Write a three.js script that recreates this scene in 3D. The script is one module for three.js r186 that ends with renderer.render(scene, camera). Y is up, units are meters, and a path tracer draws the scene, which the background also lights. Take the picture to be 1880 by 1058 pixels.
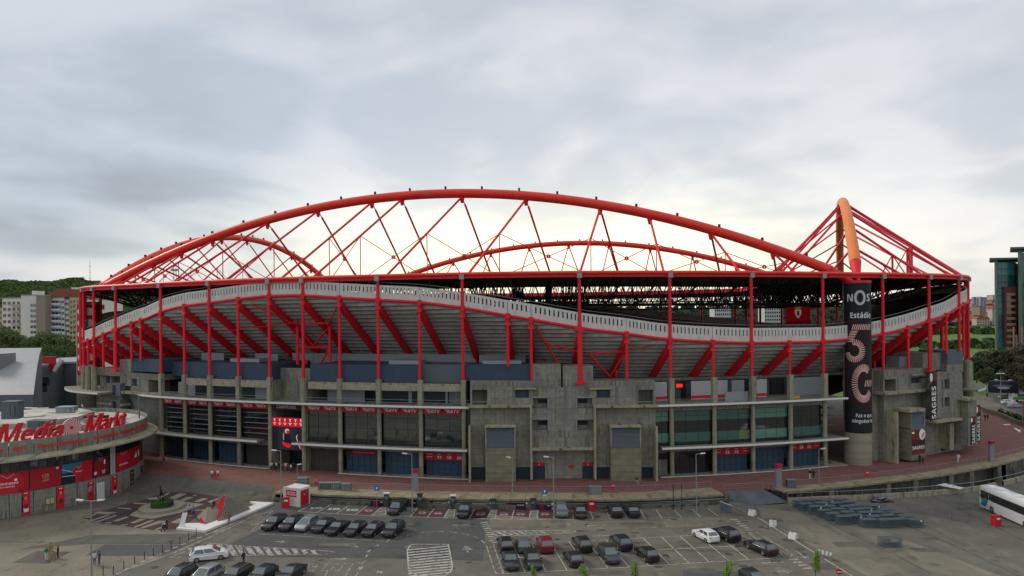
import * as THREE from 'three';
import { mergeGeometries, toCreasedNormals } from 'three/addons/utils/BufferGeometryUtils.js';
import { ConvexGeometry } from 'three/addons/geometries/ConvexGeometry.js';
import { MarchingCubes } from 'three/addons/objects/MarchingCubes.js';
import { FontLoader } from 'three/addons/loaders/FontLoader.js';
import { TextGeometry } from 'three/addons/geometries/TextGeometry.js';
import { createNoise3D } from 'simplex-noise';

// ---------- camera: a drone 30 m over the car park, level, lens shifted a little, rolled half a degree ----------
const F = 1253, CX = 940, HY = 584, CAM = 30, ROLL = -0.009;
const scene = new THREE.Scene();
const camera = new THREE.PerspectiveCamera(2 * Math.atan(HY / F) * 180 / Math.PI, 1880 / 1168, 1, 6000);
camera.position.set(0, CAM, 0);
camera.rotation.z = ROLL;
camera.setViewOffset(1880, 1168, 0, 0, 1880, 1058);
const renderer = new THREE.WebGLRenderer({ antialias: true });
renderer.toneMapping = THREE.LinearToneMapping;
renderer.toneMappingExposure = 1.15;
renderer.shadowMap.enabled = true;

// ---------- random numbers and noise ----------
function rng(a) { return () => { a = (a + 0x6d2b79f5) | 0; let t = Math.imul(a ^ (a >>> 15), 1 | a); t = (t + Math.imul(t ^ (t >>> 7), 61 | t)) ^ t; return ((t ^ (t >>> 14)) >>> 0) / 4294967296; }; }
const rand = rng(11), rr = (a, b) => a + (b - a) * rand();
const noise3 = createNoise3D(rng(5));
const clamp = (x, a = 0, b = 1) => Math.min(b, Math.max(a, x)), mix = (a, b, t) => a + (b - a) * t;
const smooth = (a, b, x) => { const t = clamp((x - a) / (b - a)); return t * t * (3 - 2 * t); };
const fbm3 = (x, y, z, n) => { let s = 0, a = 0.5, f = 1; for (let i = 0; i < n; i++) { s += a * noise3(x * f, y * f, z * f); a *= 0.5; f *= 2.03; } return s; };

// ---------- sky: layered overcast, thinner and warm low over the stadium, bluish gaps to the left ----------
{
  const W = 2048, H = 1024, data = new Float32Array(W * H * 4);
  for (let j = 0; j < H; j++) for (let i = 0; i < W; i++) {
    const el = ((j + 0.5) / H - 0.5) * Math.PI, az = ((i + 0.5) / W - 0.25) * 2 * Math.PI;   // az 0 straight ahead, + to the right
    const o = (j * W + i) * 4;
    if (el < -0.06) { data[o] = 0.10; data[o + 1] = 0.105; data[o + 2] = 0.095; data[o + 3] = 1; continue; }
    const y = Math.max(Math.sin(el), 0) + 0.16, ce = Math.cos(el), x = Math.sin(az) * ce / y, z = Math.cos(az) * ce / y;
    const sx = x * 0.80 + z * 0.40, sz = z * 0.60 - x * 0.30;                      // cloud streets run from the upper left
    const wob = fbm3(sx * 0.7, sz * 0.7, 3.1, 2) * 0.30;
    const n = fbm3(sx * 1.05 + wob, sz * 1.5 + wob, 0.7, 7);
    const fine = fbm3(sx * 2.6 + wob, sz * 3.4, 5.2, 5);
    const e = clamp(el / 0.45);                                               // 0 at the horizon, 1 near the top of the picture
    const glow = Math.exp(-(((az - 0.06) / 0.46) ** 2)) * Math.exp(-(((el - 0.075) / 0.10) ** 2));
    const glow2 = Math.exp(-(((az + 0.02) / 0.9) ** 2)) * Math.exp(-(((el - 0.14) / 0.24) ** 2));
    let b = mix(0.62, 0.58, e) + 0.085 * glow2 + 0.40 * glow;
    const thick = smooth(-0.36, 0.40, n + 0.30 * fine - 0.30 * glow);
    b *= mix(1.09, 0.89, thick);
    b += fine * 0.034;
    const blue = Math.exp(-(((az + 0.58) / 0.22) ** 2)) * Math.exp(-(((el - 0.15) / 0.085) ** 2)) * (0.8 + 0.45 * n);
    b *= 1 - 0.34 * clamp(blue);
    b *= 1 + 0.20 * smooth(0.42, 1.25, el);                                     // an overcast sky is brightest overhead
    const blue2 = Math.exp(-(((az + 0.52) / 0.30) ** 2)) * Math.exp(-(((el - 0.26) / 0.16) ** 2)); b *= 1 - 0.10 * blue2; const warm = clamp(glow * 1.0 + 0.30 * Math.exp(-((el / 0.09) ** 2))), cool = clamp(0.50 * thick + 0.9 * blue + 0.5 * blue2 + 0.25 * e);
    data[o] = b * (0.975 + 0.10 * warm - 0.13 * cool); data[o + 1] = b * (0.985 + 0.008 * warm - 0.032 * cool); data[o + 2] = b * (1.03 - 0.30 * warm + 0.06 * cool); data[o + 3] = 1;
  }
  const sky = new THREE.DataTexture(data, W, H, THREE.RGBAFormat, THREE.FloatType);
  sky.mapping = THREE.EquirectangularReflectionMapping; sky.magFilter = THREE.LinearFilter; sky.needsUpdate = true;
  scene.background = sky; scene.environment = sky;
}
// ---------- sun: veiled by cloud to the left behind the stadium, so shadows fall faintly to the right and forward, very soft ----------
{
  const sun = new THREE.DirectionalLight(new THREE.Color(1, 0.93, 0.80), 1.5);
  sun.position.set(-250, 185, -270); sun.target.position.set(0, 0, -150); sun.castShadow = true; sun.shadow.radius = 26;
  Object.assign(sun.shadow.camera, { left: -220, right: 220, top: 220, bottom: -220, near: 1, far: 800 });
  scene.add(sun, sun.target);
}

// ---------- placing: the ground point, or the point at a depth, that lies along a line of sight ----------
const V = (x, y, z) => new THREE.Vector3(x, y, z);
const COS = Math.cos(ROLL), SIN = Math.sin(ROLL);
function ray(px, py) { const X = (px - CX) / F, Y = (HY - py) / F; return [X * COS - Y * SIN, X * SIN + Y * COS]; }
const at = (px, py, d) => { const [x, y] = ray(px, py); return V(x * d, CAM + y * d, -d); };
const G = (px, py, h = 0) => { const [x, y] = ray(px, py), d = (h - CAM) / y; return V(x * d, h, -d); };
const hz = (px) => HY - 0.009 * (px - CX);                       // where the horizon runs

// ---------- names, labels ----------
const used = new Map();
function numbered(n) { const k = used.get(n) ?? 0; used.set(n, k + 1); return k ? n + '_' + String(k).padStart(3, '0') : n; }
function tag(o, label, category, group, kind) { if (label) o.userData.label = label; if (category) o.userData.category = category; if (group) o.userData.group = group; if (kind) o.userData.kind = kind; return o; }
function thing(name, label, category, pos = [0, 0, 0], turn = 0, group) {
  const o = new THREE.Group(); o.name = numbered(name); scene.add(o);
  if (pos.isVector3) o.position.copy(pos); else o.position.set(...pos);
  o.rotation.y = turn; return tag(o, label, category, group);
}
function copy(o, label, pos, turn = 0, s = 1) {
  const c = o.clone(); c.name = numbered(o.name.replace(/_\d{3}$/, '')); scene.add(c); c.position.copy(pos); c.rotation.set(0, turn, 0); if (s !== 1) c.scale.setScalar(s);
  c.userData = { ...o.userData, label }; return c;
}
const nth = (i) => ['first', 'second', 'third', 'fourth', 'fifth', 'sixth', 'seventh', 'eighth', 'ninth', 'tenth', 'eleventh', 'twelfth', 'thirteenth', 'fourteenth', 'fifteenth', 'sixteenth', 'seventeenth', 'eighteenth', 'nineteenth', 'twentieth'][i];

// ---------- geometry collector ----------
function clean(g, keepUV) {
  g = g.index ? g.toNonIndexed() : g;
  if (!g.attributes.normal) g.computeVertexNormals();
  const out = new THREE.BufferGeometry();
  out.setAttribute('position', g.attributes.position); out.setAttribute('normal', g.attributes.normal);
  const p = g.attributes.position, n = g.attributes.normal, c = p.count, uv = new Float32Array(c * 2);
  if (keepUV && g.attributes.uv) { out.setAttribute('uv', g.attributes.uv); return out; }
  for (let i = 0; i < c; i += 3) {                              // metres, across the face's own plane
    let nx = 0, ny = 0, nz = 0;
    for (let k = 0; k < 3; k++) { nx += n.getX(i + k); ny += n.getY(i + k); nz += n.getZ(i + k); }
    const flat = Math.abs(ny) > 0.75 * Math.hypot(nx, ny, nz), l = Math.hypot(nx, nz) || 1, tx = -nz / l, tz = nx / l;
    for (let k = 0; k < 3; k++) {
      const x = p.getX(i + k), y = p.getY(i + k), z = p.getZ(i + k), o = (i + k) * 2;
      if (flat) { uv[o] = x; uv[o + 1] = z; } else { uv[o] = x * tx + z * tz; uv[o + 1] = y; }
    }
  }
  out.setAttribute('uv', new THREE.BufferAttribute(uv, 2));
  return out;
}
const M4 = new THREE.Matrix4(), Q = new THREE.Quaternion(), UP = V(0, 1, 0);
class MB {
  constructor() { this.g = []; }
  add(g, keepUV) { this.g.push(clean(g, keepUV)); return this; }
  box(x, y, z, w, h, d, ry = 0, rx = 0, rz = 0) { const g = new THREE.BoxGeometry(w, h, d); if (rx || rz || ry) g.applyMatrix4(M4.makeRotationFromEuler(new THREE.Euler(rx, ry, rz, 'YXZ'))); g.translate(x, y, z); return this.add(g); }
  tube(a, b, r, n = 8, r2 = r, open = false) { const l = a.distanceTo(b), g = new THREE.CylinderGeometry(r2, r, l, n, 1, open); g.translate(0, l / 2, 0); g.applyMatrix4(M4.makeRotationFromQuaternion(Q.setFromUnitVectors(UP, b.clone().sub(a).normalize()))); g.translate(a.x, a.y, a.z); return this.add(g); }
  cyl(x, y0, y1, z, r, n = 12, r2 = r) { return this.tube(V(x, y0, z), V(x, y1, z), r, n, r2); }
  beam(a, b, w, h) { const l = a.distanceTo(b), g = new THREE.BoxGeometry(w, h, l), m = new THREE.Matrix4().lookAt(b, a, Math.abs(b.y - a.y) > 0.99 * l ? V(1, 0, 0) : UP); g.applyMatrix4(m); g.translate((a.x + b.x) / 2, (a.y + b.y) / 2, (a.z + b.z) / 2); return this.add(g); }
  quad(a, b, c, d, keep = false) {                                // a b c d counter-clockwise
    const g = new THREE.BufferGeometry(); g.setAttribute('position', new THREE.Float32BufferAttribute([a, b, c, a, c, d].flatMap((p) => [p.x, p.y, p.z]), 3));
    g.setAttribute('uv', new THREE.Float32BufferAttribute([0, 0, 1, 0, 1, 1, 0, 0, 1, 1, 0, 1], 2)); g.computeVertexNormals(); return this.add(g, keep);
  }
  prism(pts, y0, y1) {                                            // plan points [x, z]; walls and both ends
    const s = new THREE.Shape(pts.map((p) => new THREE.Vector2(p[0], -p[1]))), g = new THREE.ExtrudeGeometry(s, { depth: y1 - y0, bevelEnabled: false }); g.rotateX(-Math.PI / 2); g.translate(0, y0, 0); return this.add(g);
  }
  poly(pts, y) { const g = new THREE.ShapeGeometry(new THREE.Shape(pts.map((p) => new THREE.Vector2(p.x, -p.z)))); g.rotateX(-Math.PI / 2); g.translate(0, y, 0); return this.add(g); }
  geo() { return this.g.length === 1 ? this.g[0] : mergeGeometries(this.g); }
  build(name, m, parent) { const o = new THREE.Mesh(this.geo(), m); o.name = parent ? name : numbered(name); o.castShadow = o.receiveShadow = true; (parent || scene).add(o); return o; }
}
const part = (name, geo, m, parent) => { const o = new THREE.Mesh(geo, m); o.name = parent ? name : numbered(name); o.castShadow = o.receiveShadow = true; (parent || scene).add(o); return o; };

// ---------- materials ----------
function hash(i, j, s) { let h = Math.imul(i, 374761393) ^ Math.imul(j, 668265263) ^ Math.imul(s, 2246822519); h = Math.imul(h ^ (h >>> 13), 1274126177); return ((h ^ (h >>> 16)) >>> 0) / 4294967296; }
function vn(x, y, p, s) { const i = Math.floor(x), j = Math.floor(y), f = x - i, g = y - j, a = f * f * (3 - 2 * f), b = g * g * (3 - 2 * g), w = (v) => ((v % p) + p) % p; return mix(mix(hash(w(i), w(j), s), hash(w(i + 1), w(j), s), a), mix(hash(w(i), w(j + 1), s), hash(w(i + 1), w(j + 1), s), a), b); }
const pf = (u, v, p, s, n = 4) => { let t = 0, a = 0.5, q = p; for (let k = 0; k < n; k++) { t += a * vn(u * q, v * q, q, s + k); a *= 0.5; q *= 2; } return t / (1 - 0.5 ** n); };   // about 0..1, mean 0.5, repeats over 1
const toS = (x) => { x = clamp(x); return 255 * (x <= 0.0031308 ? 12.92 * x : 1.055 * x ** (1 / 2.4) - 0.055); };
function tex(size, metres, fn) {
  const d = new Uint8Array(size * size * 4);
  for (let j = 0; j < size; j++) for (let i = 0; i < size; i++) { const c = fn((i + 0.5) / size, (j + 0.5) / size), o = (j * size + i) * 4; d[o] = toS(c[0]); d[o + 1] = toS(c[1]); d[o + 2] = toS(c[2]); d[o + 3] = 255; }
  const t = new THREE.DataTexture(d, size, size); t.colorSpace = THREE.SRGBColorSpace; t.wrapS = t.wrapT = THREE.RepeatWrapping; t.magFilter = THREE.LinearFilter; t.repeat.set(1 / metres, 1 / metres); t.needsUpdate = true; return t;
}
const std = (r, g, b, rough = 0.8, o = {}) => { const { metal = 0, ...rest } = o; const m = new THREE.MeshStandardMaterial({ roughness: rough, metalness: metal, side: THREE.DoubleSide, ...rest }); m.color.setRGB(r, g, b); return m; };
const mapped = (t, rough = 0.9, o = {}) => std(1, 1, 1, rough, { map: t, ...o });
const glass = (r, g, b, rough = 0.06, ior = 1.8) => { const m = new THREE.MeshPhysicalMaterial({ roughness: rough, metalness: 0, ior, side: THREE.DoubleSide }); m.color.setRGB(r, g, b); return m; };
function concreteTex(r, g, b, s, streak = 0.30, joint = true) {
  return tex(512, 9, (u, v) => {
    const drip = smooth(0.56, 0.76, pf(u, v * 0.12, 16, s + 70, 3)) * smooth(0.35, 0.65, pf(u, v, 3, s + 77, 2)); let k = (1 - 1.1 * streak * drip) * (0.84 + 0.50 * (pf(u, v, 3, s) - 0.5) + 0.34 * (pf(u, v, 24, s + 9, 3) - 0.5));
    const run = pf(u * 1, v * 0.06, 40, s + 20, 2); k *= 1 - streak * smooth(0.55, 0.85, run) * pf(u, v, 4, s + 31, 2);
    if (joint) { const ju = Math.min((u * 6) % 1, 1 - (u * 6) % 1) / 6 * 9, jv = Math.min((v * 9) % 1, 1 - (v * 9) % 1) / 9 * 9; if (ju < 0.05 || jv < 0.045) k *= 0.80; k *= 0.92 + 0.16 * hash(Math.floor(u * 6), Math.floor(v * 9), s); }
    const lich = smooth(0.60, 0.78, pf(u, v, 7, s + 50, 4));
    return [r * k * mix(1, 1.12, lich), g * k * mix(1, 1.10, lich), b * k * mix(1, 0.80, lich)];
  });
}
const cv2 = (w, h, draw, bg) => { const c = document.createElement('canvas'); c.width = w; c.height = h; const x = c.getContext('2d'); if (bg) { x.fillStyle = bg; x.fillRect(0, 0, w, h); } draw(x, w, h); const t = new THREE.CanvasTexture(c); t.colorSpace = THREE.SRGBColorSpace; t.magFilter = THREE.LinearFilter; return t; };
const print = (t, rough = 0.7) => std(1, 1, 1, rough, { map: t });

const M = {};
M.concrete = mapped(concreteTex(0.275, 0.27, 0.225, 3, 0.42), 0.93);
M.concreteDark = M.concrete;
M.concreteTan = mapped(concreteTex(0.38, 0.35, 0.255, 27, 0.55, false), 0.93);
M.column = mapped(concreteTex(0.34, 0.325, 0.24, 37, 0.4, false), 0.93);
M.board = mapped(tex(256, 4, (u, v) => { const k = (0.86 + 0.4 * (pf(u, v, 5, 71) - 0.5) + 0.22 * (hash(1, Math.floor(v * 20), 4) - 0.5)) * (((v * 20) % 1) < 0.08 ? 0.78 : 1); return [0.235 * k, 0.228 * k, 0.15 * k]; }), 0.95);
M.precast = mapped(tex(256, 6, (u, v) => { const k = 0.9 + 0.25 * (pf(u, v, 6, 81) - 0.5) + 0.16 * (pf(u, v * 0.1, 30, 85, 2) - 0.5); return [0.66 * k, 0.645 * k, 0.60 * k]; }), 0.85);
M.terrace = mapped(tex(256, 8, (u, v) => { const k = 0.85 + 0.5 * (pf(u, v, 6, 91) - 0.5); return [0.43 * k, 0.44 * k, 0.41 * k]; }), 0.9);
const redT = tex(256, 12, (u, v) => { const k = 0.95 + 0.22 * (pf(u, v, 8, 101) - 0.5); const f = smooth(0.55, 0.8, pf(u, v * 0.2, 14, 131, 3)); return [0.80 * k * (1 - 0.30 * f), (0.008 + 0.016 * f) * k, (0.024 + 0.01 * f) * k]; });
M.red = mapped(redT, 0.6);
M.redRim = mapped(tex(256, 12, (u, v) => { const k = 0.95 + 0.25 * (pf(u, v, 8, 103) - 0.5); return [0.70 * k, 0.008 * k, 0.034 * k]; }), 0.5);
M.redArch = mapped(tex(256, 14, (u, v) => { const k = 0.95 + 0.2 * (pf(u, v, 6, 107) - 0.5), f = smooth(0.5, 0.75, pf(u, v, 5, 113, 3)); return [0.88 * k, (0.030 + 0.035 * f) * k, (0.014 + 0.006 * f) * k]; }), 0.42);
M.orange = mapped(tex(256, 10, (u, v) => { const k = 0.95 + 0.22 * (pf(u, v, 6, 109) - 0.5), f = pf(u, v, 4, 117, 4); return [0.82 * k, (0.17 + 0.10 * f) * k, 0.035 * k]; }), 0.5);
M.redDark = M.red;
M.raker = M.red;
M.white = std(0.66, 0.65, 0.60, 0.6);
M.whitePaint = std(0.72, 0.71, 0.67, 0.6);
M.steel = std(0.30, 0.33, 0.34, 0.45, { metal: 0.5 });
M.galv = std(0.32, 0.36, 0.37, 0.5, { metal: 0.55 });
M.black = std(0.012, 0.012, 0.014, 0.7);
M.dark = std(0.03, 0.03, 0.032, 0.8);
M.darkRoof = std(0.060, 0.065, 0.07, 0.8);
M.navy = mapped(tex(128, 6, (u, v) => { const k = 0.93 + 0.2 * (pf(u, v, 6, 121) - 0.5); return [0.036 * k, 0.068 * k, 0.112 * k]; }), 0.65);
M.navyDark = std(0.014, 0.030, 0.055, 0.6);
M.slate = std(0.10, 0.125, 0.145, 0.7);
M.gate = std(0.018, 0.048, 0.085, 0.55);
M.gatePanel = std(0.022, 0.062, 0.105, 0.5);
M.greyPanel = std(0.27, 0.30, 0.32, 0.7);
M.whitePanel = std(0.46, 0.48, 0.48, 0.7);
M.glassDark = glass(0.012, 0.016, 0.017, 0.05, 1.9);
M.glassRefl = glass(0.022, 0.032, 0.028, 0.03, 2.3);
M.glassTeal = glass(0.045, 0.125, 0.105, 0.08, 1.8);
M.glassTealLit = glass(0.10, 0.25, 0.18, 0.1, 1.7);
M.glassMoss = glass(0.13, 0.20, 0.085, 0.15, 1.6);
M.mull = std(0.05, 0.055, 0.055, 0.5);
M.seat = std(0.055, 0.006, 0.009, 0.8);
M.louvre = std(0.17, 0.21, 0.235, 0.5, { metal: 0.3 });
M.signRed = std(0.52, 0.010, 0.026, 0.6);
M.rubber = std(0.015, 0.015, 0.016, 0.85);
M.lampWhite = std(0.7, 0.7, 0.68, 0.4);
M.post = std(0.28, 0.29, 0.28, 0.55, { metal: 0.3 });
// ================= the setting: ground, paving, plaza, hills =================
const S = (o) => { o.userData.kind = 'structure'; return o; };
const asphaltT = (r, g, b, s, size = 14) => tex(512, size, (u, v) => {
  const k = 0.82 + 0.42 * (pf(u, v, 3, s) - 0.5) + 0.22 * (pf(u, v, 12, s + 5, 3) - 0.5) + 0.55 * (hash(Math.floor(u * 512), Math.floor(v * 512), s) - 0.5) * 0.35;
  const stain = smooth(0.66, 0.84, pf(u, v, 6, s + 40, 4)), pale = smooth(0.62, 0.8, pf(u * 1, v * 0.35, 9, s + 60, 3));
  const q = k * (1 - 0.35 * stain) * (1 + 0.18 * pale); return [r * q, g * q, b * q];
});
M.wear = mapped(asphaltT(0.205, 0.182, 0.134, 209), 0.95);
M.asphalt = mapped(asphaltT(0.160, 0.147, 0.113, 201), 0.95);
M.asphaltDark = mapped(asphaltT(0.088, 0.090, 0.085, 211), 0.95);
M.asphaltMid = mapped(asphaltT(0.122, 0.115, 0.092, 215), 0.95);
M.paving = mapped(tex(512, 9, (u, v) => { const k = (0.84 + 0.4 * (pf(u, v, 4, 221) - 0.5) + 0.2 * (hash(Math.floor(u * 60), Math.floor(v * 60), 9) - 0.5)) * (1 - 0.3 * smooth(0.66, 0.8, pf(u, v, 6, 229))); return [0.235 * k, 0.207 * k, 0.150 * k]; }), 0.95);
M.brickPave = mapped(tex(512, 6, (u, v) => { const a = Math.floor(v * 48), b = Math.floor(u * 26 + (a % 2) * 0.5); let k = 0.86 + 0.4 * (pf(u, v, 4, 231) - 0.5) + 0.34 * (hash(a, b, 7) - 0.5); if ((v * 48) % 1 < 0.13) k *= 0.8; return [0.215 * k, 0.086 * k, 0.068 * k]; }), 0.95);
M.edgeStone = mapped(tex(256, 6, (u, v) => { const k = (0.84 + 0.5 * (pf(u, v, 6, 241) - 0.5)) * (1 - 0.4 * smooth(0.62, 0.8, pf(u, v, 5, 249))); return [0.335 * k, 0.290 * k, 0.175 * k]; }), 0.95);
M.mossWall = mapped(tex(256, 5, (u, v) => { const k = 0.8 + 0.6 * (pf(u, v, 5, 251) - 0.5), m = smooth(0.45, 0.7, pf(u, v, 6, 259)); return [mix(0.20, 0.075, m) * k, mix(0.19, 0.085, m) * k, mix(0.155, 0.035, m) * k]; }), 0.97);
M.rampGrey = mapped(asphaltT(0.115, 0.135, 0.145, 261, 8), 0.9);
M.grass = mapped(tex(256, 30, (u, v) => { const k = 0.8 + 0.7 * (pf(u, v, 8, 271) - 0.5); return [0.095 * k, 0.175 * k, 0.026 * k]; }), 1);
M.line = mapped(tex(256, 3, (u, v) => { const w = smooth(0.36, 0.52, pf(u, v, 9, 281)); return [mix(0.15, 0.37, w), mix(0.14, 0.355, w), mix(0.115, 0.31, w)]; }), 0.9);
M.lineBright = mapped(tex(256, 3, (u, v) => { const w = smooth(0.25, 0.42, pf(u, v, 9, 291)); return [mix(0.19, 0.45, w), mix(0.175, 0.435, w), mix(0.14, 0.38, w)]; }), 0.9);
M.bayRed = mapped(asphaltT(0.092, 0.034, 0.038, 301, 6), 0.92);
M.crack = std(0.03, 0.03, 0.028, 0.95);

// plaza edge in plan, left to right, at plaza level
const PZ = 1.5;
const edgeF = [[503, 905], [560, 907.5], [700, 912.5], [860, 916.5], [1000, 917.5], [1160, 917.5], [1329, 908]].map((p) => G(p[0], p[1], PZ));
const edgeR = [[1437, 903.5], [1520, 897], [1617, 886.5], [1719, 874.5], [1783, 863.5], [1839, 852.5], [1885, 840], [1950, 824]].map((p) => G(p[0], p[1], PZ));
const edgeBack = [[1990, 814], [1990, 806], [1880, 783], [1840, 766.5], [1806, 755]].map((p) => G(p[0], p[1], PZ));
const brickL = [[262, 868], [330, 875], [400, 881.5], [480, 889], [503, 893]].map((p) => G(p[0], p[1], PZ));
const inner = [V(90, 0, -190), V(60, 0, -170), V(0, 0, -150), V(-60, 0, -160), V(-92, 0, -178), G(120, 838, PZ)];
const plazaPts = [...brickL, ...edgeF, ...[[1329, 902], [1402, 898]].map((p) => G(p[0], p[1], PZ)), ...edgeR, ...edgeBack, ...inner];
// low wall on the car park side of the trench, right
const lowW = [[1447, 925], [1510, 921.5], [1579, 919], [1719, 910], [1796, 902], [1880, 883], [2000, 850]].map((p) => G(p[0], p[1], 0));
// retaining wall under the plaza edge, left
const retW = [[503, 922], [570, 924.5], [680, 929], [759, 931.8], [860, 935.5], [1018, 936.2], [1115, 935.2], [1240, 931.5], [1330, 926]].map((p) => G(p[0], p[1], 0));

{ // the ground is one sheet to the horizon; the trench and the plaza's underside are cut out of it
  const s = new THREE.Shape([[-3000, 400], [3000, 400], [3000, -4500], [-3000, -4500]].map(([x, z]) => new THREE.Vector2(x, -z)));
  const hole = [...retW, G(1350, 921), G(1381, 928.5), ...lowW, V(100, 0, -185), V(40, 0, -160), V(-20, 0, -150), V(-60, 0, -152), G(330, 850, 0)];
  s.holes.push(new THREE.Path(hole.map((p) => new THREE.Vector2(p.x, -p.z))));
  const g = new THREE.ShapeGeometry(s); g.rotateX(-Math.PI / 2);
  var ground = S(new MB().add(g).build('ground', M.asphalt));
  const low = new MB().poly([V(-60, 0, -100), V(140, 0, -95), V(140, 0, -190), V(-60, 0, -190)], -2.6).build('trench_floor', M.asphaltMid, ground);
}
const sheet = (name, m, pts, y = 0.004, parent = ground) => new MB().poly(pts.map((p) => (p.isVector3 ? p : G(p[0], p[1], y))), y).build(name, m, parent);

// asphalt and paving fields on the car park, each a sheet
sheet('dark_asphalt', M.asphaltDark, [[505, 925], [690, 930], [893, 938], [893, 955], [886, 1028], [886, 1030], [690, 1025], [330, 1022], [196, 1072], [420, 1000], [500, 960], [470, 940], [500, 918]], 0.005);
sheet('grey_paving', M.asphaltMid, [[-120, 1002], [165, 1000], [410, 965], [440, 955], [505, 922], [490, 905], [240, 905], [230, 930], [-120, 985]], 0.004);
sheet('sandy_paving', M.paving, [[-260, 1400], [-260, 960], [0, 955], [165, 934], [165, 960], [375, 980], [425, 968], [330, 1012], [150, 1080], [60, 1400]], 0.008);
sheet('grey_paving', M.asphaltDark, [[192, 1000], [345, 1001], [300, 1021], [190, 1021], [157, 1020]], 0.012);
sheet('grey_paving', M.asphaltMid, [[22, 1034], [66, 1012], [131, 1013], [90, 1035]], 0.012);
sheet('grey_paving', M.asphaltMid, [[30, 1010], [165, 983], [410, 979], [345, 1000], [165, 999]], 0.0115);
sheet('dark_asphalt', M.asphaltDark, [[1254, 1047], [1365, 1050], [1365, 1072], [1254, 1074]], 0.006);

{ // left: paving that climbs from the car park to the plaza
  const top = [[200, 862], ...[[262, 868], [330, 875], [400, 881.5], [480, 889], [503, 893]]].map((p) => G(p[0], p[1], PZ)), bot = [[200, 905], [250, 905], [320, 905], [390, 906], [470, 912], [498, 918]].map((p) => G(p[0], p[1], 0.006));
  const m = new MB(), N = 10;
  for (let i = 0; i < top.length - 1; i++) for (let k = 0; k < N; k++) {
    const q = (j, t) => { const p = top[j].clone().lerp(bot[j], t); p.y = mix(0.006, PZ, 1 - smooth(0, 1, t)); return p; };
    m.quad(q(i, (k + 1) / N), q(i + 1, (k + 1) / N), q(i + 1, k / N), q(i, k / N));
  }
  S(m.build('sloping_paving', M.asphaltMid));
  const w = new MB(), e0 = edgeF[0]; w.quad(V(bot[5].x, -0.2, bot[5].z), V(e0.x + 0.3, -0.2, e0.z), V(e0.x + 0.3, PZ + 0.05, e0.z), bot[5]); w.quad(bot[5], V(e0.x + 0.3, PZ + 0.05, e0.z), V(e0.x, PZ, e0.z - 3), top[5]); w.quad(V(bot[5].x, -0.2, bot[5].z), V(top[5].x, -0.2, top[5].z), top[5], bot[5]).build('slope_side_wall', M.mossWall, ground);
}

// the raised plaza: brick paving, a stone strip along its edge, a thin slab lip
const plaza = S(new MB().poly(plazaPts, PZ).build('plaza', M.brickPave));
function inset(pts, d) { return pts.map((p, i) => { const a = pts[Math.max(0, i - 1)], b = pts[Math.min(pts.length - 1, i + 1)], t = b.clone().sub(a).normalize(); return V(p.x + t.z * d, p.y, p.z - t.x * d); }); }  // d > 0: towards the stadium
function ribbon(pts, pts2, n = 1) { const m = new MB(); for (let i = 0; i < pts.length - 1; i++) m.quad(pts[i], pts[i + 1], pts2[i + 1], pts2[i]); return m; }
const lift = (pts, y) => pts.map((p) => V(p.x, y, p.z));
function subdiv(pts, n) { const c = new THREE.CatmullRomCurve3(pts); return c.getSpacedPoints(n); }
const eF = subdiv(edgeF, 30), eR = subdiv(edgeR, 26);
for (const [e, w] of [[eF, 4.4], [eR, 3.0]]) {
  const wi = inset(e, w);
  for (let i = 0; i < e.length - 1; i++) {                           // stone slabs along the edge, one by one
    const g = 0.012, a = e[i].clone().lerp(e[i + 1], g), b = e[i + 1].clone().lerp(e[i], g), c = wi[i + 1].clone().lerp(wi[i], g), d = wi[i].clone().lerp(wi[i + 1], g), y = PZ + 0.03 + 0.008 * hash(i, 3, 5);
    const m = new MB(); const L = (p) => V(p.x, y, p.z), B = (p) => V(p.x, PZ - 0.26, p.z);
    m.quad(L(a), L(b), L(c), L(d)); m.quad(B(a), B(b), L(b), L(a));
    m.build('edge_slab', M.edgeStone, plaza);
  }
}
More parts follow.
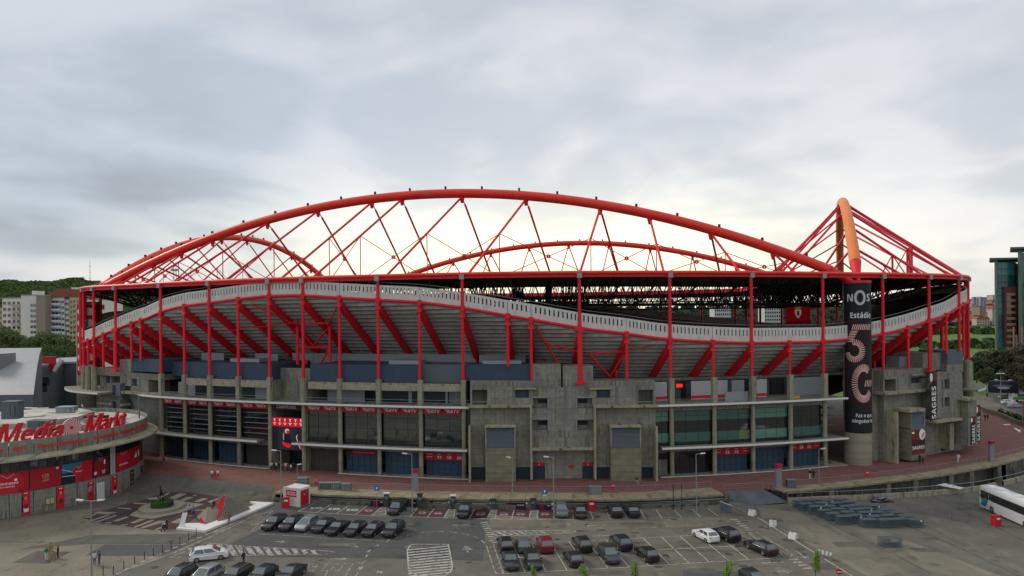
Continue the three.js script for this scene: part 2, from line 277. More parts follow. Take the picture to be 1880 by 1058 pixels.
// under the edge: a dark recess on the left, an open trench with piers on the right
{
  const back = inset(eF, 3.2); ribbon(lift(back, -2.6), lift(back, PZ - 0.2)).build('recess_wall', M.concreteDark, plaza);
  ribbon(lift(eF, PZ - 0.25), lift(inset(eF, 3.3), PZ - 0.25)).build('slab_underside', M.concreteDark, plaza);
  const bR = inset(eR, 3.2); ribbon(lift(bR, -2.6), lift(bR, PZ - 0.2)).build('recess_wall', M.concreteDark, plaza);
  ribbon(lift(eR, PZ - 0.25), lift(inset(eR, 3.3), PZ - 0.25)).build('slab_underside', M.concreteDark, plaza);
  { const t = eR.slice(-9); ribbon(lift(inset(t, 0.3), -2.6), lift(inset(t, 0.3), PZ - 0.1)).build('stained_wall', M.mossWall, plaza); }
  for (const px of [1457, 1470, 1533, 1617, 1688, 1738, 1783, 1829]) {
    let best = eR[0]; for (const p of eR) if (Math.abs(CX + F * p.x / -p.z - px) < Math.abs(CX + F * best.x / -best.z - px)) best = p;
    const q = best; new MB().box(q.x + 0.2, (PZ - 0.25 - 2.6) / 2, q.z - 0.9, 0.95, PZ - 0.25 + 2.6, 0.8, 0.25).build('pier', M.concrete, plaza);
  }
  const rs = subdiv(retW, 40), ri = inset(rs, 0.35), m = new MB(), H = 0.72;
  for (let i = 0; i < rs.length - 1; i++) { m.quad(V(rs[i].x, -0.1, rs[i].z), V(rs[i + 1].x, -0.1, rs[i + 1].z), V(rs[i + 1].x, H, rs[i + 1].z), V(rs[i].x, H, rs[i].z)); m.quad(V(rs[i].x, H, rs[i].z), V(rs[i + 1].x, H, rs[i + 1].z), V(ri[i + 1].x, H, ri[i + 1].z), V(ri[i].x, H, ri[i].z)); m.quad(V(ri[i + 1].x, -2.6, ri[i + 1].z), V(ri[i].x, -2.6, ri[i].z), V(ri[i].x, H, ri[i].z), V(ri[i + 1].x, H, ri[i + 1].z)); }
  tag(m.build('retaining_wall', M.mossWall), 'low mossy concrete retaining wall behind the back row of parking bays', 'wall');
  const pipes = thing('pipe_run', 'two parallel grey pipes running along the dark gap under the plaza edge', 'pipes');
  for (const [o, y, r] of [[0.15, 0.86, 0.06], [0.5, 1.05, 0.06]]) { const c = new THREE.CatmullRomCurve3(lift(inset(rs.slice(1), o), y)); part('pipe', clean(new THREE.TubeGeometry(c, 60, r, 6)), M.galv, pipes); }
  const ls = subdiv(lowW, 36), li = inset(ls, 0.4), w = new MB(), h = 0.8;
  for (let i = 0; i < ls.length - 1; i++) { if (i === 19) continue; w.quad(V(ls[i].x, -0.1, ls[i].z), V(ls[i + 1].x, -0.1, ls[i + 1].z), V(ls[i + 1].x, h, ls[i + 1].z), V(ls[i].x, h, ls[i].z)); w.quad(V(ls[i].x, h, ls[i].z), V(ls[i + 1].x, h, ls[i + 1].z), V(li[i + 1].x, h, li[i + 1].z), V(li[i].x, h, li[i].z)); w.quad(V(li[i + 1].x, -2.6, li[i + 1].z), V(li[i].x, -2.6, li[i].z), V(li[i].x, h, li[i].z), V(li[i + 1].x, h, li[i + 1].z)); }
  tag(w.build('low_wall', M.concreteTan), 'low stained concrete wall between the barrier stacks and the dark trench', 'wall');
  const rail = thing('guard_rail', 'thin grey rail on top of the low wall in front of the trench', 'railing');
  { const c = new THREE.CatmullRomCurve3(lift(inset(ls.slice(0, 30), 0.2), 1.55)); part('rail', clean(new THREE.TubeGeometry(c, 60, 0.04, 5)), M.galv, rail); }
  const posts = inset(ls.slice(0, 30), 0.2); for (let i = 0; i < 30; i += 2) new MB().cyl(posts[i].x, h, 1.55, posts[i].z, 0.035, 6).build('post', M.galv, rail);
  // the ramp down from the plaza
  const r = [G(1329, 902, PZ + 0.006), G(1402, 898, PZ + 0.006), G(1447, 922.5, 0.02), G(1350, 921, 0.02), G(1381, 928.5, 0.02)];
  S(new MB().quad(r[3], r[4], r[0].clone().lerp(r[1], 0.4), r[0]).quad(r[4], r[2], r[1], r[0].clone().lerp(r[1], 0.4)).build('ramp', M.rampGrey));
  new MB().quad(V(r[2].x, -2.6, r[2].z), V(r[1].x, -2.6, r[1].z), r[1], r[2]).quad(V(r[3].x, -2.6, r[3].z), V(r[0].x, -2.6, r[0].z), r[0], r[3]).build('ramp_side', M.concreteDark, plaza);
}
// railing along the plaza edge: slim posts and three wires
function railing(pts, label, h = 1.05, dark = M.steel) {
  const t = thing('railing', label, 'railing'), bars = new MB(), posts = new MB();
  for (const y of [h, h * 0.66, h * 0.33]) { const c = new THREE.CatmullRomCurve3(lift(pts, PZ + y)); part('rail', clean(new THREE.TubeGeometry(c, pts.length * 2, y === h ? 0.03 : 0.014, 4)), dark, t); }
  for (const p of pts) new MB().cyl(p.x, PZ, PZ + h, p.z, 0.03, 5).build('post', dark, t);
}
railing(inset(eF, 4.2), 'thin wire railing along the plaza above the back row of bays');
railing(inset(eR, 2.6), 'thin wire railing along the plaza edge above the trench');
railing(subdiv([G(1329, 902, PZ), G(1340, 900, PZ), G(1402, 898, PZ)], 5).slice(0, 1).concat(subdiv([G(1402, 898, PZ), G(1437, 903.5, PZ)], 4)), 'short wire railing beside the top of the grey ramp');

// painted lines; each marking is a thin sheet on the asphalt
function stripe(a, b, w = 0.13, m = M.line, y = 0.016) {
  const A = a.isVector3 ? a.clone() : G(a[0], a[1], 0), B = b.isVector3 ? b.clone() : G(b[0], b[1], 0), t = B.clone().sub(A).normalize(), n = V(t.z * w / 2, 0, -t.x * w / 2);
  A.y = B.y = y; return new MB().quad(A.clone().sub(n), B.clone().sub(n), B.clone().add(n), A.clone().add(n)).build('road_marking', m, ground);
}
const z7 = (x, y) => [440 + x / 3.917, 860 + y / 3.917], z8 = (x, y) => [860 + x / 3.917, 860 + y / 3.917];
const poly = (pts, w, m, y) => { for (let i = 0; i < pts.length - 1; i++) stripe(pts[i], pts[i + 1], w, m, y); };
// back row, left: numbered bays then red charging bays
for (const [a, b] of [[[545, 248], [420, 312]], [[665, 255], [557, 318]], [[793, 262], [698, 325]], [[922, 268], [837, 332]], [[1028, 275], [945, 340]], [[1050, 300], [1048, 335]], [[1215, 285], [1145, 345]], [[1285, 280], [1230, 348]], [[1397, 295], [1350, 352]], [[1505, 295], [1468, 356]], [[1548, 298], [1540, 356]], [[1690, 295], [1655, 360]], [[1812, 295], [1778, 364]], [[1848, 295], [1838, 364]]]) stripe(z7(...a), z7(...b), 0.14, M.lineBright);
for (const [a, b] of [[[45, 296], [8, 360]], [[165, 296], [133, 364]], [[205, 296], [190, 364]], [[330, 297], [310, 364]], [[450, 298], [435, 364]], [[502, 298], [495, 364]], [[617, 298], [616, 364]], [[755, 330], [752, 366]], [[872, 300], [897, 366]], [[990, 300], [1020, 364]], [[1110, 298], [1145, 364]], [[1235, 297], [1270, 362]], [[1348, 295], [1393, 360]], [[1480, 300], [1538, 358]], [[1608, 295], [1670, 352]], [[1718, 288], [1795, 345]]]) stripe(z8(...a), z8(...b), 0.13, M.lineBright);
stripe(z7(420, 312), z7(945, 342), 0.13, M.lineBright); stripe(z7(945, 342), z7(1880, 368), 0.13, M.lineBright); stripe(z8(0, 362), z8(900, 372), 0.13, M.lineBright); stripe(z8(150, 372), z8(1000, 366), 0.1); stripe(z8(1000, 366), z8(1700, 350), 0.12);
for (const [a, b, c, d] of [[[922, 268], [1028, 275], [945, 340], [837, 332]], [[1285, 280], [1397, 295], [1350, 352], [1230, 348]], [[1397, 295], [1505, 295], [1468, 356], [1350, 352]], [[1690, 295], [1812, 295], [1778, 364], [1655, 360]]]) sheet('charging_bay', M.bayRed, [a, b, c, d].map((p) => z7(...p)).reverse(), 0.011);
for (const [a, b, c, d] of [[[205, 296], [330, 297], [310, 364], [190, 364]], [[330, 297], [450, 298], [435, 364], [310, 364]], [[502, 298], [617, 298], [616, 364], [495, 364]], [[45, 296], [165, 296], [133, 364], [8, 360]]]) sheet('charging_bay', M.bayRed, [a, b, c, d].map((p) => z8(...p)).reverse(), 0.011);
function hatchQuad(p, n, w, m = M.lineBright) { for (let i = 0; i < n; i++) { const t = (i + 0.5) / n, a = p[0].clone().lerp(p[3], t), b = p[1].clone().lerp(p[2], t); stripe(a, b, w, m); } }
for (const q of [[[1028, 275], [1055, 280], [1048, 340], [945, 340]], [[1190, 282], [1285, 280], [1230, 348], [1145, 345]], [[1505, 295], [1548, 298], [1540, 356], [1468, 356]], [[1812, 295], [1848, 295], [1838, 364], [1778, 364]]]) hatchQuad(q.map((p) => G(...z7(...p))), 6, 0.2);
for (const q of [[[165, 296], [205, 296], [190, 364], [133, 364]], [[450, 298], [502, 298], [495, 364], [435, 364]]]) hatchQuad(q.map((p) => G(...z8(...p))), 6, 0.2);
{ // words in the first three bays, a car symbol in the red ones
  const words = print(cv2(256, 96, (x, w, h) => { x.fillStyle = '#c9c7bb'; x.font = 'bold 82px sans-serif'; x.textAlign = 'center'; x.fillText('30 MIN', w / 2, 78, 250); }, '#4a4a47'));
  const sym = print(cv2(128, 64, (x) => { x.strokeStyle = '#b8a29e'; x.lineWidth = 6; x.beginPath(); x.moveTo(8, 44); x.quadraticCurveTo(20, 16, 50, 16); x.quadraticCurveTo(86, 14, 96, 32); x.quadraticCurveTo(124, 34, 120, 48); x.lineTo(8, 48); x.closePath(); x.stroke(); x.beginPath(); x.arc(36, 50, 9, 0, 7); x.arc(94, 50, 9, 0, 7); x.stroke(); }, '#63353a'));
  const plate = (z, x, y, w, h, m, sk = 0) => { const q = [z(x - w / 2, y + h / 2), z(x + w / 2, y + h / 2), z(x + w / 2 + sk, y - h / 2), z(x - w / 2 + sk, y - h / 2)].map((p) => G(p[0], p[1], 0.018)); new MB().quad(...q, true).build('ground_symbol', m, ground); };
  for (const [x, y] of [[545, 287], [672, 293], [803, 300]]) plate(z7, x, y, 90, 24, words, 12);
  for (const [x, y] of [[925, 302], [1310, 318], [1425, 322], [1735, 325]]) plate(z7, x, y, 60, 20, sym, 6);
  for (const [x, y] of [[85, 328], [255, 328], [375, 328], [550, 328]]) plate(z8, x, y, 66, 22, sym, 2);
}
// first row on the left and its bays
for (const [a, b] of [[[1185, 435], [1095, 497]], [[1060, 440], [965, 500]], [[930, 430], [830, 497]], [[800, 425], [700, 490]], [[690, 420], [590, 485]], [[560, 415], [465, 475]], [[440, 405], [345, 468]], [[320, 405], [225, 462]], [[200, 400], [100, 458]]]) stripe(z7(...a), z7(...b), 0.12);
stripe(z7(130, 472), z7(1000, 523), 0.11); stripe(z7(1000, 523), z7(1055, 528), 0.11); stripe(z7(80, 458), z7(240, 305), 0.09); stripe(z7(190, 328), z7(240, 312), 0.12);
poly([[1245, 405], [1165, 400]].map((p) => z7(...p)), 0.14);
poly([[1055, 530], [1095, 500]].map((p) => z7(...p)), 0.14); poly([[1115, 505], [1160, 493]].map((p) => z7(...p)), 0.14);
for (const [a, b] of [[[1200, 482], [1252, 472]], [[1300, 463], [1360, 459]], [[1400, 456], [1465, 457]], [[1508, 458], [1565, 464]], [[1600, 470], [1650, 482]], [[1685, 492], [1715, 506]], [[1738, 520], [1760, 540]]]) stripe(z7(...a), z7(...b), 0.17);
for (const [a, b] of [[[965, 566], [1000, 552]], [[920, 606], [942, 585]], [[905, 645], [917, 625]], [[890, 685], [900, 667]], [[868, 730], [885, 708]]]) stripe(z7(...a), z7(...b), 0.24);
// the long tapering hatched island, left
{
  const top = [[330, 1017], [446, 1003], [440, 1002], [600, 1012]];
  poly([[310, 1024], [380, 997.5], [440, 1002.5], [600, 1012], [617, 1014.5], [600, 1018], [440, 1021], [310, 1024]], 0.16);
  for (let i = 0; i < 14; i++) { const t = i / 14, x0 = mix(350, 590, t), yT = x0 < 380 ? 1006 : mix(998.5, 1012, (x0 - 380) / 220), yB = mix(1022, 1018.5, t); stripe([x0, yT], [x0 + mix(17, 6, t), yB], mix(0.75, 0.5, t)); }
  stripe([462, 1050], [660, 1033.5], 0.10); stripe(z7(410, 692), z7(885, 682), 0.11); stripe(z7(400, 742), z7(868, 733), 0.09);
  for (let i = 0; i < 8; i++) { const x = 440 + i * 63; stripe(z7(x, 690), z7(x - 45, 740), 0.09); }
  for (const [a, b] of [[[68, 705], [-10, 800]], [[255, 700], [170, 830]], [[505, 695], [420, 830]], [[635, 735], [560, 880]], [[815, 685], [700, 880]], [[880, 685], [790, 880]]]) stripe(z7(...a), z7(...b), 0.12);
  for (const [a, b] of [[[1040, 1000], [870, 1010]]]) 0;
  poly([[150, 1075], [330, 1012], [425, 968], [460, 950], [500, 938]], 0.18);
  for (let i = 0; i < 15; i++) { const t = i / 14, x = mix(216, 424, t), y = mix(1053, 963, t ** 0.92); stripe([x - 3, y + 1.5], [x + 6, y - 1], 0.22, M.lineBright); }   // chevron marks beside the bollards
}
// rounded hatched island in the middle
{
  const p = [[1205, 590], [1225, 555], [1250, 548], [1500, 548], [1530, 700], [1525, 735], [1480, 772], [1290, 775], [1215, 745], [1205, 590]].map((q) => z7(...q)); poly(p, 0.17, M.lineBright);
  for (let i = 0; i < 11; i++) { const y = 575 + i * 19; stripe(z7(1212, y + 14), z7(1508 + (i > 5 ? 14 : i * 2), y - 16), 0.34, M.lineBright); }
}
// dashed band and long box between the two halves
for (let i = 0; i < 11; i++) { const x = 85 + i * 7.5, y = 392 + i * 14.5; stripe(z8(x, y), z8(x + 56, y - 3), 0.36); }
{
  poly([[130, 560], [190, 745], [205, 760], [250, 762], [180, 555]].map((q) => z8(...q)), 0.16);
  for (let i = 0; i < 6; i++) { const x = 155 + i * 11, y = 570 + i * 30; poly([[x, y + 6], [x + 18, y - 4], [x + 34, y + 8]].map((q) => z8(...q)), 0.15); }
  poly([[165, 465], [185, 452], [750, 447], [775, 455], [750, 462], [480, 480], [210, 487], [165, 465]].map((q) => z8(...q)), 0.15, M.lineBright);
  for (let i = 0; i < 10; i++) { const x = 195 + i * 54, w = 1 - i / 13; stripe(z8(x, 454), z8(x + 70 * w, 483 - i * 2.4), 0.42 * w + 0.08); }
}
// right field: two facing rows of bays
for (const [a, b] of [[[180, 550], [255, 760]], [[325, 545], [408, 752]], [[455, 540], [558, 745]], [[590, 535], [710, 735]], [[725, 530], [858, 728]], [[855, 524], [1005, 720]], [[990, 517], [1155, 712]], [[1120, 510], [1298, 703]], [[1255, 500], [1445, 692]], [[1388, 494], [1585, 682]], [[1520, 487], [1728, 672]], [[1650, 481], [1868, 662]], [[1775, 474], [2010, 652]], [[1905, 468], [2155, 642]], [[2010, 462], [2240, 636]]]) stripe(z8(...a), z8(...b), 0.12, M.lineBright);
stripe(z8(880, 522), z8(1650, 481), 0.11, M.lineBright); stripe(z8(440, 540), z8(880, 522), 0.11); stripe(z8(1650, 481), z8(2030, 462), 0.11); stripe(z8(215, 652), z8(1110, 600), 0.12, M.lineBright); stripe(z8(1110, 600), z8(1940, 558), 0.12, M.lineBright); stripe(z8(205, 762), z8(1110, 715), 0.12, M.lineBright); stripe(z8(1110, 715), z8(2230, 645), 0.12, M.lineBright);
stripe(z8(895, 490), z8(1025, 482), 0.16, M.lineBright);
for (let i = 0; i < 9; i++) stripe(z8(880 + i * 108, 448 - i * 5.5), z8(935 + i * 108, 445 - i * 5.5), 0.13);
for (const [x, y, l] of [[845, 413, 145], [1710, 391, 60], [1860, 384, 60], [700, 405, 30]]) stripe(z8(x, y), z8(x + l, y - 2), 0.15);
const z4 = (x, y) => [1240 + x / 5.875, 880 + y / 5.875];
for (let i = 0; i < 6; i++) stripe(z4(590 + i * 34, 436 + i * 23), z4(668 + i * 34, 436 + i * 23), 0.42);
for (let i = 0; i < 4; i++) stripe(z4(1225 + i * 48, 866 + i * 33), z4(1325 + i * 48, 866 + i * 32), 0.42);
poly([[890, 415], [1880, 1030], [1990, 1098]].map((q) => z4(...q)), 0.17, M.lineBright);
poly([[665, 300], [830, 400]].map((q) => z4(...q)), 0.13); poly([[800, 570], [1180, 840]].map((q) => z4(...q)), 0.13); poly([[870, 572], [1240, 790], [1262, 820], [1235, 842], [1130, 845]].map((q) => z4(...q)), 0.13);
poly([[1215, 262], [1350, 320]].map((q) => z4(...q)), 0.14);
const arrow = (a, b, w = 0.16) => { const A = G(...a), B = G(...b), t = B.clone().sub(A).normalize(), n = V(t.z, 0, -t.x), h = B.clone().addScaledVector(t, -0.9); stripe(A, B, w); stripe(B, h.clone().addScaledVector(n, 0.45), w); stripe(B, h.clone().addScaledVector(n, -0.45), w); };
arrow(z4(1300, 780), z4(1437, 862), 0.2); arrow(z4(1175, 895), z4(920, 908), 0.2); arrow(z4(1030, 996), z4(1265, 996), 0.2); arrow(z7(220, 528), z7(340, 531)); arrow(z7(755, 555), z7(858, 570), 0.16); arrow(z7(650, 651), z7(775, 653)); arrow(z7(140, 392), z7(80, 416), 0.18); arrow(z7(1670, 410), z7(1525, 409), 0.18); arrow(z8(990, 412), z8(842, 415)); arrow(z7(1600, 585), z7(1680, 580), 0.2); arrow(z7(1640, 605), z7(1628, 560), 0.2); arrow(z7(1030, 735), z7(990, 762), 0.22);
// expansion joints
for (const p of [[[0, 995], [165, 998], [345, 999], [600, 1005.5], [960, 1008]], [[960, 1008], [1210, 1010], [1430, 1015.5]], [[1470, 925], [1540, 970], [1640, 1018], [1710, 1054]], [[1700, 905], [1760, 935], [1880, 993]], [[1660, 962], [1770, 1010], [1880, 1062]]]) poly(p, 0.07, M.crack, 0.02);
{ // iron covers let into the asphalt
  const cover = new THREE.CircleGeometry(0.42, 14).rotateX(-Math.PI / 2);
  for (const [x, y] of [[284, 1042], [355, 986], [313, 994], [845, 961], [868, 963], [1222, 1020], [1098, 949], [1355, 1003], [203, 957]]) { const o = part('manhole_cover', clean(cover), M.dark, ground); o.position.copy(G(x, y, 0.02)); }
}
{ // wear: repaired patches, oil stains in the bays, tyre marks
  const g = rng(333), blob = (x, y, rx, rz, m, n, h) => { const c = G(x, y), k = 14, pts = Array.from({ length: k }, (_, i) => { const a = i / k * 6.283, r = 0.7 + 0.5 * g(); return V(c.x + rx * r * Math.cos(a), 0, c.z + rz * r * Math.sin(a)); }); new MB().poly(pts, h).build(n, m, ground); };
  const oil = std(0.055, 0.053, 0.048, 0.75), pale = M.paving, dk = M.asphaltDark;
  for (let i = 0; i < 46; i++) { const x = 950 + g() * 560, y = 945 + g() * 100; blob(x, y, 0.25 + 0.5 * g(), 0.2 + 0.4 * g(), oil, 'oil_stain', 0.0135 + i * 0.00004); }
  for (let i = 0; i < 22; i++) { const x = 480 + g() * 400, y = 940 + g() * 110; blob(x, y, 0.25 + 0.5 * g(), 0.2 + 0.4 * g(), oil, 'oil_stain', 0.0135 + i * 0.00004); }
  for (const [x, y, w, d] of [[1170, 962, 5, 1.2], [1290, 1048, 3, 1.4], [1560, 1000, 4, 2], [1100, 1052, 6, 1], [1420, 955, 2.5, 1.6], [760, 1005, 2.4, 1.1], [620, 1000, 5, 0.9], [560, 1040, 3, 1.2], [1700, 1010, 3.4, 1.5], [1510, 1040, 2.6, 2]]) { const c = G(x, y); new MB().poly([V(c.x - w / 2, 0, c.z - d / 2), V(c.x - w / 2, 0, c.z + d / 2), V(c.x + w / 2, 0, c.z + d / 2 + 0.2), V(c.x + w / 2, 0, c.z - d / 2)], 0.0125).build('repair_patch', x > 880 ? M.asphaltMid : M.asphalt, ground); }
  sheet('worn_asphalt', M.wear, [[1560, 968], [1612, 972], [1660, 992], [1720, 1012], [1790, 1040], [1850, 1062], [1770, 1066], [1700, 1046], [1650, 1020], [1610, 1000], [1590, 985]], 0.0112); sheet('worn_asphalt', M.wear, [[1390, 930], [1470, 942], [1500, 962], [1580, 1000], [1660, 1050], [1600, 1062], [1520, 1020], [1450, 980], [1400, 955]], 0.0112); sheet('worn_asphalt', M.wear, [[900, 945], [1100, 958], [1300, 950], [1390, 952], [1280, 968], [1040, 975], [900, 968]], 0.0112);
  for (let j = 0; j < 16; j++) { let x = 500 + g() * 1150, y = 948 + g() * 100; const pts = [[x, y]]; for (let i = 0; i < 6; i++) { x += 6 + 14 * g(); y += (g() - 0.5) * 5; pts.push([x, y]); } poly(pts, 0.045, M.crack, 0.0152); }
}
// ================= the stadium =================
const stadium = thing('stadium', 'large football stadium with red steel arches, pale wavy parapet and raw concrete base', 'stadium');
// outer line in plan (x, depth); the far half is the near half turned round the centre
const MID = [4.5, 197.5];
const nearP = [[-105.3, 180], [-105, 167], [-98.5, 157.5], [-90, 152], [-79, 146.3], [-73, 142.4], [-50, 132.3], [-25, 124.6], [-8, 121], [10, 119.8], [25, 121], [45, 124.6], [62.5, 129.6], [80, 135], [95, 143], [103, 157]];
const outline = new THREE.CatmullRomCurve3([...nearP, ...nearP.map(([x, d]) => [2 * MID[0] - x, 2 * MID[1] - d])].map(([x, d]) => V(x, 0, -d)), true, 'centripetal');
const NS = 1600, cvP = outline.getPoints(NS).slice(0, NS), cvT = cvP.map((p, i) => cvP[(i + 1) % NS].clone().sub(cvP[(i - 1 + NS) % NS]).normalize());
const wrapS = (s) => ((s % NS) + NS) % NS;
function cv(s, off = 0, y = 0) {                                      // a point on the outline, off metres inside it
  s = wrapS(s); const i = Math.floor(s), f = s - i, a = cvP[i], b = cvP[(i + 1) % NS], ta = cvT[i], tb = cvT[(i + 1) % NS];
  const tx = mix(ta.x, tb.x, f), tz = mix(ta.z, tb.z, f), l = Math.hypot(tx, tz);
  return V(mix(a.x, b.x, f) + (tz / l) * off, y, mix(a.z, b.z, f) - (tx / l) * off);
}
const nrm = (s) => { const a = cv(s), b = cv(s, 1); return b.sub(a); };          // towards the pitch
const pxOf = (p) => CX + F * p.x / -p.z;
function sAt(px, off = 0) {                                           // where the near side of the outline meets a line of sight
  let best = -1;
  for (let i = -60; i < NS / 2; i++) { const a = cv(i, off), b = cv(i + 1, off); if (-a.z > 190) continue; const u = pxOf(a), v = pxOf(b); if (u <= px && px < v) { best = i + (px - u) / (v - u); break; } }
  if (best === -1) throw new Error('sAt ' + px);
  return best;
}
const zAt = (px, py, off = 0) => { const p = cv(sAt(px), off), [, y] = ray(px, py); return CAM + y * -p.z; };
// height of the red ring tube round the bowl
const ringTab = [[153, 627], [161, 625], [172, 621.7], [189, 614], [212, 605], [241, 593.6], [258, 588], [295, 573], [338, 562], [384, 556.4], [437, 549.5], [494, 544], [556, 543], [623, 547], [694, 551], [770, 555.5], [849, 565.5], [932, 580], [975, 587], [1064, 602.5], [1150, 613], [1230, 623.5], [1308, 628], [1379, 630], [1449, 629.3], [1510, 627.6], [1575, 621.5], [1621, 613.6], [1667, 602], [1706, 589], [1737, 578.5], [1761, 564], [1770, 559]];
const ringK = ringTab.map(([px, py]) => [sAt(px), zAt(px, py)]);
{
  const near = (x, d) => { let b = 0, m = 1e9; cvP.forEach((p, i) => { const q = (p.x - x) ** 2 + (p.z + d) ** 2; if (q < m) { m = q; b = i; } }); return b; };
  ringK.push([near(110, 187), 34.5], [near(111, 230), 25.5], [near(80, 254), 27], [near(17, 274), 34.5], [near(-57, 265), 25.5], [near(-99, 212), 31]);
  ringK.sort((a, b) => a[0] - b[0]);
}
function zr(s) {
  s = wrapS(s); const n = ringK.length; let i = ringK.findIndex((k) => k[0] > s); if (i < 0) i = 0;
  const K = (j) => { const q = ((j % n) + n) % n; return [ringK[q][0] + Math.floor(j / n) * NS, ringK[q][1]]; };
  if (i === 0 && s > ringK[n - 1][0]) i = n;
  const a = K(i - 1), b = K(i), p = K(i - 2), q = K(i + 1), h = b[0] - a[0], t = (s - a[0]) / h, m0 = (b[1] - p[1]) / (b[0] - p[0]) * h, m1 = (q[1] - a[1]) / (q[0] - a[0]) * h;
  return (2 * t ** 3 - 3 * t * t + 1) * a[1] + (t ** 3 - 2 * t * t + t) * m0 + (-2 * t ** 3 + 3 * t * t) * b[1] + (t ** 3 - t * t) * m1;
}
const fn = (v) => (typeof v === 'function' ? v : () => v);
// a solid that follows the outline from s0 to s1, between two heights and two offsets
function sweep(s0, s1, y0, y1, o0, o1, n, keep = false, m = new MB()) {
  n ??= Math.max(1, Math.ceil(Math.abs(s1 - s0) / 4)); y0 = fn(y0); y1 = fn(y1); o0 = fn(o0); o1 = fn(o1);
  const P = (i) => { const s = s0 + (s1 - s0) * i / n; return [cv(s, o0(s), y0(s)), cv(s, o1(s), y0(s)), cv(s, o1(s), y1(s)), cv(s, o0(s), y1(s))]; };
  let a = P(0); m.quad(a[1], a[0], a[3], a[2]);
  for (let i = 1; i <= n; i++) { const b = P(i); m.quad(a[0], b[0], b[3], a[3]); m.quad(b[1], a[1], a[2], b[2]); m.quad(a[3], b[3], b[2], a[2]); m.quad(a[1], b[1], b[0], a[0]); a = b; }
  m.quad(a[0], a[1], a[2], a[3]); return m;
}
const sweepPx = (p0, p1, y0, y1, o0, o1, n) => sweep(sAt(p0), sAt(p1), y0, y1, o0, o1, n);
// a printed sheet that follows the outline: u 0..1 from left to right
function printed(s0, s1, y0, y1, off, n = 6) {
  const pos = [], uv = [], idx = []; y0 = fn(y0); y1 = fn(y1);
  for (let i = 0; i <= n; i++) { const s = s0 + (s1 - s0) * i / n, a = cv(s, off, y0(s)), b = cv(s, off, y1(s)); pos.push(a.x, a.y, a.z, b.x, b.y, b.z); uv.push(i / n, 0, i / n, 1); if (i) idx.push(2 * i - 2, 2 * i, 2 * i + 1, 2 * i - 2, 2 * i + 1, 2 * i - 1); }
  const g = new THREE.BufferGeometry(); g.setAttribute('position', new THREE.Float32BufferAttribute(pos, 3)); g.setAttribute('uv', new THREE.Float32BufferAttribute(uv, 2)); g.setIndex(idx); g.computeVertexNormals(); return g;
}
const RIM0 = 37.1, RIM1 = 38.15;

// ---- red columns, ring tube, parapet ----
const tall = [153, 172, 212, 295, 384, 494, 556, 694, 849, 1064, 1230, 1379.5, 1511, 1621, 1706, 1761, 1778], short = [161, 189, 241, 258, 338, 437, 623, 770, 932, 975, 1150, 1308.5, 1449, 1667, 1737, 1769];
const footY = { 212: 683, 241: 662, 258: 662, 932: 673, 975: 699, 1064: 706, 1150: 697, 1621: 680, 1667: 677, 1706: 684, 1737: 648, 1761: 645, 1769: 655, 1778: 660, 153: 669, 161: 670, 172: 675, 189: 677 };
const doubles = new Set([212, 1064, 1706]);
const ringS = [];
for (const px of [...tall, ...short].sort((a, b) => a - b)) {
  const s = px > 1772 ? sAt(1772) + 14 : sAt(px), T = tall.includes(px), foot = footY[px] ? zAt(Math.min(px, 1772), footY[px]) : 19.0, zt = zr(s), m = new MB(); ringS.push(s);
  const base = cv(s), r = T ? 0.30 : 0.28;
  if (doubles.has(px)) { for (const o of [-0.55, 0.55]) { const a = cv(s + o * 1.0, -0.15, foot); m.tube(V(a.x, foot, a.z), V(a.x, zt, a.z), 0.31, 10); } m.tube(V(base.x, zt - 0.5, base.z), V(base.x, RIM0 + 0.1, base.z), r, 10); const q = cv(s, -0.1, foot + 0.3); m.box(q.x, q.y, q.z, 1.6, 0.5, 0.8, Math.atan2(-nrm(s).x, -nrm(s).z)); m.box(base.x, zt - 0.15, base.z, 1.8, 0.7, 0.8, Math.atan2(-nrm(s).x, -nrm(s).z)); }
  else m.tube(V(base.x, foot, base.z), V(base.x, T ? RIM0 + 0.1 : zt + 0.1, base.z), r, 10);
  m.cyl(base.x, zt - 0.55, zt + 0.45, base.z, 0.45, 10);
  m.build('column', M.red, stadium);
  if (T) { const q = cv(s, -0.25, RIM0 + 0.25); new MB().box(q.x, q.y, q.z, 0.85, 0.85, 0.7, Math.atan2(-nrm(s).x, -nrm(s).z)).build('column_head', M.galv, stadium); }
}
for (let i = 0; i < ringS.length - 1; i++) {
  const s0 = ringS[i], s1 = ringS[i + 1], c = new THREE.CatmullRomCurve3(Array.from({ length: 5 }, (_, k) => { const s = mix(s0, s1, k / 4); return cv(s, 0, zr(s)); }));
  part('ring_tube', clean(new THREE.TubeGeometry(c, 8, 0.27, 8)), M.red, stadium);
}
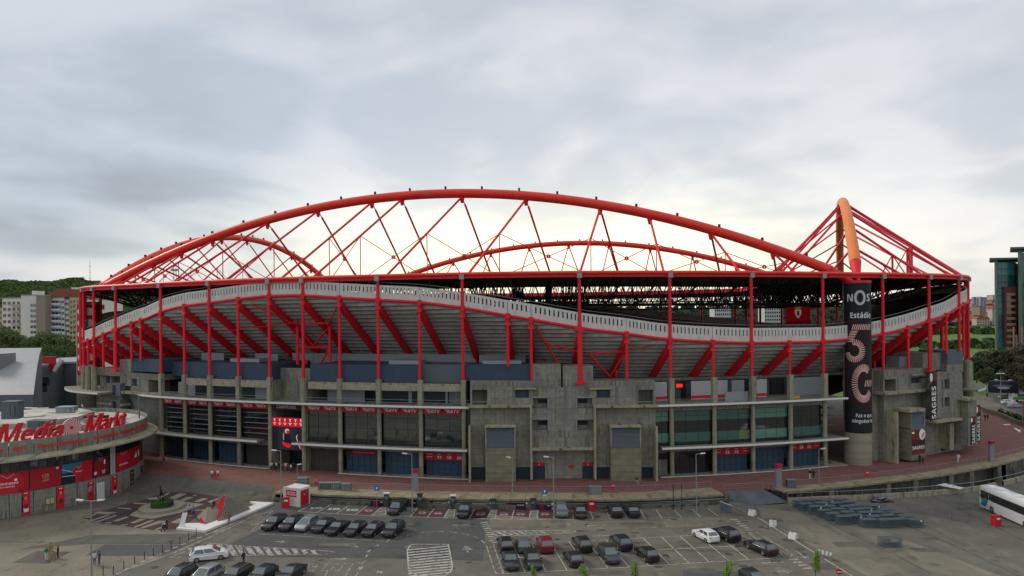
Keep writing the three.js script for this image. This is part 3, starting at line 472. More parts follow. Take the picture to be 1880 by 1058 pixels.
// parapet: precast panels between the columns, each with a row of slots
const PH = 2.3;
function parapetPanel(s0, s1) {
  const m = new MB(), len = cv(s0).distanceTo(cv(s1)), n = Math.max(2, Math.round(len / 0.74)), o0 = 0.12, o1 = 0.30, ph = (s) => PH * smooth(140, 480, pxOf(cv(s))) * 0.08 + PH * 0.94;
  const f = (k) => (s) => zr(s) + 0.25 + (ph(s) + 0.15) * k;
  sweep(s0, s1, f(0), f(0.40), o0, o1, n, false, m); sweep(s0, s1, f(0.84), f(1), o0, o1, n, false, m);
  for (let i = 0; i < n; i++) { const a = mix(s0, s1, (i + (i ? 0.15 : 0)) / n), b = mix(s0, s1, (i + (i < n - 1 ? 0.85 : 1)) / n); sweep(a, b, f(0.40), f(0.84), o0, o1, 1, false, m); }
  m.build('parapet_panel', M.precast, stadium);
}
for (let i = 0; i < ringS.length - 1; i++) { const gap = 0.25; if (ringS[i + 1] - ringS[i] > 2) { const k = Math.max(1, Math.round((ringS[i + 1] - ringS[i]) / 60)); for (let j = 0; j < k; j++) parapetPanel(mix(ringS[i], ringS[i + 1], j / k) + gap * 0.5, mix(ringS[i], ringS[i + 1], (j + 1) / k) - gap * 0.5); } }
{ // handrail over the parapet
  const c = new THREE.CatmullRomCurve3(Array.from({ length: 80 }, (_, k) => { const s = mix(ringS[0], ringS[ringS.length - 1], k / 79); return cv(s, 0.6, zr(s) + PH + 0.95); }));
  part('handrail', clean(new THREE.TubeGeometry(c, 160, 0.05, 5)), M.steel, stadium);
  const fr = sweep(ringS[ringS.length - 1], ringS[0] + NS, (s) => zr(s) + 0.2, (s) => zr(s) + PH, 0.15, 0.35, 120); fr.build('far_parapet', M.precast, stadium);
}
// ---- the bowl seen from below: stepped precast terraces on red rakers ----
const LOW = 18.4, SLOPE = 1.55;
{
  const m = new MB(), sA = ringS[0] - 30, sB = ringS[ringS.length - 1] + 40, n = 210, dz = 0.74, off = (s, z) => 0.45 + Math.max(0, zr(s) - 0.2 - z) * SLOPE;
  const lev = (s, k) => Math.min(LOW + k * dz, zr(s) - 0.2);
  for (let i = 0; i < n; i++) {
    const s0 = mix(sA, sB, i / n), s1 = mix(sA, sB, (i + 1) / n);
    for (let k = 0; k < 24; k++) {
      const a0 = lev(s0, k), a1 = lev(s0, k + 1), b0 = lev(s1, k), b1 = lev(s1, k + 1); if (a1 - a0 < 0.01 && b1 - b0 < 0.01) break;
      const A = cv(s0, off(s0, a1) + 0.05, a0), A1 = cv(s0, off(s0, a1) + 0.05, a1 - 0.22), B = cv(s1, off(s1, b1) + 0.05, b0), B1 = cv(s1, off(s1, b1) + 0.05, b1 - 0.22);   // the hanging face of each unit, then its soffit one step up
      if (a1 - a0 > 0.23 || b1 - b0 > 0.23) m.quad(A, B, B1, A1);
      m.quad(A1, B1, cv(s1, off(s1, Math.min(b1 + dz, zr(s1) - 0.2)), b1), cv(s0, off(s0, Math.min(a1 + dz, zr(s0) - 0.2)), a1));
      m.quad(cv(s0, off(s0, a0), a0), cv(s1, off(s1, b0), b0), B, A);
    }
  }
  tag(m.build('terrace_underside', M.terrace, stadium), null, null, null, 'stuff');
  // deck under the terraces and a dark back wall behind the concourse
  sweep(sA, sB, LOW - 0.5, LOW, 7, 34, 90).build('concourse_ceiling', M.concreteDark, stadium);
  // seating side of the bowl, all the way round, with the lower tier
  const st = new MB(), prof = (s) => { const z = zr(s); return [[0.6, z + 0.3], [2.2, z - 0.2], [2.2 + (z - 20) * SLOPE, 20.6], [2.6 + (z - 20) * SLOPE, 14.5], [48, 3.0]]; };
  for (let i = 0; i < 200; i++) { const s0 = NS * i / 200, s1 = NS * (i + 1) / 200, p = prof(s0), q = prof(s1); for (let k = 0; k < 4; k++) st.quad(cv(s0, p[k][0], p[k][1]), cv(s1, q[k][0], q[k][1]), cv(s1, q[k + 1][0], q[k + 1][1]), cv(s0, p[k + 1][0], p[k + 1][1])); }
  st.build('seating_bowl', M.seat, stadium);
  const rows = new MB(); for (let k = 1; k < 12; k++) { for (let i = 95; i < 195; i++) { const s0 = NS * i / 200, s1 = NS * (i + 1) / 200, h = (s) => mix(20.6, zr(s) - 0.2, k / 12), o = (s) => 2.2 + (zr(s) - 0.2 - h(s)) * SLOPE - 0.5; rows.quad(cv(s0, o(s0), h(s0) - 0.05), cv(s1, o(s1), h(s1) - 0.05), cv(s1, o(s1), h(s1) + 0.4), cv(s0, o(s0), h(s0) + 0.4)); } }
  rows.build('seat_row', std(0.10, 0.008, 0.012, 0.7), stadium);
  const pitch = new MB(); pitch.poly(Array.from({ length: 60 }, (_, i) => cv(NS * i / 60, 47)), 2.9); pitch.build('pitch', M.grass, stadium);
}
// rakers: box girders that run inward and down from each column head
for (const s of ringS) {
  const z = zr(s) - 1.15, len = z - LOW + 0.4, a = cv(s, 0.0, z), b = cv(s, len * SLOPE, LOW - 0.75), m = new MB().beam(a, b, 0.85, 1.25);
  m.build('raker', M.raker, stadium);
  if (len > 7) { const t = 0.62, p = a.clone().lerp(b, t); new MB().tube(V(p.x, LOW - 1, p.z), p, 0.30, 8).build('inner_column', M.red, stadium); }
  if (len > 3) { const p = a.clone().lerp(b, 0.94); new MB().tube(V(p.x, 14.6, p.z), p, 0.34, 8).build('inner_column', pxOf(p) > 1180 ? M.greyPanel : M.redDark, stadium); }
}
{ // bracing under the bowl
  const brace = (p0, p1, r = 0.2) => new MB().tube(p0, p1, r, 7).build('brace', M.redDark, stadium);
  const F1 = (px, py, off) => { const s = sAt(px, off), p = cv(s, off), [, y] = ray(px, py); return V(p.x, CAM + y * -p.z, p.z); };
  const f = [[546, 600, 6], [605, 600, 6], [575, 636, 9], [546, 638, 9], [605, 638, 9]].map((q) => F1(...q));
  for (const [i, j, r] of [[3, 4, 0.3], [0, 2, 0.22], [1, 2, 0.22]]) new MB().tube(f[i], f[j], r, 7).build('brace', M.red, stadium);
  for (const q of [[546, 588], [605, 588]]) new MB().tube(F1(q[0], 670, 6), F1(q[0], q[1], 6), 0.33, 8).build('inner_column', M.red, stadium);
  brace(F1(548, 642, 9), F1(563, 668, 9), 0.2); brace(F1(603, 642, 9), F1(588, 668, 9), 0.2);
  brace(F1(460, 558, 0.6), F1(546, 598, 5.5), 0.14); brace(F1(623, 556, 0.6), F1(600, 600, 5.5), 0.14); brace(F1(532, 622, 6), F1(546, 596, 5.5), 0.12); brace(F1(400, 610, 5), F1(546, 592, 4.5), 0.11); brace(F1(546, 594, 5), F1(605, 594, 5), 0.22);
  brace(F1(1078, 648, 3), F1(1119, 692, 5), 0.22); brace(F1(1119, 692, 5), F1(1147, 648, 2.5), 0.22); brace(F1(1085, 650, 3), F1(1150, 645, 2), 0.2); brace(F1(1150, 645, 2), F1(1228, 628, 0.8), 0.12);
  brace(F1(985, 602, 0.8), F1(1024, 668, 4), 0.2); brace(F1(1004, 632, 3.5), F1(1060, 646, 3), 0.16);
}
// ---- roof: flat ring with red rim, underside trusses, inner edge truss ----
const RIN = 43;
{
  sweep(0, NS, RIM0, RIM0 + 0.5, -0.1, 0.6, 220).build('rim_beam', M.redRim, stadium);
  const top = new MB(); for (let k = 0; k < 2; k++) 0;
  const c = new THREE.CatmullRomCurve3(Array.from({ length: 200 }, (_, i) => cv(NS * i / 200, -0.15, RIM1 - 0.3)), true);
  part('rim_tube', clean(new THREE.TubeGeometry(c, 500, 0.34, 8, true)), M.redArch, stadium);
  sweep(0, NS, (s) => 37.55, (s) => 37.95, 0.3, RIN, 220).build('roof', M.darkRoof, stadium);
  sweep(0, NS, 37.3, 38.4, RIN, RIN + 0.5, 220).build('inner_fascia', M.redRim, stadium);
  const nT = 76;
  for (let i = 0; i < nT; i++) {
    const s = NS * i / nT, m = new MB(), P = (o, y) => cv(s, o, y), bot = (o) => 36.6 - 4.0 * smooth(0, 16, o);
    for (let k = 0; k < 8; k++) { const o0 = 1 + k * 5.1, o1 = o0 + 5.1; m.tube(P(o0, bot(o0)), P(o1, bot(o1)), 0.17, 5); m.tube(P(o0, bot(o0)), P((o0 + o1) / 2, 37.5), 0.10, 4); m.tube(P((o0 + o1) / 2, 37.5), P(o1, bot(o1)), 0.10, 4); }
    m.build('roof_truss', M.dark, stadium);
  }
  for (const [o, y0, y1, n] of [[RIN - 0.6, 33.6, 37.5, 150], [RIN - 14, 32.6, 37.5, 150], [RIN - 27, 32.6, 37.5, 150]]) {
    const m = new MB(); for (let i = 0; i < n; i++) { const s0 = NS * i / n, s1 = NS * (i + 1) / n, sm = (s0 + s1) / 2; m.tube(cv(s0, o, y0), cv(s1, o, y0), 0.16, 4); m.tube(cv(s0, o, y0), cv(sm, o, y1), 0.09, 4); m.tube(cv(sm, o, y1), cv(s1, o, y0), 0.09, 4); }
    m.build('ring_truss', M.dark, stadium);
  }
  const lights = new MB(); for (let i = 0; i < 60; i++) { const s = NS * i / 60, p = cv(s, RIN - 2, 33.6); lights.box(p.x, p.y, p.z, 1.4, 0.5, 0.7, i); } lights.build('floodlight_row', M.dark, stadium);
}
// far side columns, plain posts between ring and rim
for (let i = 0; i < 34; i++) { const s = ringS[ringS.length - 1] + 20 + (NS - ringS[ringS.length - 1] + ringS[0] - 40) * i / 33; const p = cv(s); new MB().tube(V(p.x, 18, p.z), V(p.x, RIM0, p.z), 0.42, 8).build('column', M.red, stadium); }

// ---- the four arches ----
const FOOT = { L: V(-102, 36.3, -165), R: V(66, 36.3, -130) }, ACROSS = V(45, 0, -100);
const BL = FOOT.L.clone().add(V(37.5, 0, -100)), BR = FOOT.R.clone().add(ACROSS), BRB = FOOT.R.clone().add(V(40, 0, -100));
const lean = V(-1.4, 0, 0);
const archP = (a, b, H, t, ln) => { const p = a.clone().lerp(b, t), k = 4 * t * (1 - t); p.y += H * k; if (ln) p.addScaledVector(ln, k); return p; };
function arch(a, b, H, r, m, t0 = 0.03, t1 = 0.97, ln) {
  const c = new THREE.CatmullRomCurve3(Array.from({ length: 60 }, (_, i) => archP(a, b, H, mix(t0, t1, i / 59), ln)));
  const g = toCreasedNormals(new THREE.TubeGeometry(c, 120, r, 16), 0.6), o = part('arch', clean(g), m, stadium);
  for (const [t, e] of [[t0, a], [t1, b]]) { const p = archP(a, b, H, t, ln); new MB().tube(p, V(e.x, e.y - 0.6, e.z), r, 12, 0.35).build('arch_foot', M.red, o); }
  const n = ln ? 0 : 20; for (let i = 0; i < n; i++) { const p = archP(a, b, H, mix(t0, t1, (i + 0.5) / n), ln); new MB().box(p.x, p.y + r + 0.25, p.z, 0.42, 0.62, 0.42).build('arch_bracket', M.dark, o); }
  return o;
}
const archMain = arch(FOOT.L, FOOT.R, 20.6, 0.98, M.redArch);
arch(BL, BRB, 20.6, 0.92, M.redArch);
arch(FOOT.L, BL, 19.4, 0.9, M.redArch.clone()).material.color.setRGB(1, 1.9, 1.3);
const archRight = arch(FOOT.R, BR, 22.8, 1.08, M.orange, 0.045, 0.97, lean);
// hangers: from each node of an arch one strut out to the rim, one in to the roof's inner edge, and thin bracing between
function hangerSet(nodes, outFoot, inFoot, r) {
  const mids = [];
  nodes.forEach((A, i) => {
    const O = outFoot[i], I = inFoot[i], d = O.clone().sub(A), D = I.clone().sub(A), h = new MB();
    if (O) { h.tube(A, O, r, 7); }
    h.build('hanger', M.red, stadium);
    new MB().tube(A.clone().addScaledVector(D, 0.08), I, r * 0.95, 7).tube(A, A.clone().addScaledVector(D, 0.09), r * 0.45, 5).build('hanger', M.red, stadium);
    new MB().add(new THREE.CylinderGeometry(0.55, 0.3, 1.2, 8).translate(A.x, A.y - 0.75, A.z)).build('hanger_socket', M.red, stadium);
    const Mi = A.clone().addScaledVector(d, 0.5); mids.push(Mi);
    new MB().tube(Mi, V(Mi.x, 37.9, Mi.z), r * 0.42, 5).build('hanger_rod', M.redDark, stadium);
  });
  for (let i = 0; i < mids.length - 1; i++) {                          // X of thin rods with a ring where they cross
    const a = mids[i], b = mids[i + 1], a0 = V(a.x, 37.9, a.z), b0 = V(b.x, 37.9, b.z), ha = a.y - 37.9, hb = b.y - 37.9, t = ha / (ha + hb), c = a.clone().lerp(b0, t);
    new MB().tube(a, b0, r * 0.34, 5).tube(b, a0, r * 0.34, 5).add(new THREE.TorusGeometry(0.30, 0.13, 6, 12).translate(c.x, c.y, c.z)).build('cross_brace', M.redDark, stadium);
  }
}
{
  // main arch: nodes and feet measured along the arch
  const tOf = (px) => { const k = (px - CX) / F; let b = 0, m = 1e9; for (let i = 0; i <= 1000; i++) { const p = FOOT.L.clone().lerp(FOOT.R, i / 1000), e = Math.abs(p.x / -p.z - k); if (e < m) { m = e; b = i / 1000; } } return b; };
  const spec = [[225, 190], [283, 205], [334, 222], [391, 252], [492, 310], [585, 404], [685, 508], [740, 567], [851, 704], [968, 857.5], [1104, 1067], [1194, 1224], [1306, 1367], [1420, 1470]];
  const nodes = [], out = [], inn = [];
  for (const [px, of] of spec) {
    const t = tOf(px), A = archP(FOOT.L, FOOT.R, 20.6, t); A.y -= 0.7; nodes.push(A); const s = sAt(of); out.push(cv(s, 1.2, 37.9));
    inn.push(V(A.x + 0.40 * 16, 38.1, A.z - 0.9 * 16));
  }
  hangerSet(nodes, out, inn, 0.23);
  // the others carry the same kit
  const other = (a, b, H, n, o, r, ln) => { const N = [], O = [], I = []; for (let i = 1; i <= n; i++) { const t = i / (n + 1), A = archP(a, b, H, t, ln); A.y -= 0.7; N.push(A); O.push(V(A.x + o[0] * 22 * (0.4 + 2.4 * t * (1 - t)), 37.9, A.z + o[1] * 22 * (0.4 + 2.4 * t * (1 - t)))); I.push(V(A.x - o[0] * 14, 38.1, A.z - o[1] * 14)); } hangerSet(N, O, I, r); };
  other(BL, BRB, 20.6, 11, [0.41, -0.91], 0.20); other(FOOT.L, BL, 19.4, 9, [-0.78, 0.2], 0.20);
}
{ // right arch: bundles of parallel tubes to both sides
  const P = (t) => archP(FOOT.R, BR, 22.8, t, lean), rimR = (px, o = 1) => cv(sAt(px), o, 38.1);
  const far = (s, o = 1) => cv(sAt(1770) + s, o, 38.1);
  const tube = (a, b, r) => new MB().tube(a, b, r, 8).build('hanger', M.redRim, stadium);
  const out = [far(25), far(15), far(5), rimR(1752), rimR(1700), rimR(1660)], ts = [0.52, 0.44, 0.36, 0.26, 0.17, 0.09];
  ts.forEach((t, i) => { const A = P(t); tube(A, out[i], i < 3 ? 0.33 : 0.25); const mid = A.clone().lerp(out[i], 0.62); if (i < 5) { new MB().tube(mid, V(mid.x, 38, mid.z), i ? 0.2 : 0.4, 6).build('hanger_rod', i ? M.redDark : M.redRim, stadium); } });
  for (let i = 0; i < 5; i++) { const a = P(ts[i]).lerp(out[i], 0.62), b = P(ts[i + 1]).lerp(out[i + 1], 0.62); new MB().tube(a, V(b.x, 38, b.z), 0.12, 5).tube(b, V(a.x, 38, a.z), 0.12, 5).build('cross_brace', M.redDark, stadium); }
  const inFeet = [[1400, 185], [1410, 172], [1422, 160], [1440, 150], [1500, 150], [1520, 142]].map(([px, d]) => V((px - CX) / F * d, 38.1, -d));
  [0.50, 0.42, 0.36, 0.27, 0.16, 0.09].forEach((t, i) => tube(P(t), inFeet[i], i ? 0.23 : 0.36));
  const far2 = [0.62, 0.7, 0.78, 0.86]; far2.forEach((t, i) => { tube(P(t), far(45 + i * 18), 0.24); tube(P(t), V(P(t).x - 22, 38.1, P(t).z - 8), 0.22); });
}
// ================= the concrete base of the stadium =================
const DK = 14.45, S2 = 6.9;                                           // tops of the two slabs
const slab = (s0, s1, y, out, inn, n) => { sweep(s0, s1, y - 0.42, y, out + 0.02, inn, n).build('floor_slab', M.concreteDark, stadium); sweep(s0, s1, y - 0.30, y + 0.05, out - 0.06, out + 0.02, n).build('slab_edge', M.whitePaint, stadium); };
slab(sAt(262), sAt(862), DK, -1.25, 16); slab(sAt(1202), sAt(1547), DK, -1.25, 16);
slab(sAt(150) - 30, sAt(205), DK, -3.3, 12); slab(sAt(1765), sAt(1770) + 46, DK, -3.0, 12);
slab(sAt(266), sAt(478), S2, -1.3, 9); slab(sAt(541), sAt(858), S2, -1.3, 9); slab(sAt(1209), sAt(1547), S2, -1.3, 9);
const colL = [295, 338, 384.5, 437, 494, 556, 623, 694.5, 771, 850], colR = [1231.5, 1310, 1381, 1450, 1513], colEnd = [153, 161, 172];
for (const px of [...colL, ...colR]) { const p = cv(sAt(px), 0), m = new MB(); m.cyl(p.x, PZ - 0.1, 19.05, p.z, 0.40, 12); const q = cv(sAt(px), 0, 0); m.box(q.x, 16.75, q.z, 0.86, 4.6, 0.86, Math.atan2(-nrm(sAt(px)).x, -nrm(sAt(px)).z)); m.build('concrete_column', M.column, stadium); }
for (const px of colEnd) { const p = cv(sAt(px), 0), m = new MB().cyl(p.x, DK, 19.8, p.z, 0.62, 12); m.build('concrete_column', M.column, stadium); }
for (const ds of [8, 22, 34]) { const p = cv(sAt(1770) + ds, 0); new MB().cyl(p.x, DK - 12, 19.8, p.z, 0.8, 12).build('concrete_column', M.column, stadium); }
for (let i = 0; i < 5; i++) { const p = cv(sAt(153) - 4 + i * 4, 3); new MB().cyl(p.x, 1, DK, p.z, 0.4, 8).build('concrete_column', M.concreteDark, stadium); }

// ---- ground storey: gates, dark walls, red number boards ----
sweepPx(266, 490, PZ, DK - 0.4, 9, 9.3).build('back_wall', M.concreteDark, stadium); sweepPx(556, 862, PZ, DK - 0.4, 9, 9.3).build('back_wall', M.concreteDark, stadium); sweepPx(1200, 1560, PZ, DK - 0.4, 9, 9.3).build('back_wall', M.concreteDark, stadium);
sweepPx(283, 490, 5.6, S2 - 0.4, 1.4, 1.8).build('lintel', M.concreteDark, stadium); sweepPx(556, 858, 5.6, S2 - 0.4, 1.4, 1.8).build('lintel', M.concrete, stadium); sweepPx(1209, 1513, 5.6, S2 - 0.4, 1.4, 1.8).build('lintel', M.concrete, stadium);
for (const [a, b] of [[292, 494], [620, 858], [1209, 1516]]) { sweepPx(a, b, PZ, PZ + 0.1, -0.4, 2.2).build('door_step', M.concrete, stadium); sweepPx(a, b, PZ, PZ + 0.104, -0.52, -0.4).build('step_edge', M.white, stadium); }
function gates(p0, p1, m = M.gatePanel, leaves = 6, y1 = 5.2) {
  const a = sAt(p0), b = sAt(p1), g = sweep(a, b, PZ, y1 + 0.4, 1.62, 1.7, 4).build('gate', M.gate, stadium);
  for (let i = 0; i < leaves; i++) for (let k = 0; k < 3; k++) { const s0 = mix(a, b, (i + 0.06) / leaves), s1 = mix(a, b, (i + 0.94) / leaves), h = (y1 - PZ - 0.2) / 3; sweep(s0, s1, PZ + 0.18 + k * h, PZ + 0.1 + (k + 0.94) * h, 1.54, 1.62, 1).build('gate_panel', m, g); }
}
const boards = (p0, p1, m, n) => { const a = sAt(p0), b = sAt(p1); for (let i = 0; i < n; i++) sweep(mix(a, b, i / n) + 0.03, mix(a, b, (i + 1) / n) - 0.03, PZ + 0.1, 5.55, 1.5, 1.66, 1).build('wall_panel', m, stadium); };
gates(299, 335, M.navyDark); gates(341, 381, M.navyDark); gates(388, 434); boards(440, 491, M.dark, 5); boards(559, 620, std(0.055, 0.05, 0.042, 0.8), 7);
gates(626, 692); gates(698, 768); gates(775, 847); gates(1313, 1378); gates(1384, 1447); gates(1453, 1510);
boards(1212, 1229, M.concrete, 2); { const a = sAt(1234), b = sAt(1307), w = sweep(a, b, PZ, 5.6, 1.7, 1.75, 3).build('shop_window', M.mull, stadium); for (let i = 0; i < 4; i++) sweep(mix(a, b, (i + 0.03) / 4), mix(a, b, (i + 0.97) / 4), PZ + 0.2, 5.5, 1.6, 1.69, 1).build('pane', M.glassDark, w); }
sweepPx(1212, 1229, 4.3, 5.4, 1.42, 1.5).build('window', M.black, stadium);
{ // dark gap next to the pylon, with floors
  for (const y of [8.6, 10.2, 11.8]) sweepPx(1516, 1552, y, y + 0.12, 3, 8).build('shelf_slab', M.concreteDark, stadium);
  sweepPx(1516, 1552, PZ, PZ + 0.1, -0.6, 8).build('door_step', M.concreteTan, stadium);
}

// ---- first storey: glass between the columns ----
function glassBay(p0, p1, cols, rows, pick, y0 = S2 + 0.05, y1 = DK - 0.45, off = 0.55, tilt = 0.006) {
  const a = sAt(p0), b = sAt(p1), bay = sweep(a, b, y0, y1, off + 0.12, off + 0.18, 4).build('glass_bay', M.mull, stadium), ys = Array.isArray(rows) ? rows : Array.from({ length: rows + 1 }, (_, k) => k / rows);
  for (let i = 0; i < cols; i++) for (let k = 0; k < ys.length - 1; k++) {
    const g = 0.10, s0 = mix(a, b, i / cols) + g, s1 = mix(a, b, (i + 1) / cols) - g, h0 = mix(y0, y1, ys[k]) + 0.04, h1 = mix(y0, y1, ys[k + 1]) - 0.04, o = rr(-tilt, tilt), q = rr(-tilt, tilt);
    new MB().quad(cv(s0, off + o, h0), cv(s1, off + q, h0), cv(s1, off + q + rr(-tilt, tilt), h1), cv(s0, off + o + rr(-tilt, tilt), h1)).build('pane', pick(i, k), bay);
  }
  return bay;
}
for (let i = 0; i < 4; i++) {
  const bay = glassBay(colL[i] + 4, colL[i + 1] - 4, 3, 7, () => M.glassDark, S2 + 0.05, DK - 0.45, 0.9);
  for (let k = 1; k < 7; k++) sweepPx(colL[i] + 4, colL[i + 1] - 4, S2 + 0.05 + k * 1.0, S2 + 0.13 + k * 1.0, 0.55, 0.9, 2).build('glazing_bar', M.galv, bay);
}
for (let i = 5; i < 9; i++) glassBay(colL[i] + 4, colL[i + 1] - 4, 3, 3, () => M.glassRefl, S2 + 0.9, DK - 0.45, 0.6, 0.01);
sweepPx(560, 848, S2, S2 + 0.9, 0.55, 0.8).build('glass_plinth', M.glassDark, stadium); glassBay(853, 862, 1, 3, () => M.glassDark);
{ const tints = [M.glassTeal, M.glassTealLit, M.glassTeal, M.glassTeal], bays = [[1202, 1228], [1236, 1306], [1314, 1378], [1385, 1447], [1455, 1510]];
  bays.forEach(([p0, p1], j) => glassBay(p0, p1, j ? 3 : 2, [0, 0.08, 0.36, 0.47, 0.58, 0.69, 0.84, 0.985], (i, k) => (k === 0 ? M.glassDark : k >= 5 ? (j === 4 ? M.glassDark : j === 0 || j === 3 ? M.glassTealLit : M.glassTeal) : k === 1 ? (j === 2 && i === 2 ? M.glassMoss : j === 3 || j === 0 ? M.glassTealLit : M.glassTeal) : M.glassDark), S2 + 0.1, DK - 1.3));
  sweepPx(1202, 1513, DK - 1.3, DK - 0.42, 0.3, 0.8).build('glass_header', M.concrete, stadium); }

// ---- concourse storey: tan beam, dark openings, grey partitions, blue boxes above ----
for (const [a, b] of [[341, 384], [388, 433], [441, 492], [565, 620], [627, 691], [698, 768], [775, 847]]) sweepPx(a, b, 17.0, 18.35, -0.12, 0.5).build('beam', M.concreteTan, stadium);
sweepPx(296, 862, DK, 18.5, 7, 7.2).build('concourse_wall', M.slate, stadium); sweepPx(1195, 1560, DK, 18.5, 8, 8.2).build('concourse_wall', M.slate, stadium);
for (const [a, b, m, o] of [[302, 334, M.greyPanel, 3], [451, 492, M.greyPanel, 2.4], [584, 654, M.greyPanel, 3], [737, 743, M.galv, 3], [808, 812, M.galv, 3], [812, 845, M.greyPanel, 4]]) sweepPx(a, b, DK, 17.1, o, o + 0.1).build('partition', m, stadium);
for (const [a, b] of [[300, 490], [562, 862]]) for (const y of [0.5, 1.0]) sweepPx(a, b, DK + y, DK + y + 0.05, -0.8, -0.75).build('rail', M.galv, stadium);
for (const [a, b, o, m] of [[1200, 1215, 5, M.whitePanel], [1216, 1243, 5, M.whitePanel], [1290, 1328, 5, M.whitePanel], [1335, 1362, 5.2, M.whitePanel], [1366, 1390, 4.4, M.greyPanel], [1418, 1438, 5, M.whitePanel], [1489, 1545, 5.2, M.greyPanel]]) { sweepPx(a, b, DK, 17.9, o, o + 0.12).build('partition', m, stadium); if (m === M.whitePanel) sweepPx(a, b, DK + 0.2, DK + 0.75, o - 0.03, o, 2).build('red_stripe', M.redDark, stadium); }
for (const [a, b] of [[1244, 1256], [1282, 1290], [1360, 1372], [1404, 1416], [1462, 1488]]) sweepPx(a, b, DK, 17.6, 7.4, 7.6).build('doorway', M.black, stadium);
sweepPx(1335, 1378, DK, DK + 1.7, 0.9, 1.0).build('counter_screen', M.greyPanel, stadium);
sweepPx(1452, 1470, DK + 0.05, DK + 0.55, 0.4, 1.1).build('yellow_bin', std(0.5, 0.33, 0.01, 0.6), stadium);
{ const lit = new THREE.MeshStandardMaterial({ color: 0x200000, emissive: new THREE.Color(1, 0.03, 0.02), emissiveIntensity: 0.9 }); sweepPx(1258, 1270, 16.9, 17.5, 4.2, 4.3).build('lit_sign', lit, stadium); }
const blue = (a, b, z0, z1, o, dep = 4, m = M.navy) => { const n = Math.max(1, Math.round((b - a) / 40)), A = sAt(a), B = sAt(b); for (let i = 0; i < n; i++) sweep(mix(A, B, i / n) + (i ? 0.02 : 0), mix(A, B, (i + 1) / n), z0, z1 - (i % 2) * 0.01, o, o + dep).build('blue_cladding', m, stadium); };
blue(240, 292, 19.2, 21.9, 0.2, 8); blue(292, 336, 18.4, 21.3, 2.8, 6); blue(336, 384, 18.35, 21.5, 0.7, 7); blue(384, 437, 18.35, 21.5, 0.7, 7); blue(437, 494, 18.35, 21.5, 0.7, 12); blue(565, 623, 18.35, 21.6, 0.7, 11); blue(623, 694, 18.35, 21.6, 0.7, 10); blue(694, 768, 18.35, 21.6, 0.7, 10); blue(768, 852, 18.35, 21.6, 1.6, 8, M.slate); blue(852, 972, 18.9, 21.7, 0.5, 6);
for (const [a, b, o] of [[300, 345, 9], [400, 445, 10], [455, 548, 13], [548, 740, 13], [740, 850, 12], [860, 960, 10]]) { const A = sAt(a), B = sAt(b), n = Math.round((b - a) / 11); for (let i = 0; i < n; i++) sweep(mix(A, B, i / n) + 0.06, mix(A, B, (i + 1) / n), 18.4, 22.9 + 0.1 * rand(), o, o + 0.1, 1).build('fence_panel', M.greyPanel, stadium); }
for (const [a, b] of [[400, 455], [700, 760], [880, 955]]) sweepPx(a, b, 21.6, 22.3, 3, 6).build('roof_unit', M.galv, stadium);

// ---- entrance bay with the two screens ----
sweepPx(490, 497, PZ, 18.4, 0.6, 12).build('side_wall', M.concreteDark, stadium); sweepPx(553, 560, PZ, 18.4, 0.6, 12).build('side_wall', M.concreteDark, stadium);
sweepPx(494, 556, DK, 20.6, 3.2, 3.8).build('entrance_wall', M.concreteDark, stadium); sweepPx(497, 553, PZ, DK, 9, 9.3).build('back_wall', M.concreteDark, stadium);
{ const A = sAt(499), B = sAt(551), d = sweep(A, B, PZ, 4.9, 5, 5.1).build('entrance_doors', M.mull, stadium); for (let i = 0; i < 6; i++) sweep(mix(A, B, (i + 0.06) / 6), mix(A, B, (i + 0.94) / 6), PZ + 0.1, 4.8, 4.92, 5, 1).build('pane', M.glassDark, d); }

// ---- flat raw-concrete stair cores ----
class Frame {                                                         // a vertical reference plane: origin on the outline, turned by th
  constructor(px, d, th, name, o = stadium) { this.O = V((px - CX) / F * d, 0, -d); this.c = Math.cos(th); this.s = Math.sin(th); this.th = th; this.parent = o; }
  u(px, out = 0) { const k = (px - CX) / F, ox = this.O.x + out * this.s, od = -this.O.z - out * this.c; return (k * od - ox) / (this.c - k * this.s); }
  P(u, y, out = 0) { return V(this.O.x + u * this.c + out * this.s, y, this.O.z - u * this.s + out * this.c); }
  y(px, py, out = 0) { const p = this.P(this.u(px, out), 0, out), [, w] = ray(px, py); return CAM + w * -p.z; }
  rect(px0, px1, py0, py1, out) { const u0 = this.u(px0, out), u1 = this.u(px1, out), pm = (px0 + px1) / 2; return [u0, u1, this.y(pm, py1, out), this.y(pm, py0, out)]; }
  // box whose front face is seen from px0..px1, py0 (top)..py1 (bottom), out metres proud, dep deep
  box(px0, px1, py0, py1, out, dep, m = new MB()) { const [u0, u1, y0, y1] = this.rect(px0, px1, py0, py1, out), c = this.P((u0 + u1) / 2, (y0 + y1) / 2, out - dep / 2); return m.box(c.x, c.y, c.z, Math.abs(u1 - u0), y1 - y0, dep, this.th); }
  put(name, mat, px0, px1, py0, py1, out, dep) { return this.box(px0, px1, py0, py1, out, dep).build(name, mat, this.parent); }
  print(name, mat, px0, px1, py0, py1, out, parent) { const [u0, u1, y0, y1] = this.rect(px0, px1, py0, py1, out); return new MB().quad(this.P(u0, y0, out), this.P(u1, y0, out), this.P(u1, y1, out), this.P(u0, y1, out), true).build(name, mat, parent); }
}
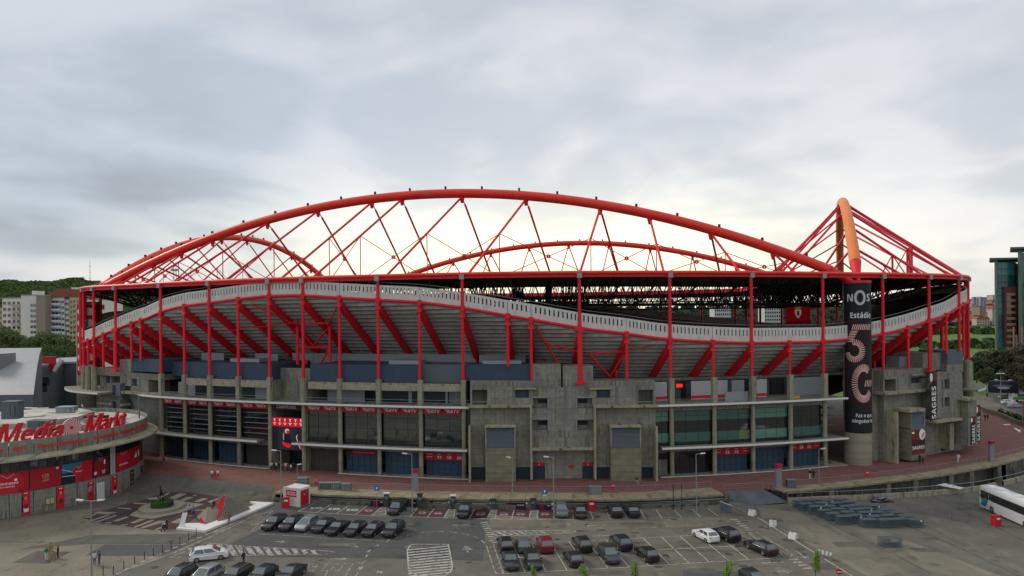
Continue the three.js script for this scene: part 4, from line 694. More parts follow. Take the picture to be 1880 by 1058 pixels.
function louvres(f, px0, px1, py0, py1, out, n = 17) {
  f.put('louvre_backing', M.dark, px0, px1, py0, py1, out - 0.3, 0.1); const m = new MB(), [u0, u1, y0, y1] = f.rect(px0, px1, py0, py1, out);
  for (let i = 0; i < n; i++) { const c = f.P((u0 + u1) / 2, mix(y0, y1, (i + 0.5) / n), out - 0.12); m.box(c.x, c.y, c.z, u1 - u0, 0.05, 0.26, f.th, 0.75); }
  m.build('louvre', M.louvre, stadium);
}
const mid = new Frame(1032, 119.9, 0.0);
{
  const half = (q, sgn) => {                                          // left wing as seen, or its mirror image
    const X = (a, b) => (sgn < 0 ? [a, b] : [2064 - b, 2064 - a]), put = (n, m, a, b, p0, p1, o, d) => mid.put(n, m, ...X(a, b), p0, p1, o, d);
    put('core_wall', M.concrete, 862, 865.5, 700, 745, 0.3, 6); put('core_wall', M.concrete, 893, 945, 700, 745, 0.3, 6); put('core_wall', M.concrete, 865.5, 893, 700, 716, 0.3, 6); put('core_wall', M.concrete, 945, 978, 700, 715.5, 0.3, 6); put('core_wall', M.concrete, 945, 978, 731, 745, 0.3, 6); put('core_wall', M.concrete, 970, 978, 715.5, 731, 0.3, 6);
    put('recess', M.concreteDark, 865, 894, 715, 742, -2.2, 0.3); put('sill', M.galv, 865, 893, 737.5, 738.6, 0.1, 0.06); put('blue_window', M.navy, 944, 971, 715, 732, -0.4, 0.2); put('canopy', M.concreteTan, 943, 983, 713, 715.5, 0.75, 0.8);
    put('ledge', M.concreteTan, 857, 974, 744.5, 749, 1.0, 2); 
    put('core_wall', M.concrete, 862, 890, 749, 858, -0.55, 3); put('core_wall', M.concrete, 944, 974, 749, 858, -0.55, 3); put('core_wall', M.concrete, 890, 944, 749, 786, -0.55, 3);
    put('tower', M.board, 888.8, 944.5, 824, 885, 1.35, 3); put('tower_frame', M.concreteTan, 888.8, 891, 785, 824, 1.35, 3); put('tower_frame', M.concreteTan, 942.5, 944.5, 785, 824, 1.35, 3); put('tower_top', M.concreteTan, 888, 945.5, 781.5, 785.5, 1.75, 3.4); louvres(mid, ...X(891, 942.5), 785.5, 824, 1.3);
    put('blue_door', M.navyDark, 863, 889, 857, 883, -0.8, 0.2); put('blue_door', M.navyDark, 945, 974, 858, 882, -0.8, 0.2);
    put('fin', M.concreteTan, 858, 861.5, 784, 887, 1.9, 2.6); put('fin', M.concreteTan, 971.5, 975, 745, 881, 1.15, 2.4);
  };
  half(0, -1); half(0, 1);
  const put = (n, m, ...a) => mid.put(n, m, ...a);
  put('core_wall', M.concrete, 977, 1029, 670, 712, 0.25, 5); put('core_wall', M.concrete, 1032.5, 1088, 672, 712, 0.25, 5); put('slot', M.black, 1028, 1033, 671, 712, -0.3, 2);
  for (const [a, b] of [[975, 1004.5], [1057, 1090]]) for (const [p, q] of [[712, 731], [750, 771], [790, 824]]) put('core_wall', M.concrete, a, b, p, q, 0.2, 2.4);
  put('core_wall', M.concrete, 1004.5, 1057, 712, 824, 0.2, 2.4);
  for (const [p, q] of [[731, 750], [771, 790]]) for (const [a, b, e] of [[976, 1004.5, 1], [1057, 1089, -1]]) {
    put('niche', M.concreteDark, a - 0.5, b + 0.5, p - 0.5, q + 0.5, -0.9, 0.2); put('niche_window', M.black, e > 0 ? a + 10 : a + 3, e > 0 ? b - 1 : b - 12, p + 2, p + 9.5, -0.82, 0.1); put('niche_frame', M.galv, a, b + 1, p - 2, p - 0.4, 0.42, 1.2); put('niche_frame', M.galv, e > 0 ? b - 0.4 : a - 1, e > 0 ? b + 1.2 : a + 0.6, p, q, 0.42, 1.2);
  }
  put('ledge', M.concreteTan, 973, 1092, 823, 827.5, 1.05, 2); put('core_wall', M.concrete, 975, 1090, 827, 881, -0.9, 0.4);
  put('blue_door', M.navyDark, 977, 998, 856, 881, -0.75, 0.2); put('blue_door', M.navyDark, 1067, 1087, 856, 881, -0.75, 0.2);
}
const rc = new Frame(1622, 131.5, 0.46);
{
  const put = (n, m, ...a) => rc.put(n, m, ...a);
  put('core_wall', M.concreteDark, 1585, 1622, 680, 853, -1.8, 3);
  put('core_wall', M.concrete, 1622, 1717, 678, 694, 0.3, 6); put('core_wall', M.concrete, 1644, 1672, 694, 717, 0.3, 6); put('core_wall', M.concrete, 1691, 1717, 694, 717, 0.3, 6); put('core_wall', M.concrete, 1672, 1691, 704, 717, 0.3, 6); put('recess', M.concreteDark, 1620, 1646, 693, 718, -2.4, 0.3); put('core_wall', M.concrete, 1621, 1623.5, 694, 720, 0.3, 5); put('blue_window', M.navy, 1671, 1692, 690, 705, -0.3, 0.2); put('canopy', M.concreteTan, 1676, 1699, 687.5, 689.5, 0.8, 1);
  put('ledge', M.concreteTan, 1624, 1716, 717, 722, 1.1, 3); put('core_wall', M.concrete, 1622, 1725, 721, 850, -0.5, 3); put('fin', M.concreteTan, 1645, 1648, 757, 853, 1.8, 2.2);
  put('tower', M.board, 1671, 1697, 788, 845, 2.6, 4); put('tower_top', M.concreteTan, 1669, 1698, 751, 756.5, 3.0, 4.4); put('tower_frame', M.board, 1671, 1672.3, 756, 788, 2.6, 4); put('tower_frame', M.concreteTan, 1696, 1697.2, 756, 788, 2.6, 4); louvres(rc, 1672.3, 1696, 756, 788, 2.5, 14);
  put('core_wall', M.concrete, 1694, 1735, 648, 680, -0.6, 8); put('core_wall', M.concrete, 1738, 1768, 668, 684, 0.6, 5); put('blue_cladding', M.slate, 1739, 1768, 643, 668.5, 0.7, 6); put('blue_window', M.slate, 1655, 1690, 650, 680, -6, 0.3); put('roof_hut', M.greyPanel, 1651, 1664, 655, 680, -4, 3);
  // projecting centre block
  put('core_wall', M.concreteDark, 1719, 1728, 684, 768, 2.2, 5); put('blue_niche', M.slate, 1728, 1733, 700, 770, 1.4, 0.2); put('core_wall', M.concrete, 1743, 1766, 684, 770, 2.2, 5); put('core_wall', M.concrete, 1728, 1743, 684, 697, 2.2, 5); put('core_wall', M.concrete, 1728, 1743, 715, 730, 2.2, 5); put('core_wall', M.concrete, 1728, 1743, 747, 770, 2.2, 5); put('niche_frame', M.galv, 1731.5, 1733, 697, 747, 2.4, 1); put('niche', M.black, 1728, 1743, 696, 748, 0.6, 0.2);
  put('ledge', M.concreteTan, 1718, 1766, 770, 775, 3.2, 6); put('core_wall', M.concrete, 1718, 1768, 775, 830, -0.6, 1); put('blue_door', M.navyDark, 1728, 1737, 790, 827, -0.4, 0.2); put('fin', M.concreteTan, 1743, 1750, 777, 826, 1.5, 2);
  put('tower', M.concreteDark, 1776, 1792, 735, 818, 3.6, 7); put('tower_top', M.concreteTan, 1775, 1794, 731, 735.5, 4.2, 7);
}
const lc = new Frame(236, 150.5, -0.52);
{
  const put = (n, m, ...a) => lc.put(n, m, ...a);
  put('core_wall', M.concrete, 219, 228, 660, 690, 0.3, 5); put('core_wall', M.concrete, 229, 240, 660, 690, 0.3, 5); put('core_wall', M.concrete, 239, 296, 686, 697, 0.3, 5); put('core_wall', M.concrete, 219, 240, 690, 722, 0.3, 5); put('core_wall', M.concrete, 250, 271, 697, 722, 0.3, 5); put('core_wall', M.concrete, 240, 250, 709, 722, 0.3, 5); put('blue_window', M.navy, 239, 251, 695, 710, -0.3, 0.2); put('recess', M.concreteDark, 270, 297, 697, 722, -2.4, 0.3); put('window', M.black, 228.5, 238, 708.5, 717, 0.33, 0.1); put('niche_frame', M.galv, 228, 238.6, 707, 708.6, 0.5, 0.4);
  put('core_wall', M.concrete, 176, 219, 676, 690, 0.1, 4); put('core_wall', M.concrete, 182, 203, 690, 722, -0.6, 3); put('niche_frame', M.slate, 203, 219, 704, 727, 1.4, 2); put('niche', M.black, 205, 210, 707, 725, 1.46, 0.1); put('window', M.navyDark, 194, 200, 691, 703, -0.5, 0.1); put('ledge', M.concreteTan, 219, 300, 721, 726, 1.2, 3);
  put('core_wall', M.concrete, 180, 222, 722, 850, 0.6, 3); put('core_wall', M.concreteDark, 218, 292, 726, 850, -1.0, 3); put('niche_frame', M.slate, 203, 219, 734, 755, 1.6, 2); put('niche', M.black, 205, 210, 737, 753, 1.7, 0.1); put('ledge', M.concreteTan, 176, 222, 740, 744, 1.6, 2);
}
for (const [a, b] of [[150, 205], [1765, 1771]]) sweepPx(a, b, 3, DK - 0.4, 4, 4.3).build('back_wall', M.concreteDark, stadium);
sweep(sAt(1770), sAt(1770) + 60, 1, DK - 0.4, 3, 3.4).build('back_wall', M.concreteDark, stadium);
for (const s of [[sAt(150) - 40, sAt(176)], [sAt(1762), sAt(1770) + 60]]) sweep(...s, DK, 18.2, 6, 6.3).build('concourse_wall', M.slate, stadium);

// ---- the corner pylon under the right arches, and the one at the left corner ----
{
  const p = V((1573 - CX) / F * 131.2, 0, -131.2), r = 2.45, t = thing('corner_pylon', 'tall round concrete pylon carrying the right-hand arches, black advertising wrapped round it', 'pylon', p);
  part('shaft', clean(new THREE.CylinderGeometry(r, r, 36.2 - PZ + 0.1, 40).translate(0, (36.2 + PZ - 0.1) / 2, 0)), M.column, t);
  part('cap', clean(new THREE.CylinderGeometry(r + 0.12, r + 0.12, 0.5, 40).translate(0, 36.3, 0)), M.redRim, t);
  const wrap = print(cv2(400, 1400, (x, w, h) => {
    const g = (y0, y1, c) => { x.fillStyle = c; x.fillRect(0, y0, w, y1 - y0); };
    g(0, h, '#15171d'); g(340, 1150, '#231419');
    x.fillStyle = '#d9dadb'; x.textAlign = 'center'; x.font = 'bold 96px sans-serif'; x.fillText('N', 74, 170); x.fillText('S', 256, 170);
    x.strokeStyle = '#cfd3d6'; x.lineWidth = 24; x.beginPath(); x.ellipse(168, 136, 42, 58, 0, 0, 7); x.stroke(); x.strokeStyle = '#6d7479'; x.lineWidth = 2; for (let i = 0; i < 36; i++) { const a = i / 36 * 6.283; x.beginPath(); x.moveTo(168 + 30 * Math.cos(a), 136 + 46 * Math.sin(a)); x.lineTo(168 + 54 * Math.cos(a), 136 + 70 * Math.sin(a)); x.stroke(); }
    x.fillStyle = '#e6e6e6'; x.font = 'bold 72px sans-serif'; x.fillText('Estádio', 182, 325, 220);
    x.strokeStyle = '#e8b8ae'; x.lineWidth = 9; const ln = (a, b, c, d) => { x.beginPath(); x.moveTo(a, b); x.lineTo(c, d); x.stroke(); };
    for (let i = 0; i < 11; i++) ln(92 + i * 18, 436, 108 + i * 18, 384);                       // the bar of the 5, its stem, its bowl
    for (let i = 0; i < 7; i++) ln(78 - i * 8, 452 + i * 16, 146 - i * 8, 446 + i * 16);
    for (let i = 0; i < 24; i++) { const a = -1.75 + i / 23 * 4.6; ln(112 + 46 * Math.cos(a), 632 + 54 * Math.sin(a), 112 + 100 * Math.cos(a), 632 + 108 * Math.sin(a)); }
    for (let i = 0; i < 34; i++) { const a = -0.95 - i / 33 * 4.7; ln(196 + 58 * Math.cos(a), 935 + 112 * Math.sin(a), 196 + 112 * Math.cos(a), 935 + 180 * Math.sin(a)); }
    for (let i = 0; i < 5; i++) ln(206 + i * 20, 964, 220 + i * 20, 906);
    x.fillStyle = '#dcdcdc'; x.font = 'bold 46px sans-serif'; x.fillText('Faz o que', 208, 1250, 180); x.fillText('ninguém faz', 200, 1302, 230);
  }), 0.75);
  const b = tag(part('pylon_banner', clean(new THREE.CylinderGeometry(r + 0.06, r + 0.06, 36.0 - 7.6, 40, 1, true, 0, Math.PI * 0.97).translate(0, (36 + 7.6) / 2, 0), true), wrap), 'black vertical advertising banner with striped pink 5G wrapped round the right pylon', 'banner');
  b.position.copy(p); b.rotation.y = -1.50; const uv = b.geometry.attributes.uv; wrap.map.wrapS = THREE.RepeatWrapping;
  const q = V((162 - CX) / F * 171.5, 0, -171.5), l = thing('corner_pylon', 'round pylon at the far left corner of the stadium, wrapped in red', 'pylon', q);
  part('shaft', clean(new THREE.CylinderGeometry(2.6, 2.6, 34, 32).translate(0, 18, 0)), M.column, l);
  const redwrap = print(cv2(256, 1024, (x, w, h) => { x.fillStyle = '#f2efe9'; x.font = 'bold 150px sans-serif'; for (let i = 0; i < 6; i++) { x.save(); x.translate(70, 100 + i * 165); x.beginPath(); x.ellipse(0, 0, 62, 60, 0, 0, 7); x.fill(); x.restore(); } }, '#b3091f'));
  tag(part('pylon_banner', clean(new THREE.CylinderGeometry(2.68, 2.68, 17.5, 32, 1, true, -0.6, Math.PI * 1.1).translate(q.x, 25.5, q.z), true), redwrap), 'red vertical banner with white lettering at the left corner pylon', 'banner');
}

// ================= boards, banners and screens on the stadium =================
const onWall = (name, label, cat, mat, p0, p1, y0, y1, off, group, n = 3) => { const s0 = sAt(p0), s1 = sAt(p1), o = thing(name, label, cat, cv((s0 + s1) / 2, off, 0), 0, group), b = new MB(); sweep(s0, s1, fn(y0)() - 0.02, fn(y1)() + 0.02, off + 0.02, off + 0.08, n, false, b); const bg = b.geo(); bg.translate(-o.position.x, 0, -o.position.z); part('backing', bg, M.dark, o); const g = clean(printed(s0, s1, y0, y1, off, n), true); g.translate(-o.position.x, 0, -o.position.z); part('print', g, mat, o); return o; };
{
  const btv = print(cv2(256, 96, (x, w, h) => { x.fillStyle = '#d8cfcf'; x.font = 'italic bold 68px sans-serif'; x.textAlign = 'left'; x.fillText('BTV', 98, 72, 140); for (let i = 0; i < 3; i++) { x.beginPath(); x.moveTo(24 + i * 16, 22 + i * 18); x.lineTo(102, 22 + i * 18); x.lineTo(96, 33 + i * 18); x.lineTo(40 + i * 16, 33 + i * 18); x.fill(); } }, '#a30d25'));
  const list = []; for (let i = 0; i < 9; i++) { if (i === 4) continue; const a = colL[i] + 4, b = colL[i + 1] - 4, m = (a + b) / 2; list.push([a, m - 0.4], [m + 0.4, b]); }
  list.forEach(([a, b], i) => onWall('tv_banner', `red banner with slanted white letters, ${nth(i)} from the left over the upper glass`, 'banner', btv, a, b, 12.9, 14.02, -0.1, 'red banners over the glass front', 2));
  onWall('champions_banner', 'dark red board with grey capital letters over the entrance screen', 'banner', print(cv2(512, 96, (x) => { x.fillStyle = '#b9b6b4'; x.font = 'bold 66px sans-serif'; x.textAlign = 'center'; x.fillText('CAMPEÕES', 250, 74, 330); }, '#3d0b14')), 497, 553, 12.9, 14.05, -0.05);
  const board = new THREE.MeshStandardMaterial({ roughness: 0.6, color: 0x000000, emissive: 0xffffff, emissiveIntensity: 0.62, emissiveMap: cv2(512, 128, (x) => { x.fillStyle = '#ffe9e6'; for (let i = 0; i < 6; i++) { const c = 45 + i * 84; x.fillRect(c - 16, 20, 32, 9); x.fillRect(c - 5, 30, 10, 30); x.fillRect(c - 26, 76, 52, 7); x.fillRect(c - 12, 92, 24, 10); } }, '#c80d22') });
  onWall('trophy_board', 'bright red lit strip with six small white trophy symbols above the video screen', 'screen', board, 495, 554, 9.6, 11.35, 0.35);
  const video = new THREE.MeshStandardMaterial({ roughness: 0.4, color: 0x000000, emissive: 0xffffff, emissiveIntensity: 0.62, emissiveMap: cv2(512, 400, (x) => { x.fillStyle = '#1c1d28'; x.fillRect(0, 0, 512, 400); x.fillStyle = '#272833'; x.fillRect(110, 0, 250, 400); x.fillStyle = '#e9b7b2'; x.beginPath(); x.ellipse(240, 70, 36, 44, 0, 0, 7); x.fill(); x.fillStyle = '#d4061c'; x.beginPath(); x.ellipse(254, 88, 26, 32, 0, 0, 7); x.fill(); x.fillStyle = '#11131c'; x.beginPath(); x.moveTo(200, 110); x.lineTo(280, 120); x.lineTo(300, 270); x.lineTo(180, 270); x.fill(); x.fillStyle = '#9fb0b8'; x.fillRect(178, 100, 12, 130); x.fillStyle = '#ef1024'; x.beginPath(); x.moveTo(168, 250); x.lineTo(230, 290); x.lineTo(300, 300); x.lineTo(290, 356); x.lineTo(230, 360); x.lineTo(166, 310); x.fill(); x.strokeStyle = '#e2c9c4'; x.lineWidth = 12; x.beginPath(); x.moveTo(400, 130); x.quadraticCurveTo(372, 170, 390, 210); x.lineTo(440, 370); x.stroke(); x.fillStyle = '#c60a1e'; x.fillRect(452, 260, 60, 140); x.fillStyle = '#59101c'; x.fillRect(430, 200, 82, 70); }, '#1c1d28') });
  onWall('video_screen', 'large dark video screen showing a player in red and black over the entrance', 'screen', video, 494, 555, 5.2, 9.5, 0.5);
  const num = (t) => print(cv2(512, 100, (x, w) => { x.fillStyle = '#e8dedb'; x.textAlign = 'center'; t.forEach((s, i) => { const c = (i + 0.5) * w / t.length; x.font = 'bold 15px sans-serif'; x.fillText(s[0], c, 20, 110); x.font = `bold ${s[1].length > 3 ? 24 : 58}px sans-serif`; x.fillText(s[1], c, s[1].length > 3 ? 62 : 82); }); }, '#b00f24'));
  onWall('gate_board', 'red gate board numbered 19/17, 19 and 20 over blue gates beside the stair core', 'sign', num([['CAMAROTES', 'piso 0'], ['PORTA', '17'], ['PORTA', '19'], ['PORTA', '20']]), 774, 848, 4.55, 5.75, 0.9);
  onWall('gate_board', 'red gate board with two numbers 22 over blue gates right of the stair core', 'sign', num([['CAMAROTES', 'piso 0'], ['PORTA', '22'], ['PORTA', '22'], ['CAMAROTES', 'piso 0']]), 1312, 1380, 4.75, 5.95, 0.9);
  onWall('gate_board', 'red gate board with two numbers 23 over the gates nearest the round pylon', 'sign', num([['VISITAS', 'piso 0'], ['PORTA', '23'], ['PORTA', '23'], ['CAMAROTES', 'piso 0']]), 1454, 1511, 4.8, 6.0, 0.9);
  onWall('gate_board', 'dull red strip board without numbers over the gates right of the entrance', 'sign', print(cv2(256, 64, (x) => { x.fillStyle = '#c98f8f'; x.font = 'bold 16px sans-serif'; x.fillText('ACESSO CAMAROTES', 60, 38, 170); x.fillStyle = '#1b1214'; x.fillRect(0, 0, 50, 40); }, '#7d101f')), 627, 691, 4.9, 5.75, 0.9);
  const small = num([['PORTA', '21']]);
  const sm = (label, a, b, p0, p1, f, o, m, n = 'door_sign') => tag(f.print(n, m, a, b, p0, p1, o), label, 'sign');
  sm('small red sign over the left blue door under the central concrete ledge', 977, 998, 849.5, 856, mid, -0.7, small); sm('small red sign over the right blue door under the central concrete ledge', 1067, 1088, 849, 856, mid, -0.7, small);
  { const c = mid.P(mid.u(1047, -0.8), mid.y(1047, 857.5, -0.8), -0.8), s = new THREE.Shape([[-0.62, 0.05], [-0.3, 0.34], [0.3, 0.34], [0.62, 0.05], [0, -0.36]].map((p) => new THREE.Vector2(...p))); const g = new THREE.ExtrudeGeometry(s, { depth: 0.06, bevelEnabled: false }); const o = tag(part('emblem', clean(g), M.signRed), 'small red emblem on the wall between the two blue doors of the core', 'sign'); o.position.copy(c); }
  const sag = (bg, vert) => print(cv2(256, vert ? 900 : 500, (x, w, h) => {
    if (vert) { x.fillStyle = '#141416'; x.fillRect(0, 0, w, h); x.fillStyle = '#7c1f1b'; x.fillRect(130, 20, 126, 150); x.fillRect(0, 150, 70, 90); x.fillStyle = '#eae6de'; x.beginPath(); x.ellipse(60, 110, 50, 80, 0, 0, 7); x.fill(); x.save(); x.translate(w * 0.86, h - 20); x.rotate(-Math.PI / 2); x.font = 'bold 205px sans-serif'; x.fillText('SAGRES', 0, 0, 610); x.restore(); }
    else { x.fillStyle = '#3b1815'; x.fillRect(0, 0, w, h); x.fillStyle = '#6e211b'; x.fillRect(0, 0, w, 210); x.fillRect(0, 410, w, 90); x.fillStyle = '#efece6'; x.beginPath(); x.ellipse(200, 110, 58, 110, 0, 0, 7); x.fill(); x.fillStyle = '#a59d95'; x.beginPath(); x.ellipse(214, 130, 24, 60, 0.4, 0, 7); x.fill(); x.fillStyle = '#efece6'; x.beginPath(); x.arc(30, 60, 24, 0, 7); x.fill(); x.font = 'bold 92px sans-serif'; x.textAlign = 'center'; x.fillText('SAGRES', w / 2, 400, 236); }
  }, bg));
  const sagH = sag('#4a1b17', false), sagV = sag('#151516', true);
  tag(rc.print('beer_banner', sagH, 1672, 1697, 788.5, 834, 2.64), 'brown beer banner with a glass under the louvres of the right stair tower', 'banner');
  tag(rc.print('beer_banner', sagV, 1706, 1719.5, 682, 772, 2.3), 'tall black beer banner with sideways lettering high on the right stair core', 'banner');
  tag(rc.print('beer_banner', sagV, 1780.5, 1790, 765, 816, 3.66), 'narrow black and red beer banner low on the farthest right tower', 'banner');
  { const o = tag(rc.print('beer_banner', sagV, 1791, 1799, 744, 812, 2.4), 'narrow dark beer banner with grey letters at the stadium’s right edge', 'banner'); }
  const em = new THREE.MeshStandardMaterial({ roughness: 0.6, map: cv2(256, 256, (x) => { x.fillStyle = '#e8a416'; x.beginPath(); x.moveTo(76, 8); x.lineTo(180, 8); x.lineTo(148, 52); x.lineTo(108, 52); x.fill(); x.fillStyle = '#e9e4e0'; x.beginPath(); x.moveTo(98, 60); x.lineTo(158, 60); x.quadraticCurveTo(176, 120, 128, 186); x.quadraticCurveTo(80, 120, 98, 60); x.fill(); x.fillStyle = '#7a0d1c'; x.fillRect(116, 84, 24, 60); x.fillStyle = '#7e0a18'; x.fillRect(0, 214, 256, 42); }, '#b80d1d'), emissive: 0xffffff, emissiveIntensity: 0.12 }); em.emissiveMap = em.map; em.side = THREE.DoubleSide;
  const d = 212, p0 = at(1443, 595, d), p1 = at(1488, 595, d), p2 = at(1488, 560, d), p3 = at(1443, 560, d);
  tag(new MB().quad(p0, p1, p2, p3, true).build('big_screen', em), 'glowing red big screen with a crest and yellow crown inside the stadium', 'screen');
}
// ================= vehicles =================
const carG = {};
const CT = {                                                          // length, width, height, belt, wheelbase, then along the car: screen base, screen top, roof rear, rear glass base
  hatch: [4.25, 1.78, 1.47, 0.93, 2.6, 0.95, 0.18, -1.45, -1.95], suv: [4.5, 1.86, 1.66, 1.02, 2.68, 0.98, 0.25, -1.65, -2.08], sedan: [4.7, 1.82, 1.43, 0.93, 2.8, 0.95, 0.15, -1.05, -1.72], estate: [4.75, 1.82, 1.48, 0.94, 2.8, 0.98, 0.2, -1.75, -2.22], mpv: [4.45, 1.83, 1.62, 0.98, 2.75, 1.35, 0.35, -1.65, -2.1], van: [4.35, 1.83, 1.80, 1.02, 2.7, 1.25, 0.55, -1.95, -2.12],
};
function carGeo(k) {
  if (carG[k]) return carG[k];
  const [L, W, H, B, wb, sb, stp, rT, rB] = CT[k], h = L / 2, r = 0.37, s = new THREE.Shape();
  s.moveTo(-h + 0.06, 0.26); s.lineTo(-wb / 2 - r, 0.22); s.absarc(-wb / 2, 0.30, r, Math.PI, 0, true); s.lineTo(wb / 2 - r, 0.22); s.absarc(wb / 2, 0.30, r, Math.PI, 0, true); s.lineTo(h - 0.10, 0.24);
  s.quadraticCurveTo(h + 0.02, 0.42, h - 0.02, 0.60); s.quadraticCurveTo(h - 0.06, 0.76, h - 0.34, B - 0.14); s.quadraticCurveTo(sb + 0.5, B - 0.01, sb, B); s.lineTo(rB, B + 0.02);
  if (k === 'sedan') s.quadraticCurveTo(-h + 0.2, B + 0.03, -h + 0.04, B - 0.06); else s.lineTo(-h + 0.05, B - 0.03);
  s.quadraticCurveTo(-h - 0.02, 0.55, -h + 0.06, 0.26);
  const body = new THREE.ExtrudeGeometry(s, { depth: W - 0.16, bevelEnabled: true, bevelThickness: 0.08, bevelSize: 0.045, bevelSegments: 2, curveSegments: 8 });
  body.translate(0, 0, -(W - 0.16) / 2); body.rotateY(-Math.PI / 2);
  const p = body.attributes.position; for (let i = 0; i < p.count; i++) { const z = p.getZ(i), t = smooth(h * 0.55, h, Math.abs(z)); p.setX(i, p.getX(i) * (1 - 0.13 * t * t)); }
  body.computeVertexNormals();
  const wB = W / 2 - 0.07, wT = W / 2 - 0.25, b = B - 0.02, T = H, pt = (x, y, z) => V(x, y, z);
  const cab = new ConvexGeometry([...[-1, 1].flatMap((q) => [pt(q * wB, b, sb), pt(q * wB, b, rB), pt(q * wT, T - 0.06, stp), pt(q * wT, T - 0.07, rT), pt(q * (wT - 0.12), T - 0.01, stp - 0.18), pt(q * (wT - 0.12), T - 0.02, rT + 0.15), pt(q * wT, T - 0.035, (stp + rT) / 2), pt(q * (wB - 0.1), b, sb + 0.05)])]);
  const lerpQ = (a, c, d, e, u0, u1, v0, v1, off) => { const f = (u, v) => a.clone().lerp(c, u).lerp(e.clone().lerp(d, u), v), q = [f(u0, v0), f(u1, v0), f(u1, v1), f(u0, v1)], n = q[1].clone().sub(q[0]).cross(q[3].clone().sub(q[0])).normalize().multiplyScalar(off); return q.map((x) => x.add(n)); };
  const o = 0.012, pane = (...a) => new MB().quad(...lerpQ(...a)).geo(), side = [];
  for (const q of [-1, 1]) { const f = [pt(q * wB, b, sb), pt(q * wB, b, rB), pt(q * wT, T - 0.06, rT), pt(q * wT, T - 0.06, stp)], oo = q > 0 ? o : -o; side.push(pane(...f, 0.10, 0.50, 0.10, 0.88, oo), pane(...f, 0.53, 0.90, 0.10, 0.88, oo)); }
  const tyre = clean(new THREE.CylinderGeometry(0.325, 0.325, 0.22, 18).rotateZ(Math.PI / 2)), rim = clean(new THREE.CylinderGeometry(0.22, 0.20, 0.235, 10).rotateZ(Math.PI / 2));
  return (carG[k] = {
    L, body: mergeGeometries([clean(toCreasedNormals(body, 0.7)), clean(toCreasedNormals(cab, 0.5))]), tyre, rim, side, wb, W,
    screen: pane(pt(wB - 0.05, b, sb + 0.03), pt(-wB + 0.05, b, sb + 0.03), pt(-wT + 0.03, T - 0.06, stp), pt(wT - 0.03, T - 0.06, stp), 0.04, 0.96, 0.06, 0.95, -0.02), back: pane(pt(-wB + 0.04, b, rB), pt(wB - 0.04, b, rB), pt(wT - 0.03, T - 0.07, rT), pt(-wT + 0.03, T - 0.07, rT), 0.05, 0.95, 0.14, 0.93, -0.02),
    head: clean(new THREE.SphereGeometry(0.16, 10, 6).scale(1.3, 0.6, 0.9)), tail: clean(new THREE.BoxGeometry(0.34, 0.2, 0.12)), plate: clean(new THREE.BoxGeometry(0.5, 0.12, 0.03)), mirror: clean(new THREE.BoxGeometry(0.2, 0.13, 0.1)), grille: clean(new THREE.BoxGeometry(W * 0.56, 0.16, 0.08)), bumper: clean(new THREE.BoxGeometry(W * 0.80, 0.15, 0.1)), rail: clean(new THREE.BoxGeometry(0.05, 0.05, (stp - rT) * 0.92)), B, H, wT, stp, rT,
  });
}
const paint = {}; const paintM = (k) => paint[k] ??= (() => { const c = { black: [0.010, 0.0105, 0.012], ink: [0.012, 0.017, 0.024], grey: [0.052, 0.058, 0.064], silver: [0.36, 0.37, 0.38], white: [0.74, 0.74, 0.73], red: [0.16, 0.008, 0.014], teal: [0.10, 0.13, 0.13] }[k], m = new THREE.MeshPhysicalMaterial({ roughness: 0.35, metalness: k === 'silver' || k === 'grey' ? 0.5 : 0, clearcoat: 0.6, clearcoatRoughness: 0.08, side: THREE.DoubleSide }); m.color.setRGB(...c); return m; })();
M.carGlass = glass(0.06, 0.078, 0.08, 0.06, 2.0); M.head = std(0.55, 0.56, 0.56, 0.15); M.tail = std(0.28, 0.01, 0.012, 0.25); M.plate = std(0.6, 0.6, 0.57, 0.5); M.rimM = std(0.36, 0.37, 0.38, 0.35, { metal: 0.7 });
function car(kind, col, px, py, end, deg, label, group, railM) {      // px, py: foot of the bumper nearest the camera; end 1 = its front, -1 = its rear; deg: turn of the nose from the line of sight
  const g = carGeo(kind), f = V(Math.sin(deg * Math.PI / 180), 0, Math.cos(deg * Math.PI / 180)), p = G(px, py + 4, 0).addScaledVector(f, -end * (g.L / 2 - 0.05)); p.y = 0.012;
  const t = thing('parked_car', label, 'car', p, deg * Math.PI / 180, group), pm = paintM(col), put = (n, geo, m, x, y, z, par = t) => { const o = part(n, geo, m, par); o.position.set(x, y, z); return o; };
  put('body', g.body, pm, 0, 0, 0); put('windscreen', g.screen, M.carGlass, 0, 0, 0); put('rear_window', g.back, M.carGlass, 0, 0, 0); for (const s of g.side) put('side_window', s, M.carGlass, 0, 0, 0);
  for (const [x, z] of [[-1, 1], [1, 1], [-1, -1], [1, -1]]) { const w = put('wheel', g.tyre, M.rubber, x * (g.W / 2 - 0.125), 0.325, z * g.wb / 2); part('rim', g.rim, M.rimM, w); }
  const h = g.L / 2; for (const x of [-1, 1]) { put('headlight', g.head, M.head, x * (g.W / 2 - 0.30), 0.66, h - 0.24); put('tail_light', g.tail, M.tail, x * (g.W / 2 - 0.28), g.B - 0.12, -h + 0.05); put('mirror', g.mirror, pm, x * (g.W / 2 + 0.06), g.B + 0.06, CT[kind][5] - 0.25); if (railM) put('roof_rail', g.rail, railM, x * (g.wT - 0.02), g.H - 0.02, (g.stp + g.rT) / 2); }
  put('grille', g.grille, M.black, 0, 0.58, h - 0.05); put('bumper', g.bumper, M.dark, 0, 0.32, h - 0.06); put('bumper', g.bumper, M.dark, 0, 0.34, -h + 0.05); put('number_plate', g.plate, M.plate, 0, 0.47, h + 0.012); put('number_plate', g.plate, M.plate, 0, 0.62, -h - 0.002);
  return t;
}
